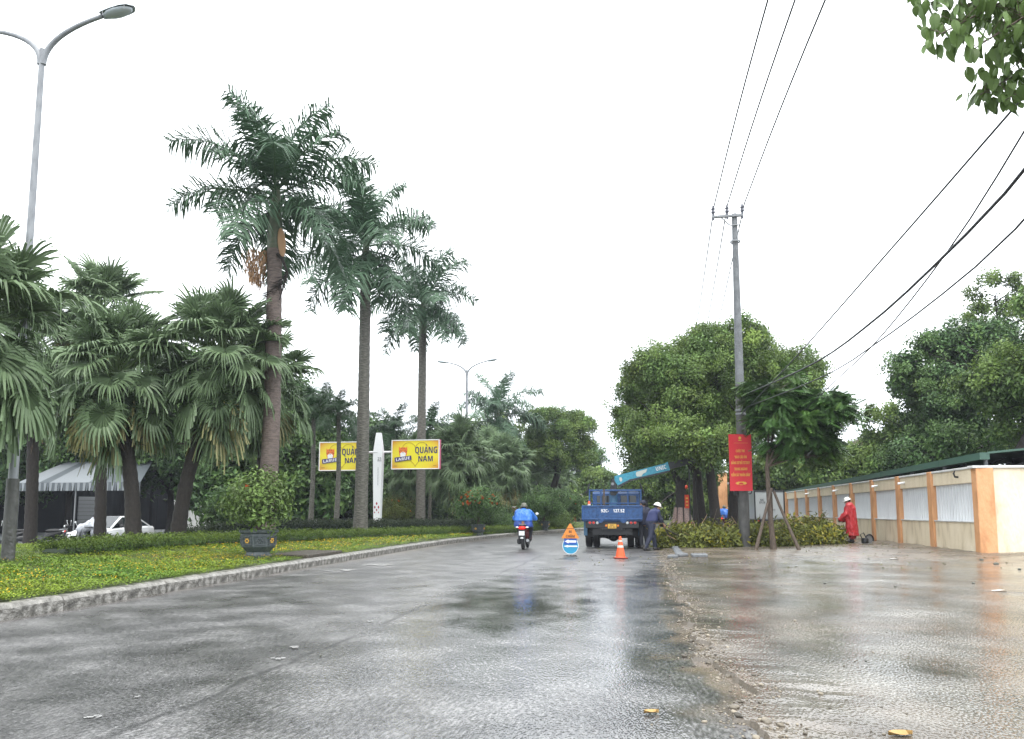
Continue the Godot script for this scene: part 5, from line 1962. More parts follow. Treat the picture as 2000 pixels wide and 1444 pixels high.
func street_lamp(foot: Vector3, top: float, label: String, k: float):
	foot.y = lawn_y(foot.x, -foot.z) - 0.02
	var h := top - foot.y
	var o = thing("street_lamp", label, "street lamp", foot, 0.0, "double armed street lamps on the median")
	var b := MB.new()
	b.tube([Vector3(0, 0, 0), Vector3(0, h * 0.5, 0), Vector3(0, h - 0.05, 0)], [0.125 * k, 0.10 * k, 0.075 * k], 10)
	put(b, "pole", M.lamp_metal, o)
	var col := MB.new()
	col.tube([Vector3(0, -0.1, 0), Vector3(0, 1.6, 0)], [0.165 * k, 0.15 * k], 10)
	put(col, "base_sleeve", M.dark_concrete if k > 0 and foot.z > -30 else M.lamp_metal, o)
	for s: float in [-1.0, 1.0]:
		var pts := []
		var rads := []
		for j in 13:
			var t := j / 12.0
			pts.append(Vector3(s * (0.045 + 1.50 * t * t * 0.55 + 1.50 * t * 0.45 * t), h - 0.35 + 1.0 * sin(t * PI * 0.5) - 0.05 + 0.14 * t, 0))
			rads.append(lerpf(0.062, 0.042, t))
		# rises steeply, then leans out
		for j in 13:
			var t := j / 12.0
			var a := t * 1.28
			pts[j] = Vector3(s * (0.03 + 0.95 * (1.0 - cos(a)) + 0.62 * t * t * t), h - 0.38 + 0.76 * sin(a) + 0.16 * t * t, 0)
		var arm := MB.new()
		arm.tube(pts, rads, 8)
		put(arm, "arm", M.lamp_metal, o)
		var e: Vector3 = pts[12]
		var dir: Vector3 = (pts[12] - pts[10]).normalized()
		dir = (dir + Vector3(s * 0.6, 0, 0)).normalized()
		var up := Vector3(0, 0, 1).cross(dir) * s
		if up.y < 0:
			up = -up
		var xf := Transform3D(Basis(dir, up, dir.cross(up)), e)
		var shell := MB.new()
		var prof := []
		for q in [[-0.04, 0.05, 0.09], [0.04, 0.10, 0.13], [0.25, 0.135, 0.155], [0.48, 0.13, 0.16], [0.62, 0.09, 0.13], [0.70, 0.03, 0.05]]:
			var ring := []
			for j in 9:
				var a := PI * j / 8.0
				ring.append(xf * Vector3(q[0], sin(a) * q[1], cos(a) * q[2]))
			prof.append(ring)
		for r in prof.size() - 1:
			for j in 8:
				shell.poly([prof[r][j], prof[r + 1][j], prof[r + 1][j + 1], prof[r][j + 1]], (prof[r][j] + prof[r + 1][j + 1]) * 0.5 - xf * Vector3(0.3, -0.02, 0))
		var hd := put(shell, "lamp_head", M.lamp_shell, o)
		var gl := MB.new()
		gl.ellip(xf * Transform3D(Basis.from_scale(Vector3(0.33, 0.075, 0.145)), Vector3(0.33, -0.012, 0)), 12, 6)
		put(gl, "glass_cover", M.lamp_glass, hd)
		var cl := MB.new()
		for c in [0.1, 0.58]:
			cl.tube([xf * Vector3(c, -0.02, 0.14), xf * Vector3(c, -0.12, 0.15)], [0.008, 0.006], 5)
		put(cl, "clips", M.grey_steel, hd)


func utility_pole():
	var f := at(1455, 1066, 27.0)
	f.y = apron_y(f.x, 27.0) - 0.05
	var h: float = at(1440, 418, 27.0).y - f.y
	var o = thing("utility_pole", "tall tapering concrete power pole with three insulators carrying the red banner", "utility pole", f)
	var b := MB.new()
	b.tube([Vector3(0, -0.2, 0), Vector3(0.0, h * 0.5, 0), Vector3(0, h, 0)], [0.185, 0.145, 0.095], 12)
	put(b, "shaft", M.grey_concrete, o)
	var low := MB.new()
	low.tube([Vector3(0, -0.2, 0), Vector3(0, 3.0, 0), Vector3(0, 5.6, 0)], [0.192, 0.172, 0.152], 12)
	put(low, "damp_foot", M.dark_concrete, o)
	for y in [4.55, 4.68, h - 1.05]:
		var r := MB.new()
		r.lathe([Vector2(0.17, y), Vector2(0.18, y + 0.01), Vector2(0.18, y + 0.06), Vector2(0.17, y + 0.07)], 12)
		put(r, "band", M.grey_steel, o)
	var arm := MB.new()
	arm.box(Vector3(-0.25, h - 0.1, 0.11), Vector3(1.08, 0.09, 0.09), Transform3D.IDENTITY, 0.01)
	put(arm, "crossarm", M.grey_steel, o)
	var br := MB.new()
	br.tube([Vector3(-0.46, h - 0.16, 0.12), Vector3(-0.18, h - 0.44, 0.12), Vector3(-0.1, h - 0.45, 0.12), Vector3(0.16, h - 0.45, 0.12)], [0.025, 0.025, 0.025, 0.025], 6)
	put(br, "brace", M.grey_steel, o)
	for x in [-0.74, -0.26, 0.26]:
		var y: float = h - 0.10
		var ins := MB.new()
		ins.lathe([Vector2(0.035, y - 0.12), Vector2(0.045, y + 0.04), Vector2(0.04, y + 0.12), Vector2(0.075, y + 0.15), Vector2(0.06, y + 0.23), Vector2(0.05, y + 0.26), Vector2(0.08, y + 0.29), Vector2(0.045, y + 0.33), Vector2(0.035, y + 0.36), Vector2(0.045, y + 0.37), Vector2(0.02, y + 0.42), Vector2(0.0, y + 0.43)], 10, Transform3D(Basis.IDENTITY, Vector3(x, 0, 0.11)))
		put(ins, "insulator", M.porcelain, o)
	var bx := MB.new()
	bx.box(Vector3(-0.24, 2.0, 0.02), Vector3(0.14, 0.42, 0.16), Transform3D.IDENTITY, 0.01)
	put(bx, "meter_box", M.dark_steel, o)
	o.set_meta("top", h)


func red_banner():
	var c := at(1446.5, 903.5, 26.5)
	var o = thing("red_banner", "long red banner with yellow lettering and a lotus hanging on the power pole", "banner", c)
	var w := 0.735
	var h := 1.92
	var pts := [Vector2(-w / 2, -h / 2), Vector2(w / 2, -h / 2 + 0.01), Vector2(w / 2, h / 2 - 0.01), Vector2(w / 2 - 0.06, h / 2), Vector2(w / 2 - 0.09, h / 2 - 0.06), Vector2(w / 2 - 0.16, h / 2 - 0.05), Vector2(w / 2 - 0.2, h / 2 - 0.01), Vector2(-w / 2, h / 2)]
	var b := MB.new()
	# a sheet with slight waves, 8 mm thick
	var nx := 8
	var ny := 18
	for side in [1.0, -1.0]:
		for j in ny:
			for i in nx:
				var q := []
				for e in [[0, 0], [1, 0], [1, 1], [0, 1]]:
					var u := float(i + e[0]) / nx
					var v := float(j + e[1]) / ny
					var y := lerpf(-h / 2, h / 2, v)
					if j + e[1] == ny:
						y += [0.0, 0.0, 0.0, 0.0, -0.005, -0.01, -0.05, -0.055, 0.0][i + e[0]]
					q.append(Vector3(lerpf(-w / 2, w / 2, u), y, 0.012 * sin(u * 5.0 + v * 4.0) + side * 0.004))
				b.poly(q, Vector3(0, 0, side))
	put(b, "cloth", M.banner_red, o)
	pts = pts
	var z := 0.022
	var rows := [["CUỘC THI", 0.40, 0.28, 0.11], ["“BÁO CÁO ÁN", 0.195, 0.40, 0.115], ["BẰNG SƠ ĐỒ TƯ DUY", 0.0, 0.60, 0.12], ["TRONG NGÀNH", -0.21, 0.42, 0.115], ["KIỂM SÁT NHÂN DÂN”", -0.41, 0.62, 0.12]]
	for q in rows:
		words(q[0], o, M.gold_print, Transform3D(Basis.IDENTITY, Vector3(0, q[1], z)), q[2], q[3], 0.004)
	# the small round emblem and rule at the top
	var em := MB.new()
	em.extrude(em.disc_poly(14, 0.045, 0.045), z - 0.002, z + 0.004, Transform3D(Basis.IDENTITY, Vector3(0, 0.83, 0)))
	put(em, "emblem", M.gold_print, o)
	flat([Vector2(-0.055, 0.735), Vector2(0.055, 0.735), Vector2(0.045, 0.765), Vector2(-0.045, 0.765)], z - 0.002, 0.005, o, "emblem_ribbon", M.gold_print)
	flat([Vector2(-0.2, 0.655), Vector2(0.26, 0.65), Vector2(0.26, 0.656), Vector2(-0.2, 0.661)], z - 0.002, 0.004, o, "rule", M.gold_print)
	# the lotus
	var lot := MB.new()
	for k in 9:
		var a := deg_to_rad(lerpf(165, 15, k / 8.0))
		var l: float = [0.20, 0.19, 0.17, 0.15, 0.15, 0.15, 0.17, 0.19, 0.20][k]
		var d := Vector2(cos(a), sin(a) * 0.62)
		var p := Vector2(-d.y, d.x) * 0.13
		var ring := PackedVector2Array()
		for e in [[0.35, 0.0], [0.6, 0.8], [0.8, 0.8], [1.0, 0.0], [0.8, -0.8], [0.6, -0.8]]:
			ring.append(d * l * e[0] + p * e[1] * l)
		lot.extrude(ring, z - 0.002, z + 0.003, Transform3D(Basis.IDENTITY, Vector3(0, -0.73, 0)))
	for e in [-1.0, 0.0, 1.0]:
		lot.extrude(PackedVector2Array([Vector2(-0.05, -0.004), Vector2(0.05, -0.004), Vector2(0.04, 0.012), Vector2(-0.04, 0.012)]), z - 0.002, z + 0.003, Transform3D(Basis.IDENTITY, Vector3(e * 0.1, -0.74 - 0.02 * (1 - absf(e)), 0)))
	put(lot, "lotus", M.gold_print, o)
	for y in [-0.94, 0.93]:
		var bar := MB.new()
		bar.tube([Vector3(-w / 2 - 0.02, y, -0.02), Vector3(w / 2 + 0.02, y, -0.02)], [0.012, 0.012], 6)
		put(bar, "bar", M.dark_steel, o)


func billboard(parent_label: String, c: Vector3, w: float, h: float, deep: float, full: bool):
	var o = thing("billboard", parent_label, "billboard", c, 0.0, "yellow billboards on the median")
	var box := MB.new()
	box.box(Vector3(0, 0, -deep * 0.5 - 0.012), Vector3(w, h, deep), Transform3D.IDENTITY, 0.012)
	put(box, "casing", M.billboard_side, o)
	var pr := MB.new()
	pr.tinted = true
	var n := 16
	for i in n:
		for j in n:
			var q := []
			var cc := []
			for e in [[0, 0], [1, 0], [1, 1], [0, 1]]:
				var u := float(i + e[0]) / n
				var v := float(j + e[1]) / n
				var edge := maxf(absf(u - 0.5), absf(v - 0.5)) * 2.0
				var corner := pow(absf(u - 0.5) * 2.0, 2.0) * pow(absf(v - 0.5) * 2.0, 1.5)
				cc.append(Color(0.74, 0.65, 0.035).lerp(Color(0.58, 0.24, 0.03), clampf(corner * 1.1 + 0.15 * smoothstep(0.8, 1.0, edge), 0, 1)))
				q.append(Vector3((u - 0.5) * (w - 0.08), (v - 0.5) * (h - 0.08), 0.0))
			var f := pr.v.size()
			pr.poly(q, Vector3.BACK)
			for e in 4:
				pr.c[f + e] = cc[e]
	put(pr, "print", M.billboard_print, o)
	for s: float in [-1.0, 1.0]:
		var f1 := MB.new()
		f1.box(Vector3(0, s * (h * 0.5 - 0.02), 0.006), Vector3(w, 0.045, 0.03), Transform3D.IDENTITY, 0.006)
		put(f1, "frame", M.white_paint, o)
		var f2 := MB.new()
		f2.box(Vector3(s * (w * 0.5 - 0.02), 0, 0.005), Vector3(0.045, h - 0.046, 0.03), Transform3D.IDENTITY, 0.006)
		put(f2, "frame", M.white_paint, o)
	if not full:
		words("QUẢNG", o, M.navy_print, Transform3D(Basis.IDENTITY, Vector3(0.45, 0.15, 0.008)), 0.8, 0.34)
		words("NAM", o, M.navy_print, Transform3D(Basis.IDENTITY, Vector3(0.45, -0.3, 0.008)), 0.6, 0.26)
		return o
	# heart outline
	var hp := []
	for k in 61:
		var t := TAU * k / 60
		hp.append(Vector3(0.042 * 16.0 * pow(sin(t), 3.0) * w / 2.45, (0.042 * (13.0 * cos(t) - 5.0 * cos(2.0 * t) - 2.0 * cos(3.0 * t) - cos(4.0 * t)) + 0.10) * h / 1.46, 0.004))
	var hb := MB.new()
	hb.tube(hp, hp.map(func(_x): return 0.013), 5, false)
	put(hb, "heart_outline", M.emblem_ochre, o)
	words("QUẢNG", o, M.navy_print, Transform3D(Basis.IDENTITY, Vector3(0.56, 0.18, 0.008)), 1.13, 0.40)
	words("NAM", o, M.navy_print, Transform3D(Basis.IDENTITY, Vector3(0.53, -0.21, 0.008)), 0.74, 0.27)
	# a plain orange animal emblem over a slanting dark ribbon
	var ex := Transform3D(Basis.IDENTITY, Vector3(-0.63, 0.12, 0))
	flat([Vector2(-0.21, 0.30), Vector2(-0.16, 0.22), Vector2(-0.05, 0.25), Vector2(0.05, 0.25), Vector2(0.16, 0.22), Vector2(0.21, 0.30), Vector2(0.22, 0.08), Vector2(0.19, -0.12), Vector2(0.10, -0.26), Vector2(-0.10, -0.26), Vector2(-0.19, -0.12), Vector2(-0.22, 0.08)], 0.004, 0.006, o, "emblem_head", M.emblem_orange, ex)
	flat([Vector2(-0.15, -0.06), Vector2(-0.04, 0.02), Vector2(0.04, 0.02), Vector2(0.15, -0.06), Vector2(0.12, -0.24), Vector2(-0.12, -0.24)], 0.012, 0.004, o, "emblem_muzzle", M.white_paint, ex)
	for s: float in [-1.0, 1.0]:
		flat([Vector2(s * 0.05, 0.06), Vector2(s * 0.13, 0.10), Vector2(s * 0.12, 0.06)], 0.012, 0.004, o, "emblem_mark", M.ink, ex)
		flat([Vector2(s * 0.20, 0.05), Vector2(s * 0.12, 0.01), Vector2(s * 0.20, 0.015)], 0.012, 0.004, o, "emblem_mark", M.ink, ex)
		flat([Vector2(s * 0.06, 0.22), Vector2(s * 0.03, 0.14), Vector2(s * 0.08, 0.2)], 0.012, 0.004, o, "emblem_mark", M.ink, ex)
	flat([Vector2(-0.04, 0.0), Vector2(0.04, 0.0), Vector2(0.0, -0.05)], 0.018, 0.004, o, "emblem_mark", M.crimson, ex)
	var rx := Transform3D(Basis(Vector3(0, 0, 1), 0.13), Vector3(-0.62, -0.21, 0))
	flat([Vector2(-0.43, -0.11), Vector2(0.43, -0.11), Vector2(0.43, 0.10), Vector2(-0.43, 0.12)], 0.022, 0.006, o, "ribbon", M.navy_purple, rx)
	words("LARUE", o, M.white_paint, rx * Transform3D(Basis.IDENTITY, Vector3(0, 0, 0.031)), 0.72, 0.145)
	for s: float in [-1.0, 1.0]:
		flat([Vector2(-0.09, -0.02), Vector2(0.09, -0.02), Vector2(0.09, 0.02), Vector2(-0.09, 0.02)], 0.004, 0.003, o, "small_print", M.emblem_ochre, Transform3D(Basis.IDENTITY, Vector3(s * 1.0 * w / 2.45, -0.56, 0)))
	return o


func pylon_and_billboards():
	var s := 36.0
	var f := at(737, 1020, s)
	f.y = lawn_y(f.x, s) - 0.1
	var top: float = at(737, 846, s).y - f.y
	var o = thing("white_pylon", "tall faceted white pylon with red diamonds between the two yellow billboards", "sign pylon", f)
	var b := MB.new()
	var ring := func(y, w, d): return [Vector3(-w, y, d), Vector3(w, y, d), Vector3(w, y, -d), Vector3(-w, y, -d)]
	var rings := [ring.call(0, 0.155, 0.13), ring.call(top * 0.74, 0.235, 0.16), ring.call(top * 0.80, 0.235, 0.16), ring.call(top, 0.115, 0.10)]
	for k in 3:
		for j in 4:
			var c: Vector3 = (rings[k][j] + rings[k][(j + 1) % 4]) * 0.5
			b.poly([rings[k][j], rings[k][(j + 1) % 4], rings[k + 1][(j + 1) % 4], rings[k + 1][j]], Vector3(c.x, 0, c.z))
	b.poly(rings[3], Vector3.UP)
	put(b, "column", M.white_paint, o)
	var yf := func(y): return 0.13 + 0.03 * y / (top * 0.74) + 0.006
	for q in [[0.0, 1.40, 1.0], [-0.095, 1.22, 0.95], [0.095, 1.22, 0.95], [0.0, 1.08, 0.8], [-0.1, 0.96, 0.6], [0.1, 0.96, 0.6]]:
		var r: float = 0.085 * q[2]
		flat([Vector2(q[0], q[1] - r), Vector2(q[0] + r * 0.55, q[1]), Vector2(q[0], q[1] + r), Vector2(q[0] - r * 0.55, q[1])], yf.call(q[1]), 0.008, o, "diamond", M.crimson)
	words("21", o, M.ink, Transform3D(Basis.IDENTITY, Vector3(0.10, top * 0.735, 0.172)), 0.17, 0.14, 0.004, "Droid Sans", 400)
	flat([Vector2(0.0, top * 0.735 - 0.12), Vector2(0.21, top * 0.735 - 0.12), Vector2(0.21, top * 0.735 - 0.10), Vector2(0.0, top * 0.735 - 0.10)], 0.166, 0.006, o, "rule", M.ink)
	flat([Vector2(-0.22, top * 0.795), Vector2(0.0, top * 0.795), Vector2(0.0, top * 0.795 + 0.015), Vector2(-0.22, top * 0.795 + 0.015)], 0.165, 0.006, o, "rule", M.grey_steel)
	for k in 12:
		flat([Vector2(0.03, 2.3 + k * 0.075), Vector2(0.055, 2.3 + k * 0.075), Vector2(0.055, 2.35 + k * 0.075), Vector2(0.03, 2.35 + k * 0.075)], yf.call(2.3 + k * 0.075), 0.005, o, "small_letter", M.grey_steel)
	var arm := MB.new()
	var ay: float = at(737, 883, s).y - f.y
	arm.tube([Vector3(-0.9, ay, -0.2), Vector3(0.9, ay, -0.2)], [0.055, 0.055], 8)
	put(arm, "cross_arm", M.white_paint, o)
	billboard("yellow billboard with a navy town name right of the white pylon", at(811, 888, s), 2.46, 1.46, 0.30, true)
	billboard("matching yellow billboard left of the pylon, half hidden by palm trunks", at(668, 891.5, s), 2.46, 1.46, 0.30, true)
	# the far one
	var fb = billboard("small far yellow billboard beside the blue truck", at(1122, 976, 82.0), 1.7, 1.15, 0.2, false)
	var post := MB.new()
	post.box(Vector3(0, -1.5, -0.15), Vector3(0.35, 1.9, 0.2), Transform3D.IDENTITY, 0.02)
	put(post, "post", M.emblem_orange, fb)


func go_slow_sign():
	var f := at(1114.5, 1086, 22.4) * Vector3(1, 0, 1)
	var o = thing("go_slow_sign", "orange triangular go slow sign over a round blue arrow sign on the road", "road sign", f)
	var k := 1.0 / 66.0
	var post := MB.new()
	post.tube([Vector3(0, 0.02, -0.02), Vector3(0, 0.85, -0.02)], [0.02, 0.02], 8)
	put(post, "post", M.grey_steel, o)
	var base := MB.new()
	base.tube([Vector3(-0.2, 0.016, 0.05), Vector3(0.2, 0.016, 0.05)], [0.012, 0.012], 6)
	base.tube([Vector3(-0.14, 0.016, -0.2), Vector3(0.0, 0.02, 0.08), Vector3(0.14, 0.016, -0.2)], [0.012, 0.014, 0.012], 6)
	put(base, "foot", M.dark_steel, o)
	var disc := MB.new()
	disc.extrude(disc.disc_poly(28, 0.23, 0.24), 0.0, 0.012, Transform3D(Basis.IDENTITY, Vector3(0, 0.31, 0)))
	put(disc, "round_plate", M.sign_cyan, o)
	var rim := MB.new()
	var ring := []
	var rr2 := []
	for j in 29:
		ring.append(Vector3(cos(TAU * j / 28) * 0.232, 0.31 + sin(TAU * j / 28) * 0.242, 0.008))
		rr2.append(0.008)
	rim.tube(ring, rr2, 5, false)
	put(rim, "rim", M.white_paint, o)
	flat([Vector2(-0.185, 0.345), Vector2(0.185, 0.345), Vector2(0.185, 0.525), Vector2(-0.185, 0.525)], 0.014, 0.008, o, "upper_plate", M.sign_blue)
	for q in [[0.435, 0.03, 0.165, 0.0], [0.295, 0.019, 0.2, 1.0]]:
		var y: float = q[0]
		var t: float = q[1]
		var l: float = q[2]
		flat([Vector2(-l, y), Vector2(-l * 0.35, y + t * 1.9), Vector2(-l * 0.35, y + t), Vector2(l, y + t), Vector2(l, y - t), Vector2(-l * 0.35, y - t), Vector2(-l * 0.35, y - t * 1.9)], 0.024 if q[3] == 0.0 else 0.014, 0.005, o, "arrow", M.white_paint)
	var tri := MB.new()
	tri.extrude(PackedVector2Array([Vector2(-0.265, 0.525), Vector2(0.265, 0.525), Vector2(0.02, 0.955), Vector2(-0.02, 0.955)]), 0.03, 0.042)
	put(tri, "triangle_plate", M.sign_orange, o)
	words("ĐI", o, M.ink, Transform3D(Basis.IDENTITY, Vector3(0.0, 0.72, 0.046)), 0.085, 0.07)
	words("CHẬM", o, M.ink, Transform3D(Basis.IDENTITY, Vector3(0.0, 0.60, 0.046)), 0.26, 0.095)
	flat([Vector2(-0.1, 0.81), Vector2(0.1, 0.805), Vector2(0.1, 0.815), Vector2(-0.1, 0.82)], 0.044, 0.004, o, "seam", M.dark_red)
	k = k


func traffic_cone(foot: Vector3, h: float, label: String):
	var o = thing("traffic_cone", label, "traffic cone", foot, 0.15, "orange traffic cones")
	var k := h / 0.61
	var b := MB.new()
	b.box(Vector3(0, 0.018, 0) * k, Vector3(0.37, 0.036, 0.37) * k, Transform3D.IDENTITY, 0.01)
	put(b, "base", M.cone_base, o)
	var c := MB.new()
	c.lathe([Vector2(0.145 * k, 0.037 * k), Vector2(0.135 * k, 0.06 * k), Vector2(0.032 * k, 0.60 * k), Vector2(0.025 * k, 0.61 * k), Vector2(0.0, 0.61 * k)], 18)
	put(c, "body", M.cone_orange, o)
	for q in [[0.30, 0.065], [0.46, 0.045]]:
		var y: float = q[0] * k
		var r := func(v): return lerpf(0.135, 0.032, (v / k - 0.06) / 0.54) * k + 0.003
		var bd := MB.new()
		bd.lathe([Vector2(r.call(y) - 0.002, y), Vector2(r.call(y), y + 0.002), Vector2(r.call(y + q[1] * k), y + q[1] * k)], 18)
		put(bd, "band", M.worn_patch, o)


func striped_post(foot: Vector3, h: float, r: float, n: int, m: Material, label: String):
	foot.y = lawn_y(foot.x, -foot.z) - 0.05
	var o = thing("striped_post", label, "marker post", foot)
	for k in n:
		var b := MB.new()
		b.tube([Vector3(0, h * k / n, 0), Vector3(0, h * (k + 1) / n - 0.002, 0)], [r, r], 10)
		put(b, "stripe", m if k % 2 == 0 else M.white_paint, o)


func branch_heaps():
	var heaps := [
		[Vector2(0.75, 26.6), Vector2(3.0, 28.6), 0.5, "heap of cut leafy branches along the kerb beside the worker in blue", 1050],
		[Vector2(3.1, 27.6), Vector2(5.2, 29.4), 0.45, "heap of cut branches between the power pole and the staked tree", 800],
		[Vector2(4.7, 29.2), Vector2(6.9, 31.6), 0.62, "heap of cut branches in front of the worker in the red raincoat", 1300]]
	for q in heaps:
		var a: Vector2 = q[0]
		var c: Vector2 = q[1]
		var h: float = q[2]
		var mid := (a + c) * 0.5
		var y := apron_y(mid.x, mid.y)
		var o = thing("branch_heap", q[3], "cut branches", Vector3(mid.x, y, -mid.y), 0.0, "heaps of cut branches")
		var rx := (c.x - a.x) * 0.56
		var rz := (c.y - a.y) * 0.62
		var places := [[], [], []]
		var tints := [[], [], []]
		for k in q[4]:
			var t := rr(0, TAU)
			var r := sqrt(rr(0, 1))
			var x := cos(t) * r * rx
			var z := sin(t) * r * rz
			var top := h * pow(1.0 - r * r, 0.55) * (0.8 + 0.6 * soft.get_noise_2d((x + mid.x) * 1.3, (z + mid.y) * 1.3))
			var p := Vector3(x, maxf(0.03, top * pow(rr(0, 1), 0.5)), z)
			if rng.randf() < 0.2:
				p += Vector3(x * 0.12, rr(0.0, 0.22), z * 0.12)
			var m := rng.randi() % 3
			places[m].append(Transform3D(aim((Vector3(x, 0.25, z).normalized() * 0.6 + ball()).normalized(), rr(0, TAU)).scaled(Vector3.ONE * rr(0.6, 1.05)), p))
			var tn := rr(0.6, 1.5)
			tints[m].append(Color(tn * 1.15, tn, tn * 0.8) if rng.randf() < 0.8 else Color(2.4, 1.7, 0.8))
		for m in 3:
			scatter("foliage", sprays.broad[m] if m != 1 else sprays.mid[0], M.cut_leaf, places[m], tints[m], o)
		for k in 34:
			var b := MB.new()
			var st := Vector3(rr(-rx, rx) * 0.7, rr(0.1, h * 0.6), rr(-rz, rz) * 0.7)
			var d := Vector3(rr(-1, 1), rr(-0.1, 0.7), rr(-0.4, 0.9)).normalized() * rr(0.6, 1.3)
			b.tube([st, st + d * 0.5 + ball() * 0.06, st + d], [0.022, 0.016, 0.006], 6)
			put(b, "branch", M.brown_bark if k % 3 else M.pale_wood, o)
	var places := []
	var tints := []
	for k in 900:
		var x := 0.3 + 8.2 * rr(0, 1)
		var s := 25.0 + 6.0 * pow(rr(0, 1), 0.6)
		if rng.randf() < 0.25:
			x = rr(-2.0, 8.6)
			s = rr(18.0, 27.0)
		var y := apron_y(x, s) if x > edge_x(s) else 0.004
		places.append(Transform3D(aim(Vector3(rr(-0.5, 0.5), 1, rr(-0.5, 0.5)), rr(0, TAU)).scaled(Vector3.ONE * rr(0.4, 0.8)), Vector3(x, y + 0.006, -s)))
		tints.append(Color(1.5, 1.2, 0.8) * rr(0.3, 1.3))
	var lf := MB.new()
	leaf(lf, Vector3(-0.05, 0, 0), Vector3(1, 0.1, 0).normalized(), Vector3.UP, 0.11, 0.05)
	tag(scatter("leaf_litter", lf.mesh(), M.cut_leaf, places, tints), "single leaves strewn over the pavement round the cut branches", "leaf litter")


func curve_line(pts: Array, n: int) -> Array:
	var c := Curve3D.new()
	for k in pts.size():
		var prev: Vector3 = pts[maxi(k - 1, 0)]
		var next: Vector3 = pts[mini(k + 1, pts.size() - 1)]
		c.add_point(pts[k], -(next - prev) / 6.0, (next - prev) / 6.0)
	var out := []
	for k in n + 1:
		out.append(c.sample_baked(c.get_baked_length() * k / n, true))
	return out


func wires():
	var q3 := [[1395, 402, 1500, 1357, "left"], [1421, 400, 1553, 1377, "middle"], [1454, 398, 1612, 1398, "right"]]
	for q in q3:
		var i := at(q[0], q[1], 26.9)
		var over := at(q[2], 0, 16.4)
		var back := over + (over - i) * 2.4
		back.y = i.y - 0.5
		var o = thing("power_line", "thin power line on the %s insulator running overhead towards the camera" % q[4], "wire", i, 0.0, "power lines over the pavement")
		for path in [[i, over, back], [i, at(q[3], 655, 44.0), at(q[3] - 22, 742, 60.0)]]:
			var line := curve_line(path.map(func(p): return p - i), 24)
			var b := MB.new()
			b.tube(line, line.map(func(_p): return 0.023), 5)
			put(b, "span", M.wire, o)
	var cables := [
		[[[1446, 812], [1555, 697], [1770, 453], [1985, 206], [2120, 55]], 0.014, 26.4, 9.0, "straight dark cable highest of the four on the right"],
		[[[1446, 775], [1580, 715], [1700, 632], [1850, 495], [2000, 337], [2130, 180]], 0.020, 26.4, 8.6, "thick sagging dark cable on the right, second from the top"],
		[[[1446, 800], [1600, 739], [1720, 665], [1880, 543], [2000, 431], [2130, 290]], 0.013, 26.4, 9.0, "sagging cable lowest of the four on the right"],
		[[[1560, 812], [1630, 746], [1715, 664], [1855, 486], [2000, 258], [2100, 80]], 0.012, 26.0, 9.4, "thin cable crossing two others on the right"]]
	for q in cables:
		var px: Array = q[0]
		var pts := []
		for p in px:
			var t: float = (p[0] - px[0][0]) / (2000.0 - px[0][0])
			pts.append(at(p[0], p[1], 1.0 / lerpf(1.0 / q[2], 1.0 / q[3], t)))
		var last: Vector3 = pts[pts.size() - 1]
		var run: Vector3 = (last - pts[pts.size() - 2]).normalized()
		pts.append(last + run * 9.0 - Vector3(0, 0.5, 0))
		pts.append(last + run * 20.0 - Vector3(0, 2.4, 0))
		var o = thing("cable", q[4], "cable", pts[0], 0.0, "communication cables on the right")
		var line := curve_line(pts.map(func(p): return p - pts[0]), 40)
		var b := MB.new()
		b.tube(line, line.map(func(_p): return q[1]), 6)
		put(b, "strand", M.wire, o)


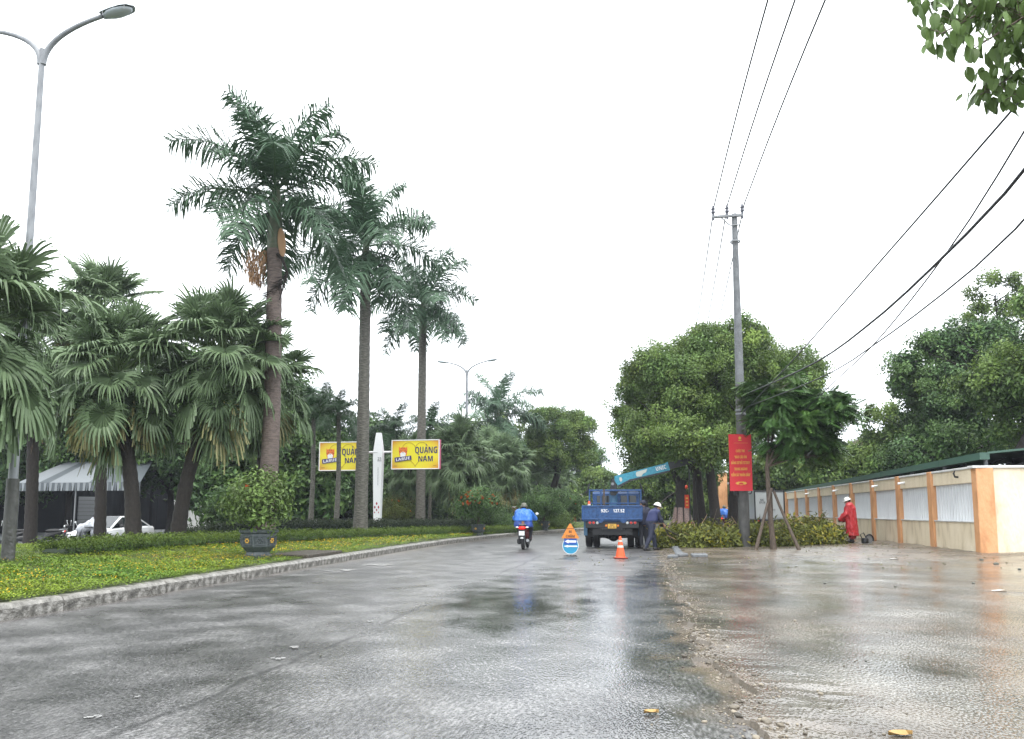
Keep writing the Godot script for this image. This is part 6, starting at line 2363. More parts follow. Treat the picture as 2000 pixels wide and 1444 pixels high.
func small_things():
	# leaves, stones and scraps on the ground: px, py, size, kind, label
	var bits := [
		[1757, 1392, 0.075, "leaf", "curled yellow leaf lying on the concrete at lower right"],
		[1187, 1438, 0.05, "leaf", "small yellow leaf on the road at the bottom edge"],
		[1272, 1375, 0.05, "leaf", "small yellow leaf on the wet road near the concrete edge"],
		[626, 1291, 0.07, "stone", "greenish pebble lying alone on the left half of the road"],
		[1690, 1266, 0.05, "stone", "dark pebble on the concrete apron, middle"],
		[1884, 1286, 0.05, "stone", "dark pebble on the concrete apron, right"],
		[1612, 1130, 0.12, "stone", "dark chip on the concrete near the staked tree"],
		[1696, 1084, 0.14, "stone", "dark chip near the foot of the wall"],
		[1748, 1134, 0.10, "stone", "dark chip in the middle of the apron"],
		[1900, 1126, 0.13, "stone", "flat dark chip before the orange corner pier"],
		[1990, 1100, 0.16, "stone", "stone at the foot of the plain cream wall"],
		[1945, 1092, 0.24, "stone", "brown stone at the foot of the orange corner pier"],
		[1915, 1082, 0.22, "stone", "grey stone left of the orange corner pier"],
		[1662, 1425, 0.05, "stone", "dark pebble at the bottom of the apron"],
		[1747, 1084, 0.22, "paper", "flat white scrap of foam near the wall"],
		[1952, 1139, 0.24, "paper", "white scrap of paper on the apron by the right edge"],
		[572, 1276, 0.16, "paint", "worn white paint fleck on the left lane"],
		[540, 1300, 0.14, "paint", "worn white paint fleck below the first one"],
		[182, 1434, 0.12, "paint", "white paint fleck at the bottom left"],
		[266, 1388, 0.07, "paint", "tiny white paint fleck at the left"],
		[725, 1220, 0.12, "paint", "worn white paint fleck near the road seam"],
		[735, 1108, 0.9, "paint", "faded white paint bar near the kerb"],
		[668, 1119, 0.7, "paint", "faded white paint bar nearest the kerb"]]
	for q in bits:
		var px: float = q[0]
		var py: float = q[1]
		var s := CAM_H * FPX / (py - 1000.0)
		var p := at(px, py, s)
		var road := p.x < edge_x(s)
		if not road:
			for k in 3:
				s = (CAM_H - apron_y(p.x, s)) * FPX / (py - 1000.0)
				p = at(px, py, s)
		p.y = 0.006 if road else apron_y(p.x, s)
		var l: float = q[2]
		var b := MB.new()
		var m: Material = M.stone
		match q[3]:
			"leaf":
				m = M.yellow_leaf
				for k in 6:
					var a := -1.0 + k / 3.0
					var c := -1.0 + (k + 1) / 3.0
					var w0 := 0.6 * l * (1.0 - a * a)
					var w1 := 0.6 * l * (1.0 - c * c)
					b.poly([Vector3(a * l, 0.02 + 0.08 * l * a * a, -w0), Vector3(c * l, 0.02 + 0.08 * l * c * c, -w1), Vector3(c * l, 0.004, 0), Vector3(a * l, 0.004, 0)], Vector3.UP)
					b.poly([Vector3(a * l, 0.016 + 0.14 * l * a * a, w0), Vector3(c * l, 0.016 + 0.14 * l * c * c, w1), Vector3(c * l, 0.004, 0), Vector3(a * l, 0.004, 0)], Vector3.UP)
			"stone":
				l *= 0.5
				for k in 3:
					b.ball(Vector3(rr(-0.2, 0.2) * l, 0.14 * l, rr(-0.15, 0.15) * l), Vector3(rr(0.3, 0.5), rr(0.16, 0.26), rr(0.3, 0.45)) * l, 7, 4)
			"paper":
				m = M.paper
				b.poly([Vector3(-l * 0.5, 0.012, 0.03), Vector3(l * 0.1, 0.03, 0.08), Vector3(l * 0.2, 0.02, -0.06), Vector3(-l * 0.4, 0.01, -0.07)], Vector3.UP)
				b.poly([Vector3(l * 0.1, 0.03, 0.08), Vector3(l * 0.5, 0.012, 0.02), Vector3(l * 0.45, 0.015, -0.05), Vector3(l * 0.2, 0.02, -0.06)], Vector3.UP)
			"paint":
				m = M.road_paint
				l *= 0.7
				for k in 7:
					var o2 := Vector2(rr(-0.5, 0.5) * l, rr(-0.5, 0.5) * l * 0.9)
					var poly2 := []
					for e in 7:
						var a2 := TAU * e / 7
						poly2.append(Vector3(o2.x + cos(a2) * l * rr(0.05, 0.3), 0.004, o2.y + sin(a2) * l * rr(0.08, 0.24)))
					b.poly(poly2, Vector3.UP)
					for e in b.v.size():
						b.v[e].y = 0.004 + 0.0005 * int(e / 7.0)
		var names := {"leaf": "fallen_leaf", "stone": "pebble", "paper": "white_scrap", "paint": "paint_fleck"}
		var o = thing(names[q[3]], q[4], {"leaf": "fallen leaf", "stone": "stone", "paper": "litter", "paint": "road paint"}[q[3]], p, 0.3 if q[3] != "paint" else 0.0)
		put(b, {"leaf": "blade", "stone": "lump", "paper": "sheet", "paint": "mark"}[q[3]], m, o)


# ------------------------------------------------------------------ vehicles

func wheel(parent: Node, c: Vector3, r: float, w: float, called := "wheel") -> MeshInstance3D:
	var xf := Transform3D(Basis(Vector3(0, 0, 1), PI / 2), Vector3.ZERO)
	var t := MB.new()
	t.lathe([Vector2(r * 0.62, -w * 0.5), Vector2(r * 0.9, -w * 0.5), Vector2(r, -w * 0.36), Vector2(r, w * 0.36), Vector2(r * 0.9, w * 0.5), Vector2(r * 0.62, w * 0.5)], 24, xf)
	var o := put(t, called, M.rubber, parent)
	o.position = c
	var rim := MB.new()
	rim.lathe([Vector2(0.0, -w * 0.36), Vector2(r * 0.3, -w * 0.40), Vector2(r * 0.63, -w * 0.46), Vector2(r * 0.63, w * 0.46), Vector2(r * 0.3, w * 0.40), Vector2(0.0, w * 0.36)], 16, xf)
	put(rim, "rim", M.grey_steel, o)
	return o


func lens(parent: Node, c: Vector3, r: float, m: Material, called: String):
	var b := MB.new()
	b.lathe([Vector2(r, 0.0), Vector2(r, 0.025), Vector2(r * 0.75, 0.04), Vector2(0, 0.045)], 14, Transform3D(Basis(Vector3.RIGHT, PI / 2), c))
	return put(b, called, m, parent)


func vehicles():
	crane_truck()
	var sc = scooter("motor_scooter", "dark red motor scooter with a lit tail light ridden along the road", at(1022, 1073, 26.0) * Vector3(1, 0, 1) + Vector3(0, 0.012, 0), 0.03, M.dark_red, true)
	copy_thing(sc, "motor_scooter", at(1413, 1030, 52.0) * Vector3(1, 0, 1) + Vector3(0, 0.12, 0), -0.5, "scooter waiting under the street trees behind the branch heap")
	var park = scooter("motor_scooter", "parked dark scooter nearest the red and white striped post", Vector3(-26.4, -0.36, -30.6), 2.3, M.black_paint, false)
	for q in [[-27.2, 31.6, 2.2, "parked dark scooter in the middle of the group under the trees at left"], [-26.6, 33.0, 2.5, "parked dark scooter farthest from the striped post at left"], [-28.2, 30.6, 2.0, "parked dark scooter half hidden by the lamp post at left"]]:
		copy_thing(park, "motor_scooter", Vector3(q[0], -0.36, -q[1]), q[2], q[3], "scooters parked beyond the median")
	park.set_meta("group", "scooters parked beyond the median")
	scooter("motor_scooter", "scooter under the pale poncho on the far carriageway", Vector3(-23.3, -0.36, -29.5), PI - 0.12, M.grey_steel, false)
	sedan("white_car", "white sedan driving on the far carriageway behind the leaning palm trunk", Vector3(-25.6, -0.36, -33.3), 0.0, M.car_white)
	sedan("silver_car", "pale car showing its roof behind the hedge below the left billboard", at(665, 1010, 56.0) * Vector3(1, 0, 1) - Vector3(0, 0.1, 0), 0.2, M.box_white)
	box_truck()


func crane_truck():
	var s := 27.0
	var pos := at(1196, 1068, s) * Vector3(1, 0, 1)
	pos.y = 0.012
	var o = thing("crane_truck", "blue flatbed truck with a teal crane boom seen from behind", "truck", pos)
	var blue: Material = M.truck_blue
	var frame := MB.new()
	for x in [-0.38, 0.38]:
		frame.box(Vector3(x, 0.74, -2.9), Vector3(0.09, 0.2, 5.6))
	for z in [-0.1, -1.2, -2.4]:
		frame.box(Vector3(0, 0.74, z), Vector3(0.66, 0.16, 0.08))
	put(frame, "chassis", M.black_paint, o)
	for x in [-0.89, -0.62, 0.62, 0.89]:
		wheel(o, Vector3(x, 0.40, -1.25), 0.40, 0.23)
	for x in [-0.84, 0.84]:
		wheel(o, Vector3(x, 0.40, -4.6), 0.40, 0.23)
	var axle := MB.new()
	axle.tube([Vector3(-0.9, 0.40, -1.25), Vector3(-0.3, 0.40, -1.25), Vector3(0, 0.38, -1.25), Vector3(0.3, 0.40, -1.25), Vector3(0.9, 0.40, -1.25)], [0.06, 0.07, 0.17, 0.07, 0.06], 10)
	axle.ball(Vector3(0, 0.38, -1.15), Vector3(0.19, 0.17, 0.16), 12, 8)
	put(axle, "axle", M.black_paint, o)
	var springs := MB.new()
	for x in [-0.45, 0.45]:
		springs.tube([Vector3(x, 0.62, -0.45), Vector3(x, 0.46, -1.25), Vector3(x, 0.62, -2.0)], [0.045, 0.07, 0.045], 6)
	put(springs, "leaf_springs", M.black_paint, o)
	# bed
	var floor_b := MB.new()
	floor_b.box(Vector3(0, 1.0, -1.62), Vector3(2.08, 0.1, 3.2), Transform3D.IDENTITY, 0.01)
	put(floor_b, "bed_floor", blue, o)
	for x in [-1.02, 1.02]:
		var sd := MB.new()
		sd.box(Vector3(x, 1.28, -1.62), Vector3(0.045, 0.44, 3.12), Transform3D.IDENTITY, 0.01)
		for k in 5:
			sd.box(Vector3(x + signf(x) * 0.035, 1.28, -0.2 - k * 0.7), Vector3(0.03, 0.44, 0.06), Transform3D.IDENTITY, 0.005)
		put(sd, "side_board", blue, o)
	var tb := MB.new()
	tb.box(Vector3(0, 1.26, 0.0), Vector3(2.10, 0.50, 0.04), Transform3D.IDENTITY, 0.01)
	for y in [1.035, 1.485]:
		tb.box(Vector3(0, y, 0.032), Vector3(2.12, 0.055, 0.03), Transform3D.IDENTITY, 0.008)
	for x in [-1.03, -0.5, 0.5, 1.03]:
		tb.box(Vector3(x, 1.26, 0.03), Vector3(0.06, 0.40, 0.022), Transform3D.IDENTITY, 0.006)
	var board := put(tb, "tailboard", blue, o)
	for x in [-0.4, 0.4]:
		var hg := MB.new()
		hg.extrude(PackedVector2Array([Vector2(x - 0.13, 1.02), Vector2(x + 0.13, 1.02), Vector2(x + 0.05, 0.90), Vector2(x - 0.05, 0.90)]), 0.0, 0.05)
		put(hg, "hinge", blue, board)
	words("92C-", board, M.white_paint, Transform3D(Basis.IDENTITY, Vector3(-0.24, 1.325, 0.024)), 0.27, 0.11)
	words("127.52", board, M.white_paint, Transform3D(Basis.IDENTITY, Vector3(0.245, 1.325, 0.024)), 0.39, 0.115)
	# lamp bar and lamps
	var bar := MB.new()
	bar.box(Vector3(0, 0.83, -0.08), Vector3(1.86, 0.22, 0.06), Transform3D.IDENTITY, 0.01)
	bar.box(Vector3(0, 0.62, -0.3), Vector3(1.4, 0.3, 0.05))
	put(bar, "lamp_bar", M.black_paint, o)
	for q in [[-0.775, "red_lens"], [-0.645, "red_lens"], [-0.51, "clear_lens"], [0.53, "clear_lens"], [0.665, "red_lens"], [0.80, "red_lens"]]:
		var l = lens(o, Vector3(q[0], 0.905, -0.05), 0.048, M[q[1]], "tail_lamp")
		var cup := MB.new()
		cup.lathe([Vector2(0.049, 0.0), Vector2(0.058, 0.0), Vector2(0.058, 0.02), Vector2(0.049, 0.02)], 14, Transform3D(Basis(Vector3.RIGHT, PI / 2), Vector3(q[0], 0.905, -0.05)))
		put(cup, "lamp_ring", M.grey_steel, l)
	for x in [-0.205, 0.205]:
		lens(o, Vector3(x, 0.80, -0.045), 0.042, M.amber_lens, "plate_lamp")
	var pl := MB.new()
	pl.box(Vector3(0, 0.785, -0.035), Vector3(0.30, 0.16, 0.015), Transform3D.IDENTITY, 0.005)
	var plate := put(pl, "number_plate", M.plate_yellow, o)
	words("92C", plate, M.ink, Transform3D(Basis.IDENTITY, Vector3(0, 0.823, -0.026)), 0.14, 0.05)
	words("127.52", plate, M.ink, Transform3D(Basis.IDENTITY, Vector3(0, 0.752, -0.026)), 0.23, 0.055)
	for x in [-0.97, 0.97]:
		var mg := MB.new()
		mg.box(Vector3(x, 0.72, -0.55), Vector3(0.13, 0.56, 0.03), Transform3D.IDENTITY, 0.008)
		put(mg, "side_guard", M.truck_pale_blue, o)
	for x in [-0.755, 0.755]:
		var fl := MB.new()
		fl.box(Vector3(x, 0.66, -0.72), Vector3(0.5, 0.56, 0.015))
		put(fl, "mud_flap", M.rubber, o)
	# headboard, stakes and cab
	var hb := MB.new()
	for x in [-1.0, -0.55, 0.5, 1.0]:
		hb.box(Vector3(x, 1.60, -3.12), Vector3(0.06, 1.12, 0.06), Transform3D.IDENTITY, 0.006)
	hb.box(Vector3(0, 2.13, -3.12), Vector3(2.06, 0.07, 0.07), Transform3D.IDENTITY, 0.006)
	hb.box(Vector3(0, 1.62, -3.12), Vector3(1.94, 0.05, 0.05), Transform3D.IDENTITY, 0.006)
	put(hb, "headboard_frame", blue, o)
	for s2: float in [-1.0, 1.0]:
		var stk := MB.new()
		stk.tube([Vector3(s2 * 1.12, 2.02, -3.1), Vector3(s2 * 0.98, 2.38, -3.1)], [0.03, 0.03], 6)
		put(stk, "stake", M.black_paint, o)
	var cab := MB.new()
	cab.extrude(PackedVector2Array([Vector2(-4.05, 0.62), Vector2(-4.05, 2.02), Vector2(-4.12, 2.10), Vector2(-5.25, 2.10), Vector2(-5.75, 1.45), Vector2(-5.85, 1.35), Vector2(-5.85, 0.62)]), -0.94, 0.94, Transform3D(Basis(Vector3(0, 0, 1), Vector3(0, 1, 0), Vector3(-1, 0, 0)), Vector3.ZERO))
	var cabm := put(cab, "cab", blue, o)
	var roof := MB.new()
	roof.box(Vector3(0, 2.125, -4.7), Vector3(1.8, 0.045, 1.2), Transform3D.IDENTITY, 0.015)
	put(roof, "roof_panel", M.clear_lens, cabm)
	for q in [[-0.52, 0.5], [0.5, 0.62]]:
		var w := MB.new()
		w.box(Vector3(q[0], 1.68, -4.04), Vector3(q[1], 0.52, 0.02), Transform3D.IDENTITY, 0.005)
		put(w, "rear_window", M.dark_glass, cabm)
	for s2: float in [-1.0, 1.0]:
		var mr := MB.new()
		mr.tube([Vector3(s2 * 0.95, 1.85, -5.5), Vector3(s2 * 1.16, 1.95, -5.55), Vector3(s2 * 1.18, 1.6, -5.55)], [0.014, 0.014, 0.014], 5)
		mr.box(Vector3(s2 * 1.18, 1.62, -5.53), Vector3(0.18, 0.34, 0.05), Transform3D.IDENTITY, 0.015)
		put(mr, "mirror", M.black_paint, o)
	# crane
	var base := MB.new()
	base.box(Vector3(0.0, 1.25, -3.55), Vector3(1.5, 0.5, 0.55), Transform3D.IDENTITY, 0.03)
	put(base, "crane_base", blue, o)
	var colm := MB.new()
	colm.tube([Vector3(-0.08, 1.4, -3.5), Vector3(-0.08, 2.15, -3.5)], [0.17, 0.15], 14)
	put(colm, "crane_column", M.truck_pale_blue, o)
	var org := pos
	var sb := 30.4
	var pt := func(px, py): return at(px, py, sb) - org
	var fork := MB.new()
	for side in [-0.16, 0.16]:
		var lp := []
		for e in [[1191.5, 962], [1195, 938], [1198, 934], [1203, 944], [1207, 962], [1203, 968], [1193, 968]]:
			var v: Vector3 = pt.call(e[0], e[1])
			lp.append(Vector2(v.x, v.y))
		fork.extrude(PackedVector2Array(lp), -3.4 + side - 0.025, -3.4 + side + 0.025)
	put(fork, "crane_fork", M.dark_steel, o)
	var pin := MB.new()
	var pv: Vector3 = pt.call(1197, 946)
	pin.tube([Vector3(pv.x, pv.y, -3.65), Vector3(pv.x, pv.y, -3.15)], [0.06, 0.06], 12)
	put(pin, "pivot_pin", M.grey_steel, o)
	var outline := func(list): return list.map(func(e): var v: Vector3 = pt.call(e[0], e[1]); return Vector2(v.x, v.y))
	var boom := MB.new()
	boom.extrude(PackedVector2Array(outline.call([[1200.3, 931], [1208, 928.5], [1298, 906], [1304, 902], [1309, 920], [1230, 937.5], [1213, 947.5], [1207.5, 949.5], [1201, 941]])), -3.53, -3.27)
	var bo := put(boom, "boom", M.crane_teal, o)
	var under := MB.new()
	under.extrude(PackedVector2Array(outline.call([[1309, 919], [1309, 922], [1231, 940], [1214, 950], [1206, 951.5], [1207, 949], [1230, 937]])), -3.55, -3.25)
	put(under, "boom_underside", M.dark_steel, bo)
	var patch := MB.new()
	patch.extrude(PackedVector2Array(outline.call([[1243, 922.5], [1264, 916.5], [1262, 923], [1256, 926], [1253, 931], [1244, 931.5], [1242, 927]])), -3.268, -3.264)
	put(patch, "worn_patch", M.worn_patch, bo)
	var patch2 := MB.new()
	patch2.extrude(PackedVector2Array(outline.call([[1210, 933], [1214, 933], [1216, 938], [1213, 942], [1210, 938]])), -3.268, -3.264)
	put(patch2, "worn_patch", M.worn_patch, bo)
	var bd: Vector3 = (pt.call(1304, 911) - pt.call(1240, 927)).normalized()
	var bc: Vector3 = pt.call(1291, 914.5)
	words("UNIC", bo, M.white_paint, Transform3D(Basis(bd, Vector3(0, 0, 1).cross(bd), Vector3(0, 0, 1)), Vector3(bc.x, bc.y, -3.262)), 0.40, 0.16, 0.004)
	var inner := MB.new()
	inner.extrude(PackedVector2Array(outline.call([[1305, 904.5], [1400, 883], [1467, 866], [1468, 876], [1400, 894], [1308, 917]])), -3.50, -3.30)
	put(inner, "inner_boom", M.dark_steel, o)
	var tip: Vector3 = pt.call(1464, 873)
	var hk: Vector3 = pt.call(1464, 953)
	var cb := MB.new()
	cb.tube([Vector3(tip.x, tip.y, -3.4), Vector3(hk.x, hk.y, -3.4)], [0.012, 0.012], 5)
	put(cb, "hoist_cable", M.wire, o)
	var hook := MB.new()
	var hp := []
	var hr := []
	for k in 12:
		var a := lerpf(PI * 0.5, -PI * 1.15, k / 11.0)
		hp.append(Vector3(hk.x + cos(a) * 0.075, hk.y - 0.16 + sin(a) * 0.075, -3.4))
		hr.append(0.022)
	hook.tube([Vector3(hk.x, hk.y + 0.05, -3.4), Vector3(hk.x, hk.y - 0.09, -3.4)], [0.05, 0.03], 8)
	hook.tube(hp, hr, 8)
	put(hook, "hook", M.dark_steel, o)
	# things carried on the bed
	traffic_cone(pos + Vector3(-0.82, 1.05, -0.35), 0.62, "small orange cone standing on the left rear corner of the truck bed")
	var pole = thing("rusty_pole", "rust brown pole standing upright on the truck bed left of the crane", "pole", pos + Vector3(-0.42, 1.05, -2.6))
	var pb := MB.new()
	pb.tube([Vector3(0, 0, 0), Vector3(0.02, 1.12, 0)], [0.035, 0.035], 8)
	put(pb, "shaft", M.brown_bark, pole)


func scooter(called: String, label: String, pos: Vector3, turn: float, paint: Material, lit: bool):
	# forward is -z
	var o = thing(called, label, "scooter", pos, turn)
	wheel(o, Vector3(0, 0.27, 0.0), 0.27, 0.10, "rear_wheel")
	wheel(o, Vector3(0, 0.27, -1.24), 0.27, 0.09, "front_wheel")
	var tail := MB.new()
	var secs := [[0.34, 0.70, 0.80, 0.07], [0.22, 0.62, 0.83, 0.13], [-0.05, 0.48, 0.80, 0.17], [-0.35, 0.32, 0.74, 0.17], [-0.5, 0.26, 0.50, 0.15], [-0.85, 0.24, 0.32, 0.15]]
	var rows := []
	for q in secs:
		var row := []
		for k in 10:
			var a := TAU * k / 10
			row.append(Vector3(cos(a) * q[3], (q[1] + q[2]) * 0.5 + sin(a) * (q[2] - q[1]) * 0.5, q[0]))
		rows.append(row)
	for r in rows.size() - 1:
		for k in 10:
			var c: Vector3 = (rows[r][k] + rows[r + 1][(k + 1) % 10]) * 0.5
			tail.poly([rows[r][k], rows[r + 1][k], rows[r + 1][(k + 1) % 10], rows[r][(k + 1) % 10]], c - Vector3(0, (secs[r][1] + secs[r][2]) * 0.5, c.z))
	tail.poly(rows[0], Vector3.BACK)
	put(tail, "body", paint, o)
	var seat := MB.new()
	seat.ellip(Transform3D(Basis.from_scale(Vector3(0.15, 0.07, 0.36)), Vector3(0, 0.80, -0.06)), 12, 6)
	put(seat, "seat", M.rubber, o)
	var rack := MB.new()
	rack.tube([Vector3(-0.11, 0.84, 0.12), Vector3(-0.10, 0.86, 0.34), Vector3(0.10, 0.86, 0.34), Vector3(0.11, 0.84, 0.12)], [0.014, 0.014, 0.014, 0.014], 6)
	put(rack, "grab_rail", M.grey_steel, o)
	var tl := MB.new()
	tl.ellip(Transform3D(Basis.from_scale(Vector3(0.125, 0.05, 0.05)), Vector3(0, 0.745, 0.34)), 12, 6)
	put(tl, "tail_light", M.lit_tail if lit else M.red_lens, o)
	for x in [-0.17, 0.17]:
		var ind := MB.new()
		ind.ellip(Transform3D(Basis.from_scale(Vector3(0.06, 0.03, 0.04)), Vector3(x, 0.76, 0.30)), 8, 5)
		put(ind, "indicator", M.clear_lens, o)
	var guard := MB.new()
	guard.extrude(PackedVector2Array([Vector2(-0.10, 0.66), Vector2(0.10, 0.66), Vector2(0.085, 0.36), Vector2(-0.085, 0.36)]), 0.0, 0.012, Transform3D(Basis(Vector3.RIGHT, -0.25), Vector3(0, 0.06, 0.45)))
	put(guard, "mud_guard", M.black_paint, o)
	var pl := MB.new()
	pl.box(Vector3(0, 0.56, 0.42), Vector3(0.19, 0.14, 0.008), Transform3D.IDENTITY, 0.002)
	var plate := put(pl, "number_plate", M.white_paint, o)
	for k in 2:
		var d := MB.new()
		d.box(Vector3(0, 0.59 - k * 0.055, 0.426), Vector3(0.12 + 0.03 * k, 0.028, 0.003))
		put(d, "faint_digits", M.lamp_shell, plate)
	var rf := MB.new()
	rf.ellip(Transform3D(Basis.from_scale(Vector3(0.065, 0.035, 0.03)), Vector3(0, 0.40, 0.36)), 10, 5)
	put(rf, "reflector", M.clear_lens, o)
	var ex := MB.new()
	ex.tube([Vector3(0.15, 0.22, -0.5), Vector3(0.17, 0.24, -0.1), Vector3(0.19, 0.32, 0.32)], [0.025, 0.06, 0.055], 10)
	put(ex, "exhaust", M.grey_steel, o)
	var eng := MB.new()
	eng.box(Vector3(-0.13, 0.28, -0.12), Vector3(0.14, 0.2, 0.5), Transform3D.IDENTITY, 0.04)
	put(eng, "engine_case", M.black_paint, o)
	var fb := MB.new()
	fb.box(Vector3(0, 0.26, -0.62), Vector3(0.36, 0.06, 0.5), Transform3D.IDENTITY, 0.02)
	put(fb, "footboard", M.black_paint, o)
	var sh := MB.new()
	sh.extrude(PackedVector2Array([Vector2(-0.2, 0.3), Vector2(0.2, 0.3), Vector2(0.19, 0.75), Vector2(0.08, 0.95), Vector2(-0.08, 0.95), Vector2(-0.19, 0.75)]), -0.03, 0.03, Transform3D(Basis(Vector3.RIGHT, -0.28), Vector3(0, 0.0, -0.78)))
	put(sh, "front_shield", paint, o)
	var fkb := MB.new()
	fkb.tube([Vector3(0, 0.95, -0.95), Vector3(0, 0.3, -1.24)], [0.05, 0.04], 8)
	put(fkb, "fork", M.grey_steel, o)
	var ff := MB.new()
	ff.ellip(Transform3D(Basis.from_scale(Vector3(0.075, 0.14, 0.31)), Vector3(0, 0.46, -1.24)), 10, 6)
	put(ff, "front_fender", paint, o)
	var hd := MB.new()
	hd.ball(Vector3(0, 0.98, -0.98), Vector3(0.15, 0.09, 0.12), 12, 8)
	put(hd, "headlight_cowl", paint, o)
	var hl := MB.new()
	hl.ball(Vector3(0, 0.97, -1.07), Vector3(0.09, 0.06, 0.05), 10, 6)
	put(hl, "headlight", M.clear_lens, o)
	var bar := MB.new()
	bar.tube([Vector3(-0.34, 1.0, -0.84), Vector3(-0.12, 1.02, -0.95), Vector3(0.12, 1.02, -0.95), Vector3(0.34, 1.0, -0.84)], [0.018, 0.014, 0.014, 0.018], 7)
	put(bar, "handlebar", M.rubber, o)
	for s: float in [-1.0, 1.0]:
		var mr := MB.new()
		mr.tube([Vector3(s * 0.26, 1.02, -0.88), Vector3(s * 0.36, 1.2, -0.9)], [0.008, 0.008], 5)
		mr.ellip(Transform3D(Basis.from_scale(Vector3(0.06, 0.045, 0.012)), Vector3(s * 0.38, 1.22, -0.9)), 10, 5)
		put(mr, "mirror", M.clear_lens, o)
	return o


func sedan(called: String, label: String, pos: Vector3, turn: float, paint: Material):
	# forward is +z; 4.4 m long
	var o = thing(called, label, "car", pos, turn)
	# z, half width, sill height, shoulder height
	var secs := [[-2.2, 0.66, 0.45, 0.74], [-2.12, 0.78, 0.33, 0.93], [-1.6, 0.85, 0.26, 0.98], [-0.8, 0.87, 0.24, 0.95], [0.3, 0.87, 0.24, 0.92], [0.9, 0.86, 0.25, 0.90], [1.5, 0.84, 0.26, 0.83], [2.0, 0.76, 0.30, 0.70], [2.2, 0.60, 0.38, 0.56]]
	var rows := []
	for q in secs:
		var w: float = q[1]
		var y0: float = q[2]
		var y1: float = q[3]
		var half := [Vector2(w * 0.88, y0), Vector2(w, lerpf(y0, y1, 0.25)), Vector2(w, lerpf(y0, y1, 0.62)), Vector2(w * 0.965, lerpf(y0, y1, 0.86)), Vector2(w * 0.88, y1), Vector2(w * 0.45, y1 + 0.03)]
		var row := []
		for p in half:
			row.append(Vector3(p.x, p.y, q[0]))
		half.reverse()
		for p in half:
			row.append(Vector3(-p.x, p.y, q[0]))
		rows.append(row)
	var b := MB.new()
	for r in rows.size() - 1:
		var n: int = rows[r].size()
		for k in n - 1:
			var c: Vector3 = (rows[r][k] + rows[r + 1][k + 1]) * 0.5
			b.poly([rows[r][k], rows[r + 1][k], rows[r + 1][k + 1], rows[r][k + 1]], c - Vector3(0, 0.5, c.z))
	b.poly(rows[0], Vector3.FORWARD)
	b.poly(rows[rows.size() - 1], Vector3.BACK)
	put(b, "body", paint, o)
	# glasshouse
	var g := [[-1.75, 0.72, 0.96, 0.97], [-1.05, 0.72, 0.95, 1.37], [-0.5, 0.72, 0.94, 1.45], [0.15, 0.73, 0.92, 1.44], [1.05, 0.76, 0.90, 0.92]]
	var gl := MB.new()
	var rf := MB.new()
	var prev := []
	for q in g:
		var inset: float = (q[3] - q[2]) * 0.34
		var row := [Vector3(q[1] + 0.05, q[2], q[0]), Vector3(q[1] - inset + 0.03, q[3] - 0.05, q[0]), Vector3(q[1] - inset - 0.05, q[3], q[0])]
		if prev.size():
			for s: float in [-1.0, 1.0]:
				var m := Vector3(s, 1, 1)
				gl.poly([prev[0] * m, row[0] * m, row[1] * m, prev[1] * m], Vector3(s, 0.4, 0))
				rf.poly([prev[1] * m + Vector3(0, 0.002, 0), row[1] * m + Vector3(0, 0.002, 0), row[2] * m, prev[2] * m], Vector3(s, 1, 0))
			if prev[0].z < -1.2 or row[0].z > 0.9:
				gl.poly([prev[2], row[2], row[2] * Vector3(-1, 1, 1), prev[2] * Vector3(-1, 1, 1)], Vector3(0, 1, 0.3 if row[0].z > 0 else -0.3))
			else:
				rf.poly([prev[2], row[2], row[2] * Vector3(-1, 1, 1), prev[2] * Vector3(-1, 1, 1)], Vector3.UP)
		prev = row
	put(gl, "windows", M.dark_glass, o)
	put(rf, "roof", paint, o)
	var pil := MB.new()
	for s: float in [-1.0, 1.0]:
		for q in [[[0.80, 0.93, 1.05], [0.585, 1.41, 0.15]], [[0.775, 0.95, -0.30], [0.575, 1.41, -0.38]], [[0.775, 0.96, -1.7], [0.595, 1.35, -1.05]]]:
			pil.tube([Vector3(s * q[0][0], q[0][1], q[0][2]), Vector3(s * q[1][0], q[1][1], q[1][2])], [0.04, 0.035], 6)
	put(pil, "pillars", paint, o)
	for x in [-0.78, 0.78]:
		for z in [-1.35, 1.32]:
			wheel(o, Vector3(x, 0.32, z), 0.32, 0.2)
	for s: float in [-1.0, 1.0]:
		var hl := MB.new()
		hl.ellip(Transform3D(Basis.from_scale(Vector3(0.17, 0.07, 0.22)), Vector3(s * 0.62, 0.66, 1.98)), 10, 6)
		put(hl, "headlight", M.clear_lens, o)
		var mr := MB.new()
		mr.ellip(Transform3D(Basis.from_scale(Vector3(0.12, 0.08, 0.07)), Vector3(s * 0.97, 0.98, 0.62)), 10, 6)
		put(mr, "mirror", M.black_paint, o)
		var tl := MB.new()
		tl.ellip(Transform3D(Basis.from_scale(Vector3(0.14, 0.08, 0.05)), Vector3(s * 0.62, 0.78, -2.14)), 10, 6)
		put(tl, "tail_light", M.red_lens, o)
	var gr := MB.new()
	gr.box(Vector3(0, 0.50, 2.19), Vector3(0.9, 0.16, 0.06), Transform3D.IDENTITY, 0.02)
	put(gr, "grille", M.black_paint, o)
	return o


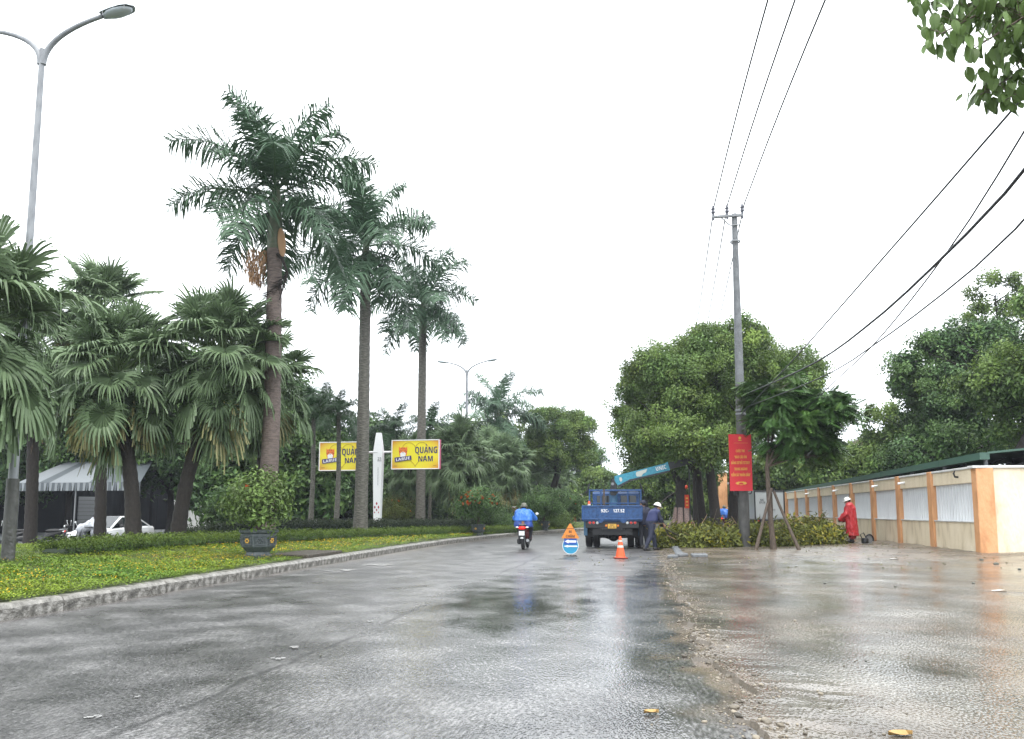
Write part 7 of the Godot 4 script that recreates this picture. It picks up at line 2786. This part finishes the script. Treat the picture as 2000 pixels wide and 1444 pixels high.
func box_truck():
	var f := at(1505, 1040, 45.0)
	f.y = 0.12
	var o = thing("box_truck", "parked white box truck seen from behind beyond the staked tree", "truck", f)
	var bx := MB.new()
	bx.box(Vector3(0, 1.57, -1.6), Vector3(1.66, 1.62, 3.2), Transform3D.IDENTITY, 0.02)
	put(bx, "cargo_box", M.box_white, o)
	for s: float in [-1.0, 1.0]:
		var d := MB.new()
		d.box(Vector3(s * 0.385, 1.53, 0.012), Vector3(0.75, 1.36, 0.03), Transform3D.IDENTITY, 0.008)
		var door := put(d, "rear_door", M.box_white, o)
		var cp := MB.new()
		cp.box(Vector3(s * 0.80, 1.55, 0.02), Vector3(0.06, 1.56, 0.05), Transform3D.IDENTITY, 0.008)
		put(cp, "corner_post", M.black_paint, o)
		var h := MB.new()
		h.tube([Vector3(s * 0.12, 0.9, 0.045), Vector3(s * 0.12, 2.15, 0.045)], [0.012, 0.012], 6)
		h.box(Vector3(s * 0.2, 1.3, 0.05), Vector3(0.2, 0.03, 0.02))
		put(h, "lock_bar", M.grey_steel, door)
		var l = lens(o, Vector3(s * 0.62, 0.66, 0.0), 0.05, M.red_lens, "tail_lamp")
		l = l
	var top := MB.new()
	top.box(Vector3(0, 2.36, 0.02), Vector3(1.66, 0.07, 0.05), Transform3D.IDENTITY, 0.008)
	put(top, "top_rail", M.black_paint, o)
	words("92C", o, M.ink, Transform3D(Basis.IDENTITY, Vector3(-0.40, 1.85, 0.032)), 0.20, 0.11)
	words("071.76", o, M.ink, Transform3D(Basis.IDENTITY, Vector3(-0.39, 1.70, 0.032)), 0.32, 0.12)
	var ch := MB.new()
	ch.box(Vector3(0, 0.62, -2.0), Vector3(0.9, 0.2, 4.6))
	ch.box(Vector3(0, 0.55, -0.03), Vector3(1.5, 0.12, 0.06))
	put(ch, "chassis", M.black_paint, o)
	for x in [-0.66, 0.66]:
		for z in [-0.9, -3.9]:
			wheel(o, Vector3(x, 0.34, z), 0.34, 0.26)
	var cab := MB.new()
	cab.box(Vector3(0, 1.2, -4.2), Vector3(1.6, 1.2, 1.3), Transform3D.IDENTITY, 0.08)
	put(cab, "cab", M.box_white, o)


# ------------------------------------------------------------------ people

func surface(bones: Array, cell: float, hem := -1e6, wrinkle := 0.0, grain := 9.0) -> MB:
	# bones: [a, b, radius at a, radius at b, blend]; one continuous skin by surface nets
	var lo := Vector3(1e6, 1e6, 1e6)
	var hi := -lo
	for q in bones:
		var r: float = maxf(q[2], q[3]) + cell * 3.0
		for p in [q[0], q[1]]:
			lo = lo.min(p - Vector3(r, r, r))
			hi = hi.max(p + Vector3(r, r, r))
	var nx := int((hi.x - lo.x) / cell) + 2
	var ny := int((hi.y - lo.y) / cell) + 2
	var nz := int((hi.z - lo.z) / cell) + 2
	var f := PackedFloat32Array()
	f.resize(nx * ny * nz)
	f.fill(1.0)
	for q in bones:
		var a: Vector3 = q[0]
		var ba: Vector3 = q[1] - q[0]
		var ra: float = q[2]
		var rb: float = q[3]
		var bl: float = q[4]
		var l2 := maxf(ba.length_squared(), 1e-8)
		var m := maxf(ra, rb) + bl + cell * 2.0
		var p0 := (a.min(q[1]) - Vector3(m, m, m) - lo) / cell
		var p1 := (a.max(q[1]) + Vector3(m, m, m) - lo) / cell
		for z in range(maxi(0, int(p0.z)), mini(nz, int(p1.z) + 2)):
			for y in range(maxi(0, int(p0.y)), mini(ny, int(p1.y) + 2)):
				var row := (z * ny + y) * nx
				for x in range(maxi(0, int(p0.x)), mini(nx, int(p1.x) + 2)):
					var pa := lo + Vector3(x, y, z) * cell - a
					var t := clampf(pa.dot(ba) / l2, 0.0, 1.0)
					var d := (pa - ba * t).length() - lerpf(ra, rb, t)
					var e := f[row + x]
					var h := clampf(0.5 + 0.5 * (e - d) / bl, 0.0, 1.0)
					f[row + x] = lerpf(e, d, h) - bl * h * (1.0 - h)
	if wrinkle > 0.0 or hem > -1e5:
		for z in nz:
			for y in ny:
				for x in nx:
					var k := (z * ny + y) * nx + x
					if absf(f[k]) < 0.1:
						var p := lo + Vector3(x, y, z) * cell
						if wrinkle > 0.0:
							f[k] += wrinkle * soft.get_noise_3d(p.x * grain, p.y * grain * 0.35, p.z * grain)
						f[k] = maxf(f[k], hem - p.y)
	var b := MB.new()
	var at_cell := PackedInt32Array()
	at_cell.resize(nx * ny * nz)
	at_cell.fill(-1)
	var off := [0, 1, nx, nx + 1, nx * ny, nx * ny + 1, nx * ny + nx, nx * ny + nx + 1]
	var edges := [[0, 1], [2, 3], [4, 5], [6, 7], [0, 2], [1, 3], [4, 6], [5, 7], [0, 4], [1, 5], [2, 6], [3, 7]]
	for z in nz - 1:
		for y in ny - 1:
			for x in nx - 1:
				var k := (z * ny + y) * nx + x
				var c := 0
				for j in 8:
					if f[k + off[j]] < 0.0:
						c += 1
				if c == 0 or c == 8:
					continue
				var sum := Vector3.ZERO
				var cnt := 0
				for e in edges:
					var u := f[k + off[e[0]]]
					var v := f[k + off[e[1]]]
					if (u < 0.0) != (v < 0.0):
						var t := u / (u - v)
						var p0 := Vector3(e[0] & 1, (e[0] >> 1) & 1, e[0] >> 2)
						var p1 := Vector3(e[1] & 1, (e[1] >> 1) & 1, e[1] >> 2)
						sum += p0.lerp(p1, t)
						cnt += 1
				var loc := sum / cnt
				var g := Vector3(f[k + 1] - f[k] + f[k + off[7]] - f[k + off[6]], f[k + nx] - f[k] + f[k + off[7]] - f[k + off[5]], f[k + nx * ny] - f[k] + f[k + off[7]] - f[k + off[3]])
				at_cell[k] = b.vert(lo + (Vector3(x, y, z) + loc) * cell, g.normalized())
	var dirs := [[1, nx, nx * ny], [nx, 1, nx * ny], [nx * ny, 1, nx]]
	for z in range(1, nz - 1):
		for y in range(1, ny - 1):
			for x in range(1, nx - 1):
				var k := (z * ny + y) * nx + x
				for d in dirs:
					if (f[k] < 0.0) != (f[k + d[0]] < 0.0):
						var q := [at_cell[k], at_cell[k - d[1]], at_cell[k - d[1] - d[2]], at_cell[k - d[2]]]
						if q.min() < 0:
							continue
						b.face(q[0], q[1], q[2])
						b.face(q[0], q[2], q[3])
	return b


var head_mb: MB
var hand_mb: MB


func body_pieces():
	# a head that looks along -z with its middle at the origin, and a right hand hanging along -y with its palm towards -z
	head_mb = surface([
		[Vector3(0, 0.035, 0.015), Vector3(0, 0.03, -0.02), 0.088, 0.082, 0.02],
		[Vector3(0, -0.02, -0.03), Vector3(0, -0.07, -0.05), 0.066, 0.045, 0.03],
		[Vector3(-0.03, -0.055, -0.02), Vector3(0.03, -0.055, -0.02), 0.05, 0.05, 0.03],
		[Vector3(0, 0.015, -0.098), Vector3(0, -0.022, -0.118), 0.009, 0.016, 0.012],
		[Vector3(-0.018, -0.058, -0.092), Vector3(0.018, -0.058, -0.092), 0.010, 0.010, 0.008],
		[Vector3(-0.045, 0.03, -0.085), Vector3(0.045, 0.03, -0.085), 0.014, 0.014, 0.012],
		[Vector3(-0.088, 0.012, 0.005), Vector3(-0.092, -0.025, 0.0), 0.014, 0.010, 0.006],
		[Vector3(0.088, 0.012, 0.005), Vector3(0.092, -0.025, 0.0), 0.014, 0.010, 0.006],
		[Vector3(0, -0.06, 0.02), Vector3(0, -0.16, 0.04), 0.055, 0.062, 0.03]], 0.008)
	var hb := [[Vector3(0, 0.02, 0), Vector3(0, -0.04, 0), 0.027, 0.03, 0.02], [Vector3(-0.022, -0.03, 0), Vector3(-0.026, -0.075, -0.004), 0.018, 0.016, 0.012], [Vector3(0.02, -0.03, 0), Vector3(0.024, -0.075, -0.004), 0.018, 0.016, 0.012]]
	var lens4 := [0.058, 0.068, 0.064, 0.05]
	for k in 4:
		var x := -0.030 + k * 0.020
		var l: float = lens4[k]
		var a := Vector3(x, -0.078, -0.004)
		var c := a + Vector3((k - 1.5) * 0.004, -l * 0.5, -0.012)
		var e := c + Vector3(0, -l * 0.28, -l * 0.32)
		hb.append([a, c, 0.0095, 0.0085, 0.004])
		hb.append([c, e, 0.0085, 0.007, 0.004])
	hb.append([Vector3(-0.028, -0.018, -0.006), Vector3(-0.056, -0.048, -0.022), 0.013, 0.010, 0.008])
	hb.append([Vector3(-0.056, -0.048, -0.022), Vector3(-0.052, -0.078, -0.036), 0.010, 0.008, 0.004])
	hand_mb = surface(hb, 0.0055)


func pose(over := {}) -> Dictionary:
	# an adult 1.66 m tall looking along -z; .l is -x
	var j := {
		"hl": Vector3(-0.095, 0.88, 0), "hr": Vector3(0.095, 0.88, 0), "kl": Vector3(-0.10, 0.47, -0.02), "kr": Vector3(0.10, 0.47, -0.02),
		"al": Vector3(-0.10, 0.08, 0.02), "ar": Vector3(0.10, 0.08, 0.02), "tl": Vector3(-0.115, 0.035, -0.15), "tr": Vector3(0.115, 0.035, -0.15),
		"pel": Vector3(0, 0.93, 0), "chest": Vector3(0, 1.22, 0), "neck": Vector3(0, 1.42, 0.01), "sl": Vector3(-0.175, 1.36, 0), "sr": Vector3(0.175, 1.36, 0),
		"el": Vector3(-0.23, 1.08, 0.02), "er": Vector3(0.23, 1.08, 0.02), "wl": Vector3(-0.24, 0.83, -0.06), "wr": Vector3(0.24, 0.83, -0.06),
		"head": Vector3(0, 1.555, -0.02), "look": Basis.IDENTITY}
	for k in over:
		j[k] = over[k]
	return j


func limbs(j: Dictionary, g: float, arms := true, legs := true, torso := true) -> Array:
	var o := []
	if torso:
		for s in ["l", "r"]:
			var sd := 1.0 if s == "r" else -1.0
			o.append([j.pel + (j["h" + s] - j.pel) * 0.8, j.chest.lerp(j["s" + s], 0.42), 0.115 + g, 0.115 + g, 0.08])
			o.append([j.chest.lerp(j["s" + s], 0.35), j["s" + s] - Vector3(sd * 0.02, 0, 0), 0.11 + g, 0.068 + g, 0.05])
		o.append([j.pel, j.chest, 0.12 + g, 0.13 + g, 0.08])
		o.append([j.chest.lerp(j.neck, 0.7), j.neck, 0.085 + g, 0.058 + g, 0.05])
	for s in ["l", "r"]:
		if arms:
			o.append([j["s" + s], j["e" + s], 0.056 + g, 0.044 + g, 0.03])
			o.append([j["e" + s], j["w" + s], 0.043 + g, 0.028 + g, 0.02])
		if legs:
			o.append([j["h" + s], j["k" + s], 0.088 + g, 0.058 + g, 0.04])
			o.append([j["k" + s], j["a" + s], 0.056 + g, 0.036 + g, 0.03])
	return o


func feet(j: Dictionary, g: float) -> Array:
	var o := []
	for s in ["l", "r"]:
		var a: Vector3 = j["a" + s]
		var t: Vector3 = j["t" + s]
		o.append([a + (a - t).normalized() * 0.03 - Vector3(0, 0.035, 0), t, 0.042 + g, 0.032 + g, 0.03])
		o.append([a + Vector3(0, 0.05, 0), a - Vector3(0, 0.03, 0), 0.042 + g, 0.042 + g, 0.03])
	return o


func person(label: String, pos: Vector3, turn: float, j: Dictionary) -> Node3D:
	var o: Node3D = thing("person", label, "person", pos, turn)
	var b := surface(limbs(j, 0.0) + feet(j, -0.006), 0.02)
	b.join(head_mb, Transform3D(j.look, j.head))
	for s in ["l", "r"]:
		var fd: Vector3 = j["w" + s] - j["e" + s]
		var y := -fd.normalized()
		var ref: Vector3 = j.get("palm" + s, Vector3(-1 if s == "r" else 1, 0, 0))
		var z := -(ref - y * ref.dot(y)).normalized()
		var x := y.cross(z)
		var bs := Basis(x, y, z)
		if s == "l":
			bs = bs * Basis.from_scale(Vector3(-1, 1, 1))
		b.join(hand_mb, Transform3D(bs, j["w" + s]))
	put(b, "body", M.skin, o)
	var eyes := MB.new()
	for s: float in [-1.0, 1.0]:
		eyes.ball(j.head + j.look * Vector3(s * 0.032, 0.012, -0.089), 0.011, 8, 5)
	put(eyes, "eyes", M.ink, o)
	var hair := MB.new()
	hair.ellip(Transform3D(j.look * Basis.from_scale(Vector3(0.094, 0.10, 0.10)), j.head + j.look * Vector3(0, 0.035, 0.018)), 14, 8)
	put(hair, "hair", M.hair, o)
	return o


func helmet(o: Node3D, j: Dictionary, m: Material, brim: float, tall := 0.115):
	var b := MB.new()
	var xf := Transform3D(j.look * Basis.from_scale(Vector3(1, 1, 1.12)), j.head + j.look * Vector3(0, 0.04, 0.005))
	b.lathe([Vector2(0.0, tall), Vector2(0.05, tall * 0.93), Vector2(0.095, tall * 0.62), Vector2(0.117, 0.02), Vector2(0.12, -0.01), Vector2(0.108, -0.012), Vector2(0.10, 0.02)], 18, xf)
	var h := put(b, "helmet", m, o)
	if brim > 0.0:
		var r := MB.new()
		r.ellip(Transform3D(j.look * Basis.from_scale(Vector3(0.11, 0.012, brim)), j.head + j.look * Vector3(0, 0.035, -0.11)), 14, 5)
		r.lathe([Vector2(0.118, -0.012), Vector2(0.142, -0.016), Vector2(0.142, -0.006), Vector2(0.118, 0.0)], 18, xf)
		put(r, "brim", m, h)
	return h


func people():
	body_pieces()
	# --- the motorcyclist in blue
	var sp := at(1022, 1073, 26.0) * Vector3(1, 0, 1)
	var jr := pose({
		"pel": Vector3(0, 0.93, -0.02), "hl": Vector3(-0.12, 0.88, -0.06), "hr": Vector3(0.12, 0.88, -0.06), "kl": Vector3(-0.21, 0.70, -0.48), "kr": Vector3(0.21, 0.70, -0.48),
		"al": Vector3(-0.17, 0.36, -0.50), "ar": Vector3(0.17, 0.36, -0.50), "tl": Vector3(-0.19, 0.325, -0.68), "tr": Vector3(0.19, 0.325, -0.68),
		"chest": Vector3(0, 1.16, -0.10), "neck": Vector3(0, 1.31, -0.17), "sl": Vector3(-0.19, 1.26, -0.16), "sr": Vector3(0.19, 1.26, -0.16),
		"el": Vector3(-0.33, 1.06, -0.42), "er": Vector3(0.33, 1.06, -0.42), "wl": Vector3(-0.33, 1.03, -0.72), "wr": Vector3(0.33, 1.03, -0.72), "palml": Vector3(0, -1, 0), "palmr": Vector3(0, -1, 0),
		"head": Vector3(0, 1.435, -0.21), "look": Basis(Vector3.RIGHT, -0.05)})
	var rd := person("motorcyclist in a bright blue rain jacket and dark helmet seen from behind", sp + Vector3(0, 0.012, 0), 0.03, jr)
	put(surface(limbs(jr, 0.022, false, true, false), 0.02, -1e6, 0.012), "trousers", M.trousers_dark, rd)
	put(surface(feet(jr, 0.006), 0.016), "shoes", M.boots, rd)
	var jk := limbs(jr, 0.055, true, false)
	jk.append([Vector3(-0.14, 1.1, -0.05), Vector3(-0.17, 0.88, 0.02), 0.16, 0.15, 0.06])
	jk.append([Vector3(0.14, 1.1, -0.05), Vector3(0.17, 0.88, 0.02), 0.16, 0.15, 0.06])
	put(surface(jk, 0.018, 0.98, 0.03, 11.0), "rain_jacket", M.coat_blue, rd)
	var lw := [[Vector3(-0.14, 1.05, -0.03), Vector3(-0.16, 0.84, 0.0), 0.15, 0.16, 0.06], [Vector3(0.14, 1.05, -0.03), Vector3(0.17, 0.82, 0.0), 0.15, 0.16, 0.06], [Vector3(0.16, 0.86, -0.05), Vector3(0.23, 0.74, -0.3), 0.12, 0.1, 0.06], [Vector3(-0.16, 0.86, -0.05), Vector3(-0.22, 0.76, -0.3), 0.11, 0.1, 0.06]]
	put(surface(lw, 0.018, 0.76, 0.02, 11.0), "coat_skirt", M.coat_deep_blue, rd)
	helmet(rd, jr, M.helmet_olive, 0.06, 0.13)
	var gl := MB.new()
	gl.ellip(Transform3D(jr.look * Basis.from_scale(Vector3(0.10, 0.05, 0.105)), jr.head + jr.look * Vector3(0, 0.02, 0.02)), 14, 6)
	put(gl, "helmet_lining", M.ink, rd)
	# a far rider of the same kind, beyond the trunks
	var fp := copy_thing(rd, "person", at(1413, 1030, 52.0) * Vector3(1, 0, 1) + Vector3(0, 0.12, 0), -0.5, "person in blue sitting on a scooter under the far street trees")
	fp.set_meta("category", "person")
	# --- the worker in dark blue overalls who drags a branch
	var wpos := at(1272, 1075, 26.3) * Vector3(1, 0, 1)
	wpos.y = 0.006
	var jw := pose({
		"hl": Vector3(-0.09, 0.85, 0), "hr": Vector3(0.09, 0.85, 0), "kl": Vector3(-0.10, 0.47, -0.16), "kr": Vector3(0.11, 0.44, 0.08), "al": Vector3(-0.11, 0.08, -0.22), "ar": Vector3(0.11, 0.09, 0.30),
		"tl": Vector3(-0.12, 0.035, -0.39), "tr": Vector3(0.12, 0.04, 0.15), "pel": Vector3(0, 0.90, 0), "chest": Vector3(0, 1.16, -0.12), "neck": Vector3(0, 1.34, -0.20),
		"sl": Vector3(-0.18, 1.28, -0.17), "sr": Vector3(0.18, 1.28, -0.17), "el": Vector3(-0.22, 1.03, -0.28), "er": Vector3(0.22, 1.02, -0.26), "wl": Vector3(-0.13, 0.86, -0.46), "wr": Vector3(0.14, 0.84, -0.44),
		"head": Vector3(0, 1.455, -0.27), "look": Basis(Vector3.RIGHT, -0.35)})
	var wk := person("worker in dark blue overalls and white helmet pulling a branch beside the truck", wpos, -1.05, jw)
	put(surface(limbs(jw, 0.026, false, true, false) + [[Vector3(0, 0.9, 0), Vector3(0, 1.0, -0.03), 0.16, 0.15, 0.05]], 0.018, -1e6, 0.012), "trousers", M.overalls, wk)
	put(surface(limbs(jw, 0.03, true, false), 0.018, 0.92, 0.014), "work_jacket", M.overalls, wk)
	var vs := limbs(jw, 0.042, false, false)
	put(surface(vs, 0.018, 0.98, 0.008), "vest", M.vest_blue, wk)
	put(surface(feet(jw, 0.012), 0.016), "boots", M.boots, wk)
	helmet(wk, jw, M.helmet_white, 0.08, 0.125)
	var br = thing("dragged_branch", "long bare branch held by the worker in dark blue and rising above his helmet", "branch", wpos)
	var bs := Basis(Vector3.UP, -1.05)
	var grip: Vector3 = bs * ((jw.wl + jw.wr) * 0.5 + Vector3(0, -0.06, -0.06))
	var bb := MB.new()
	bb.tube([grip + Vector3(0.42, -0.72, 0.1), grip, grip + Vector3(-0.16, 0.5, -0.1), grip + Vector3(-0.12, 0.75, -0.15), grip + Vector3(0.1, 0.98, -0.2), grip + Vector3(0.42, 1.18, -0.25), grip + Vector3(0.5, 1.42, -0.25)], [0.02, 0.026, 0.026, 0.026, 0.022, 0.018, 0.008], 7)
	bb.tube([grip + Vector3(0.05, -0.1, 0.02), grip + Vector3(0.5, -0.3, 0.1), grip + Vector3(0.62, -0.62, 0.1)], [0.02, 0.018, 0.008], 6)
	put(bb, "limb", M.dark_bark, br)
	# --- a second worker, dark, right behind the truck's corner
	var w2 := at(1258, 1068, 27.6) * Vector3(1, 0, 1)
	w2.y = 0.006
	var j2 := pose({"look": Basis(Vector3.UP, 0.4), "wl": Vector3(-0.10, 1.02, -0.24), "el": Vector3(-0.22, 1.08, -0.02)})
	var p2 := person("second worker in dark clothes standing close behind the truck's right rear corner", w2, 0.5, j2)
	put(surface(limbs(j2, 0.024, false, true, false), 0.02, -1e6, 0.01), "trousers", M.trousers_dark, p2)
	put(surface(limbs(j2, 0.034, true, false), 0.02, 0.82, 0.014), "work_jacket", M.overalls, p2)
	put(surface(feet(j2, 0.012), 0.016), "boots", M.boots, p2)
	var cap := MB.new()
	cap.lathe([Vector2(0.0, 0.115), Vector2(0.06, 0.10), Vector2(0.10, 0.05), Vector2(0.108, 0.0), Vector2(0.10, 0.0)], 16, Transform3D(j2.look, j2.head + Vector3(0, 0.045, 0.01)))
	put(cap, "cap", M.overalls, p2)
	# --- the worker in the long red raincoat
	var rp := at(1663, 1057, 30.4)
	rp.y = apron_y(rp.x, 30.4)
	var jd := pose({"wl": Vector3(-0.22, 0.86, -0.30), "el": Vector3(-0.25, 1.07, -0.10), "wr": Vector3(0.20, 0.84, -0.26), "er": Vector3(0.25, 1.07, -0.06), "head": Vector3(0, 1.545, -0.07), "look": Basis(Vector3.RIGHT, -0.38), "neck": Vector3(0, 1.42, -0.01)})
	var rw := person("worker in a long red raincoat and white helmet standing by the wall", rp, 1.15, jd)
	var ct := limbs(jd, 0.05, true, false)
	for s: float in [-1.0, 1.0]:
		ct.append([Vector3(s * 0.10, 1.2, 0), Vector3(s * 0.15, 0.22, 0.03), 0.15, 0.19, 0.08])
	ct.append([Vector3(0, 1.2, 0.02), Vector3(0, 0.22, 0.08), 0.15, 0.2, 0.08])
	ct.append([jd.el.lerp(jd.wl, 0.2), jd.el.lerp(jd.wl, 0.75), 0.10, 0.085, 0.04])
	ct.append([jd.er.lerp(jd.wr, 0.2), jd.er.lerp(jd.wr, 0.75), 0.10, 0.085, 0.04])
	put(surface(ct, 0.02, 0.26, 0.045, 10.0), "raincoat", M.coat_red, rw)
	put(surface(limbs(jd, 0.02, false, true, false), 0.02, -1e6, 0.008), "trousers", M.trousers_dark, rw)
	put(surface(feet(jd, 0.01), 0.016), "boots", M.boots, rw)
	helmet(rw, jd, M.helmet_white, 0.09, 0.125)
	var tool_pos := at(1690, 1064, 29.2)
	tool_pos.y = apron_y(tool_pos.x, 29.2)
	var ch = thing("power_saw", "small dark power saw with a round guard by the wall near the red raincoat", "power saw", tool_pos, 0.5)
	var sb := MB.new()
	sb.box(Vector3(0, 0.12, 0), Vector3(0.2, 0.2, 0.22), Transform3D.IDENTITY, 0.04)
	put(sb, "motor", M.black_paint, ch)
	var gd := MB.new()
	var ring := []
	var rads := []
	for k in 15:
		var a := lerpf(-0.4, PI + 0.3, k / 14.0)
		ring.append(Vector3(0.16 + cos(a) * 0.17, 0.17 + sin(a) * 0.17, 0.05))
		rads.append(0.028)
	gd.tube(ring, rads, 7)
	put(gd, "guard", M.rubber, ch)
	var dc := MB.new()
	dc.extrude(dc.disc_poly(20, 0.15, 0.15), 0.04, 0.05, Transform3D(Basis.IDENTITY, Vector3(0.16, 0.17, 0)))
	put(dc, "disc", M.grey_steel, ch)
	var hn := MB.new()
	hn.tube([Vector3(-0.12, 0.18, 0), Vector3(-0.2, 0.34, 0), Vector3(-0.05, 0.4, 0), Vector3(0.05, 0.24, 0)], [0.016, 0.016, 0.016, 0.016], 6)
	put(hn, "handle", M.black_paint, ch)
	# --- the rider under a pale poncho on the far carriageway
	var jp: Dictionary = jr.duplicate()
	var pr := person("rider under a pale grey rain poncho in front of the white car", Vector3(-23.3, -0.36, -29.5), PI - 0.12, jp)
	put(surface(limbs(jp, 0.02, false, true, false), 0.022), "trousers", M.trousers_dark, pr)
	put(surface(feet(jp, 0.01), 0.018), "shoes", M.boots, pr)
	var po := limbs(jp, 0.05, true, false)
	for s: float in [-1.0, 1.0]:
		po.append([jp["s" + ("l" if s < 0 else "r")], Vector3(s * 0.30, 0.78, -0.55), 0.12, 0.16, 0.12])
		po.append([Vector3(s * 0.2, 1.1, -0.1), Vector3(s * 0.3, 0.62, -0.1), 0.16, 0.18, 0.12])
	po.append([Vector3(0, 1.12, -0.3), Vector3(0, 0.95, -0.98), 0.16, 0.17, 0.16])
	put(surface(po, 0.024, 0.55, 0.06, 7.0), "rain_poncho", M.poncho, pr)
	helmet(pr, jp, M.trousers_dark, 0.05, 0.13)
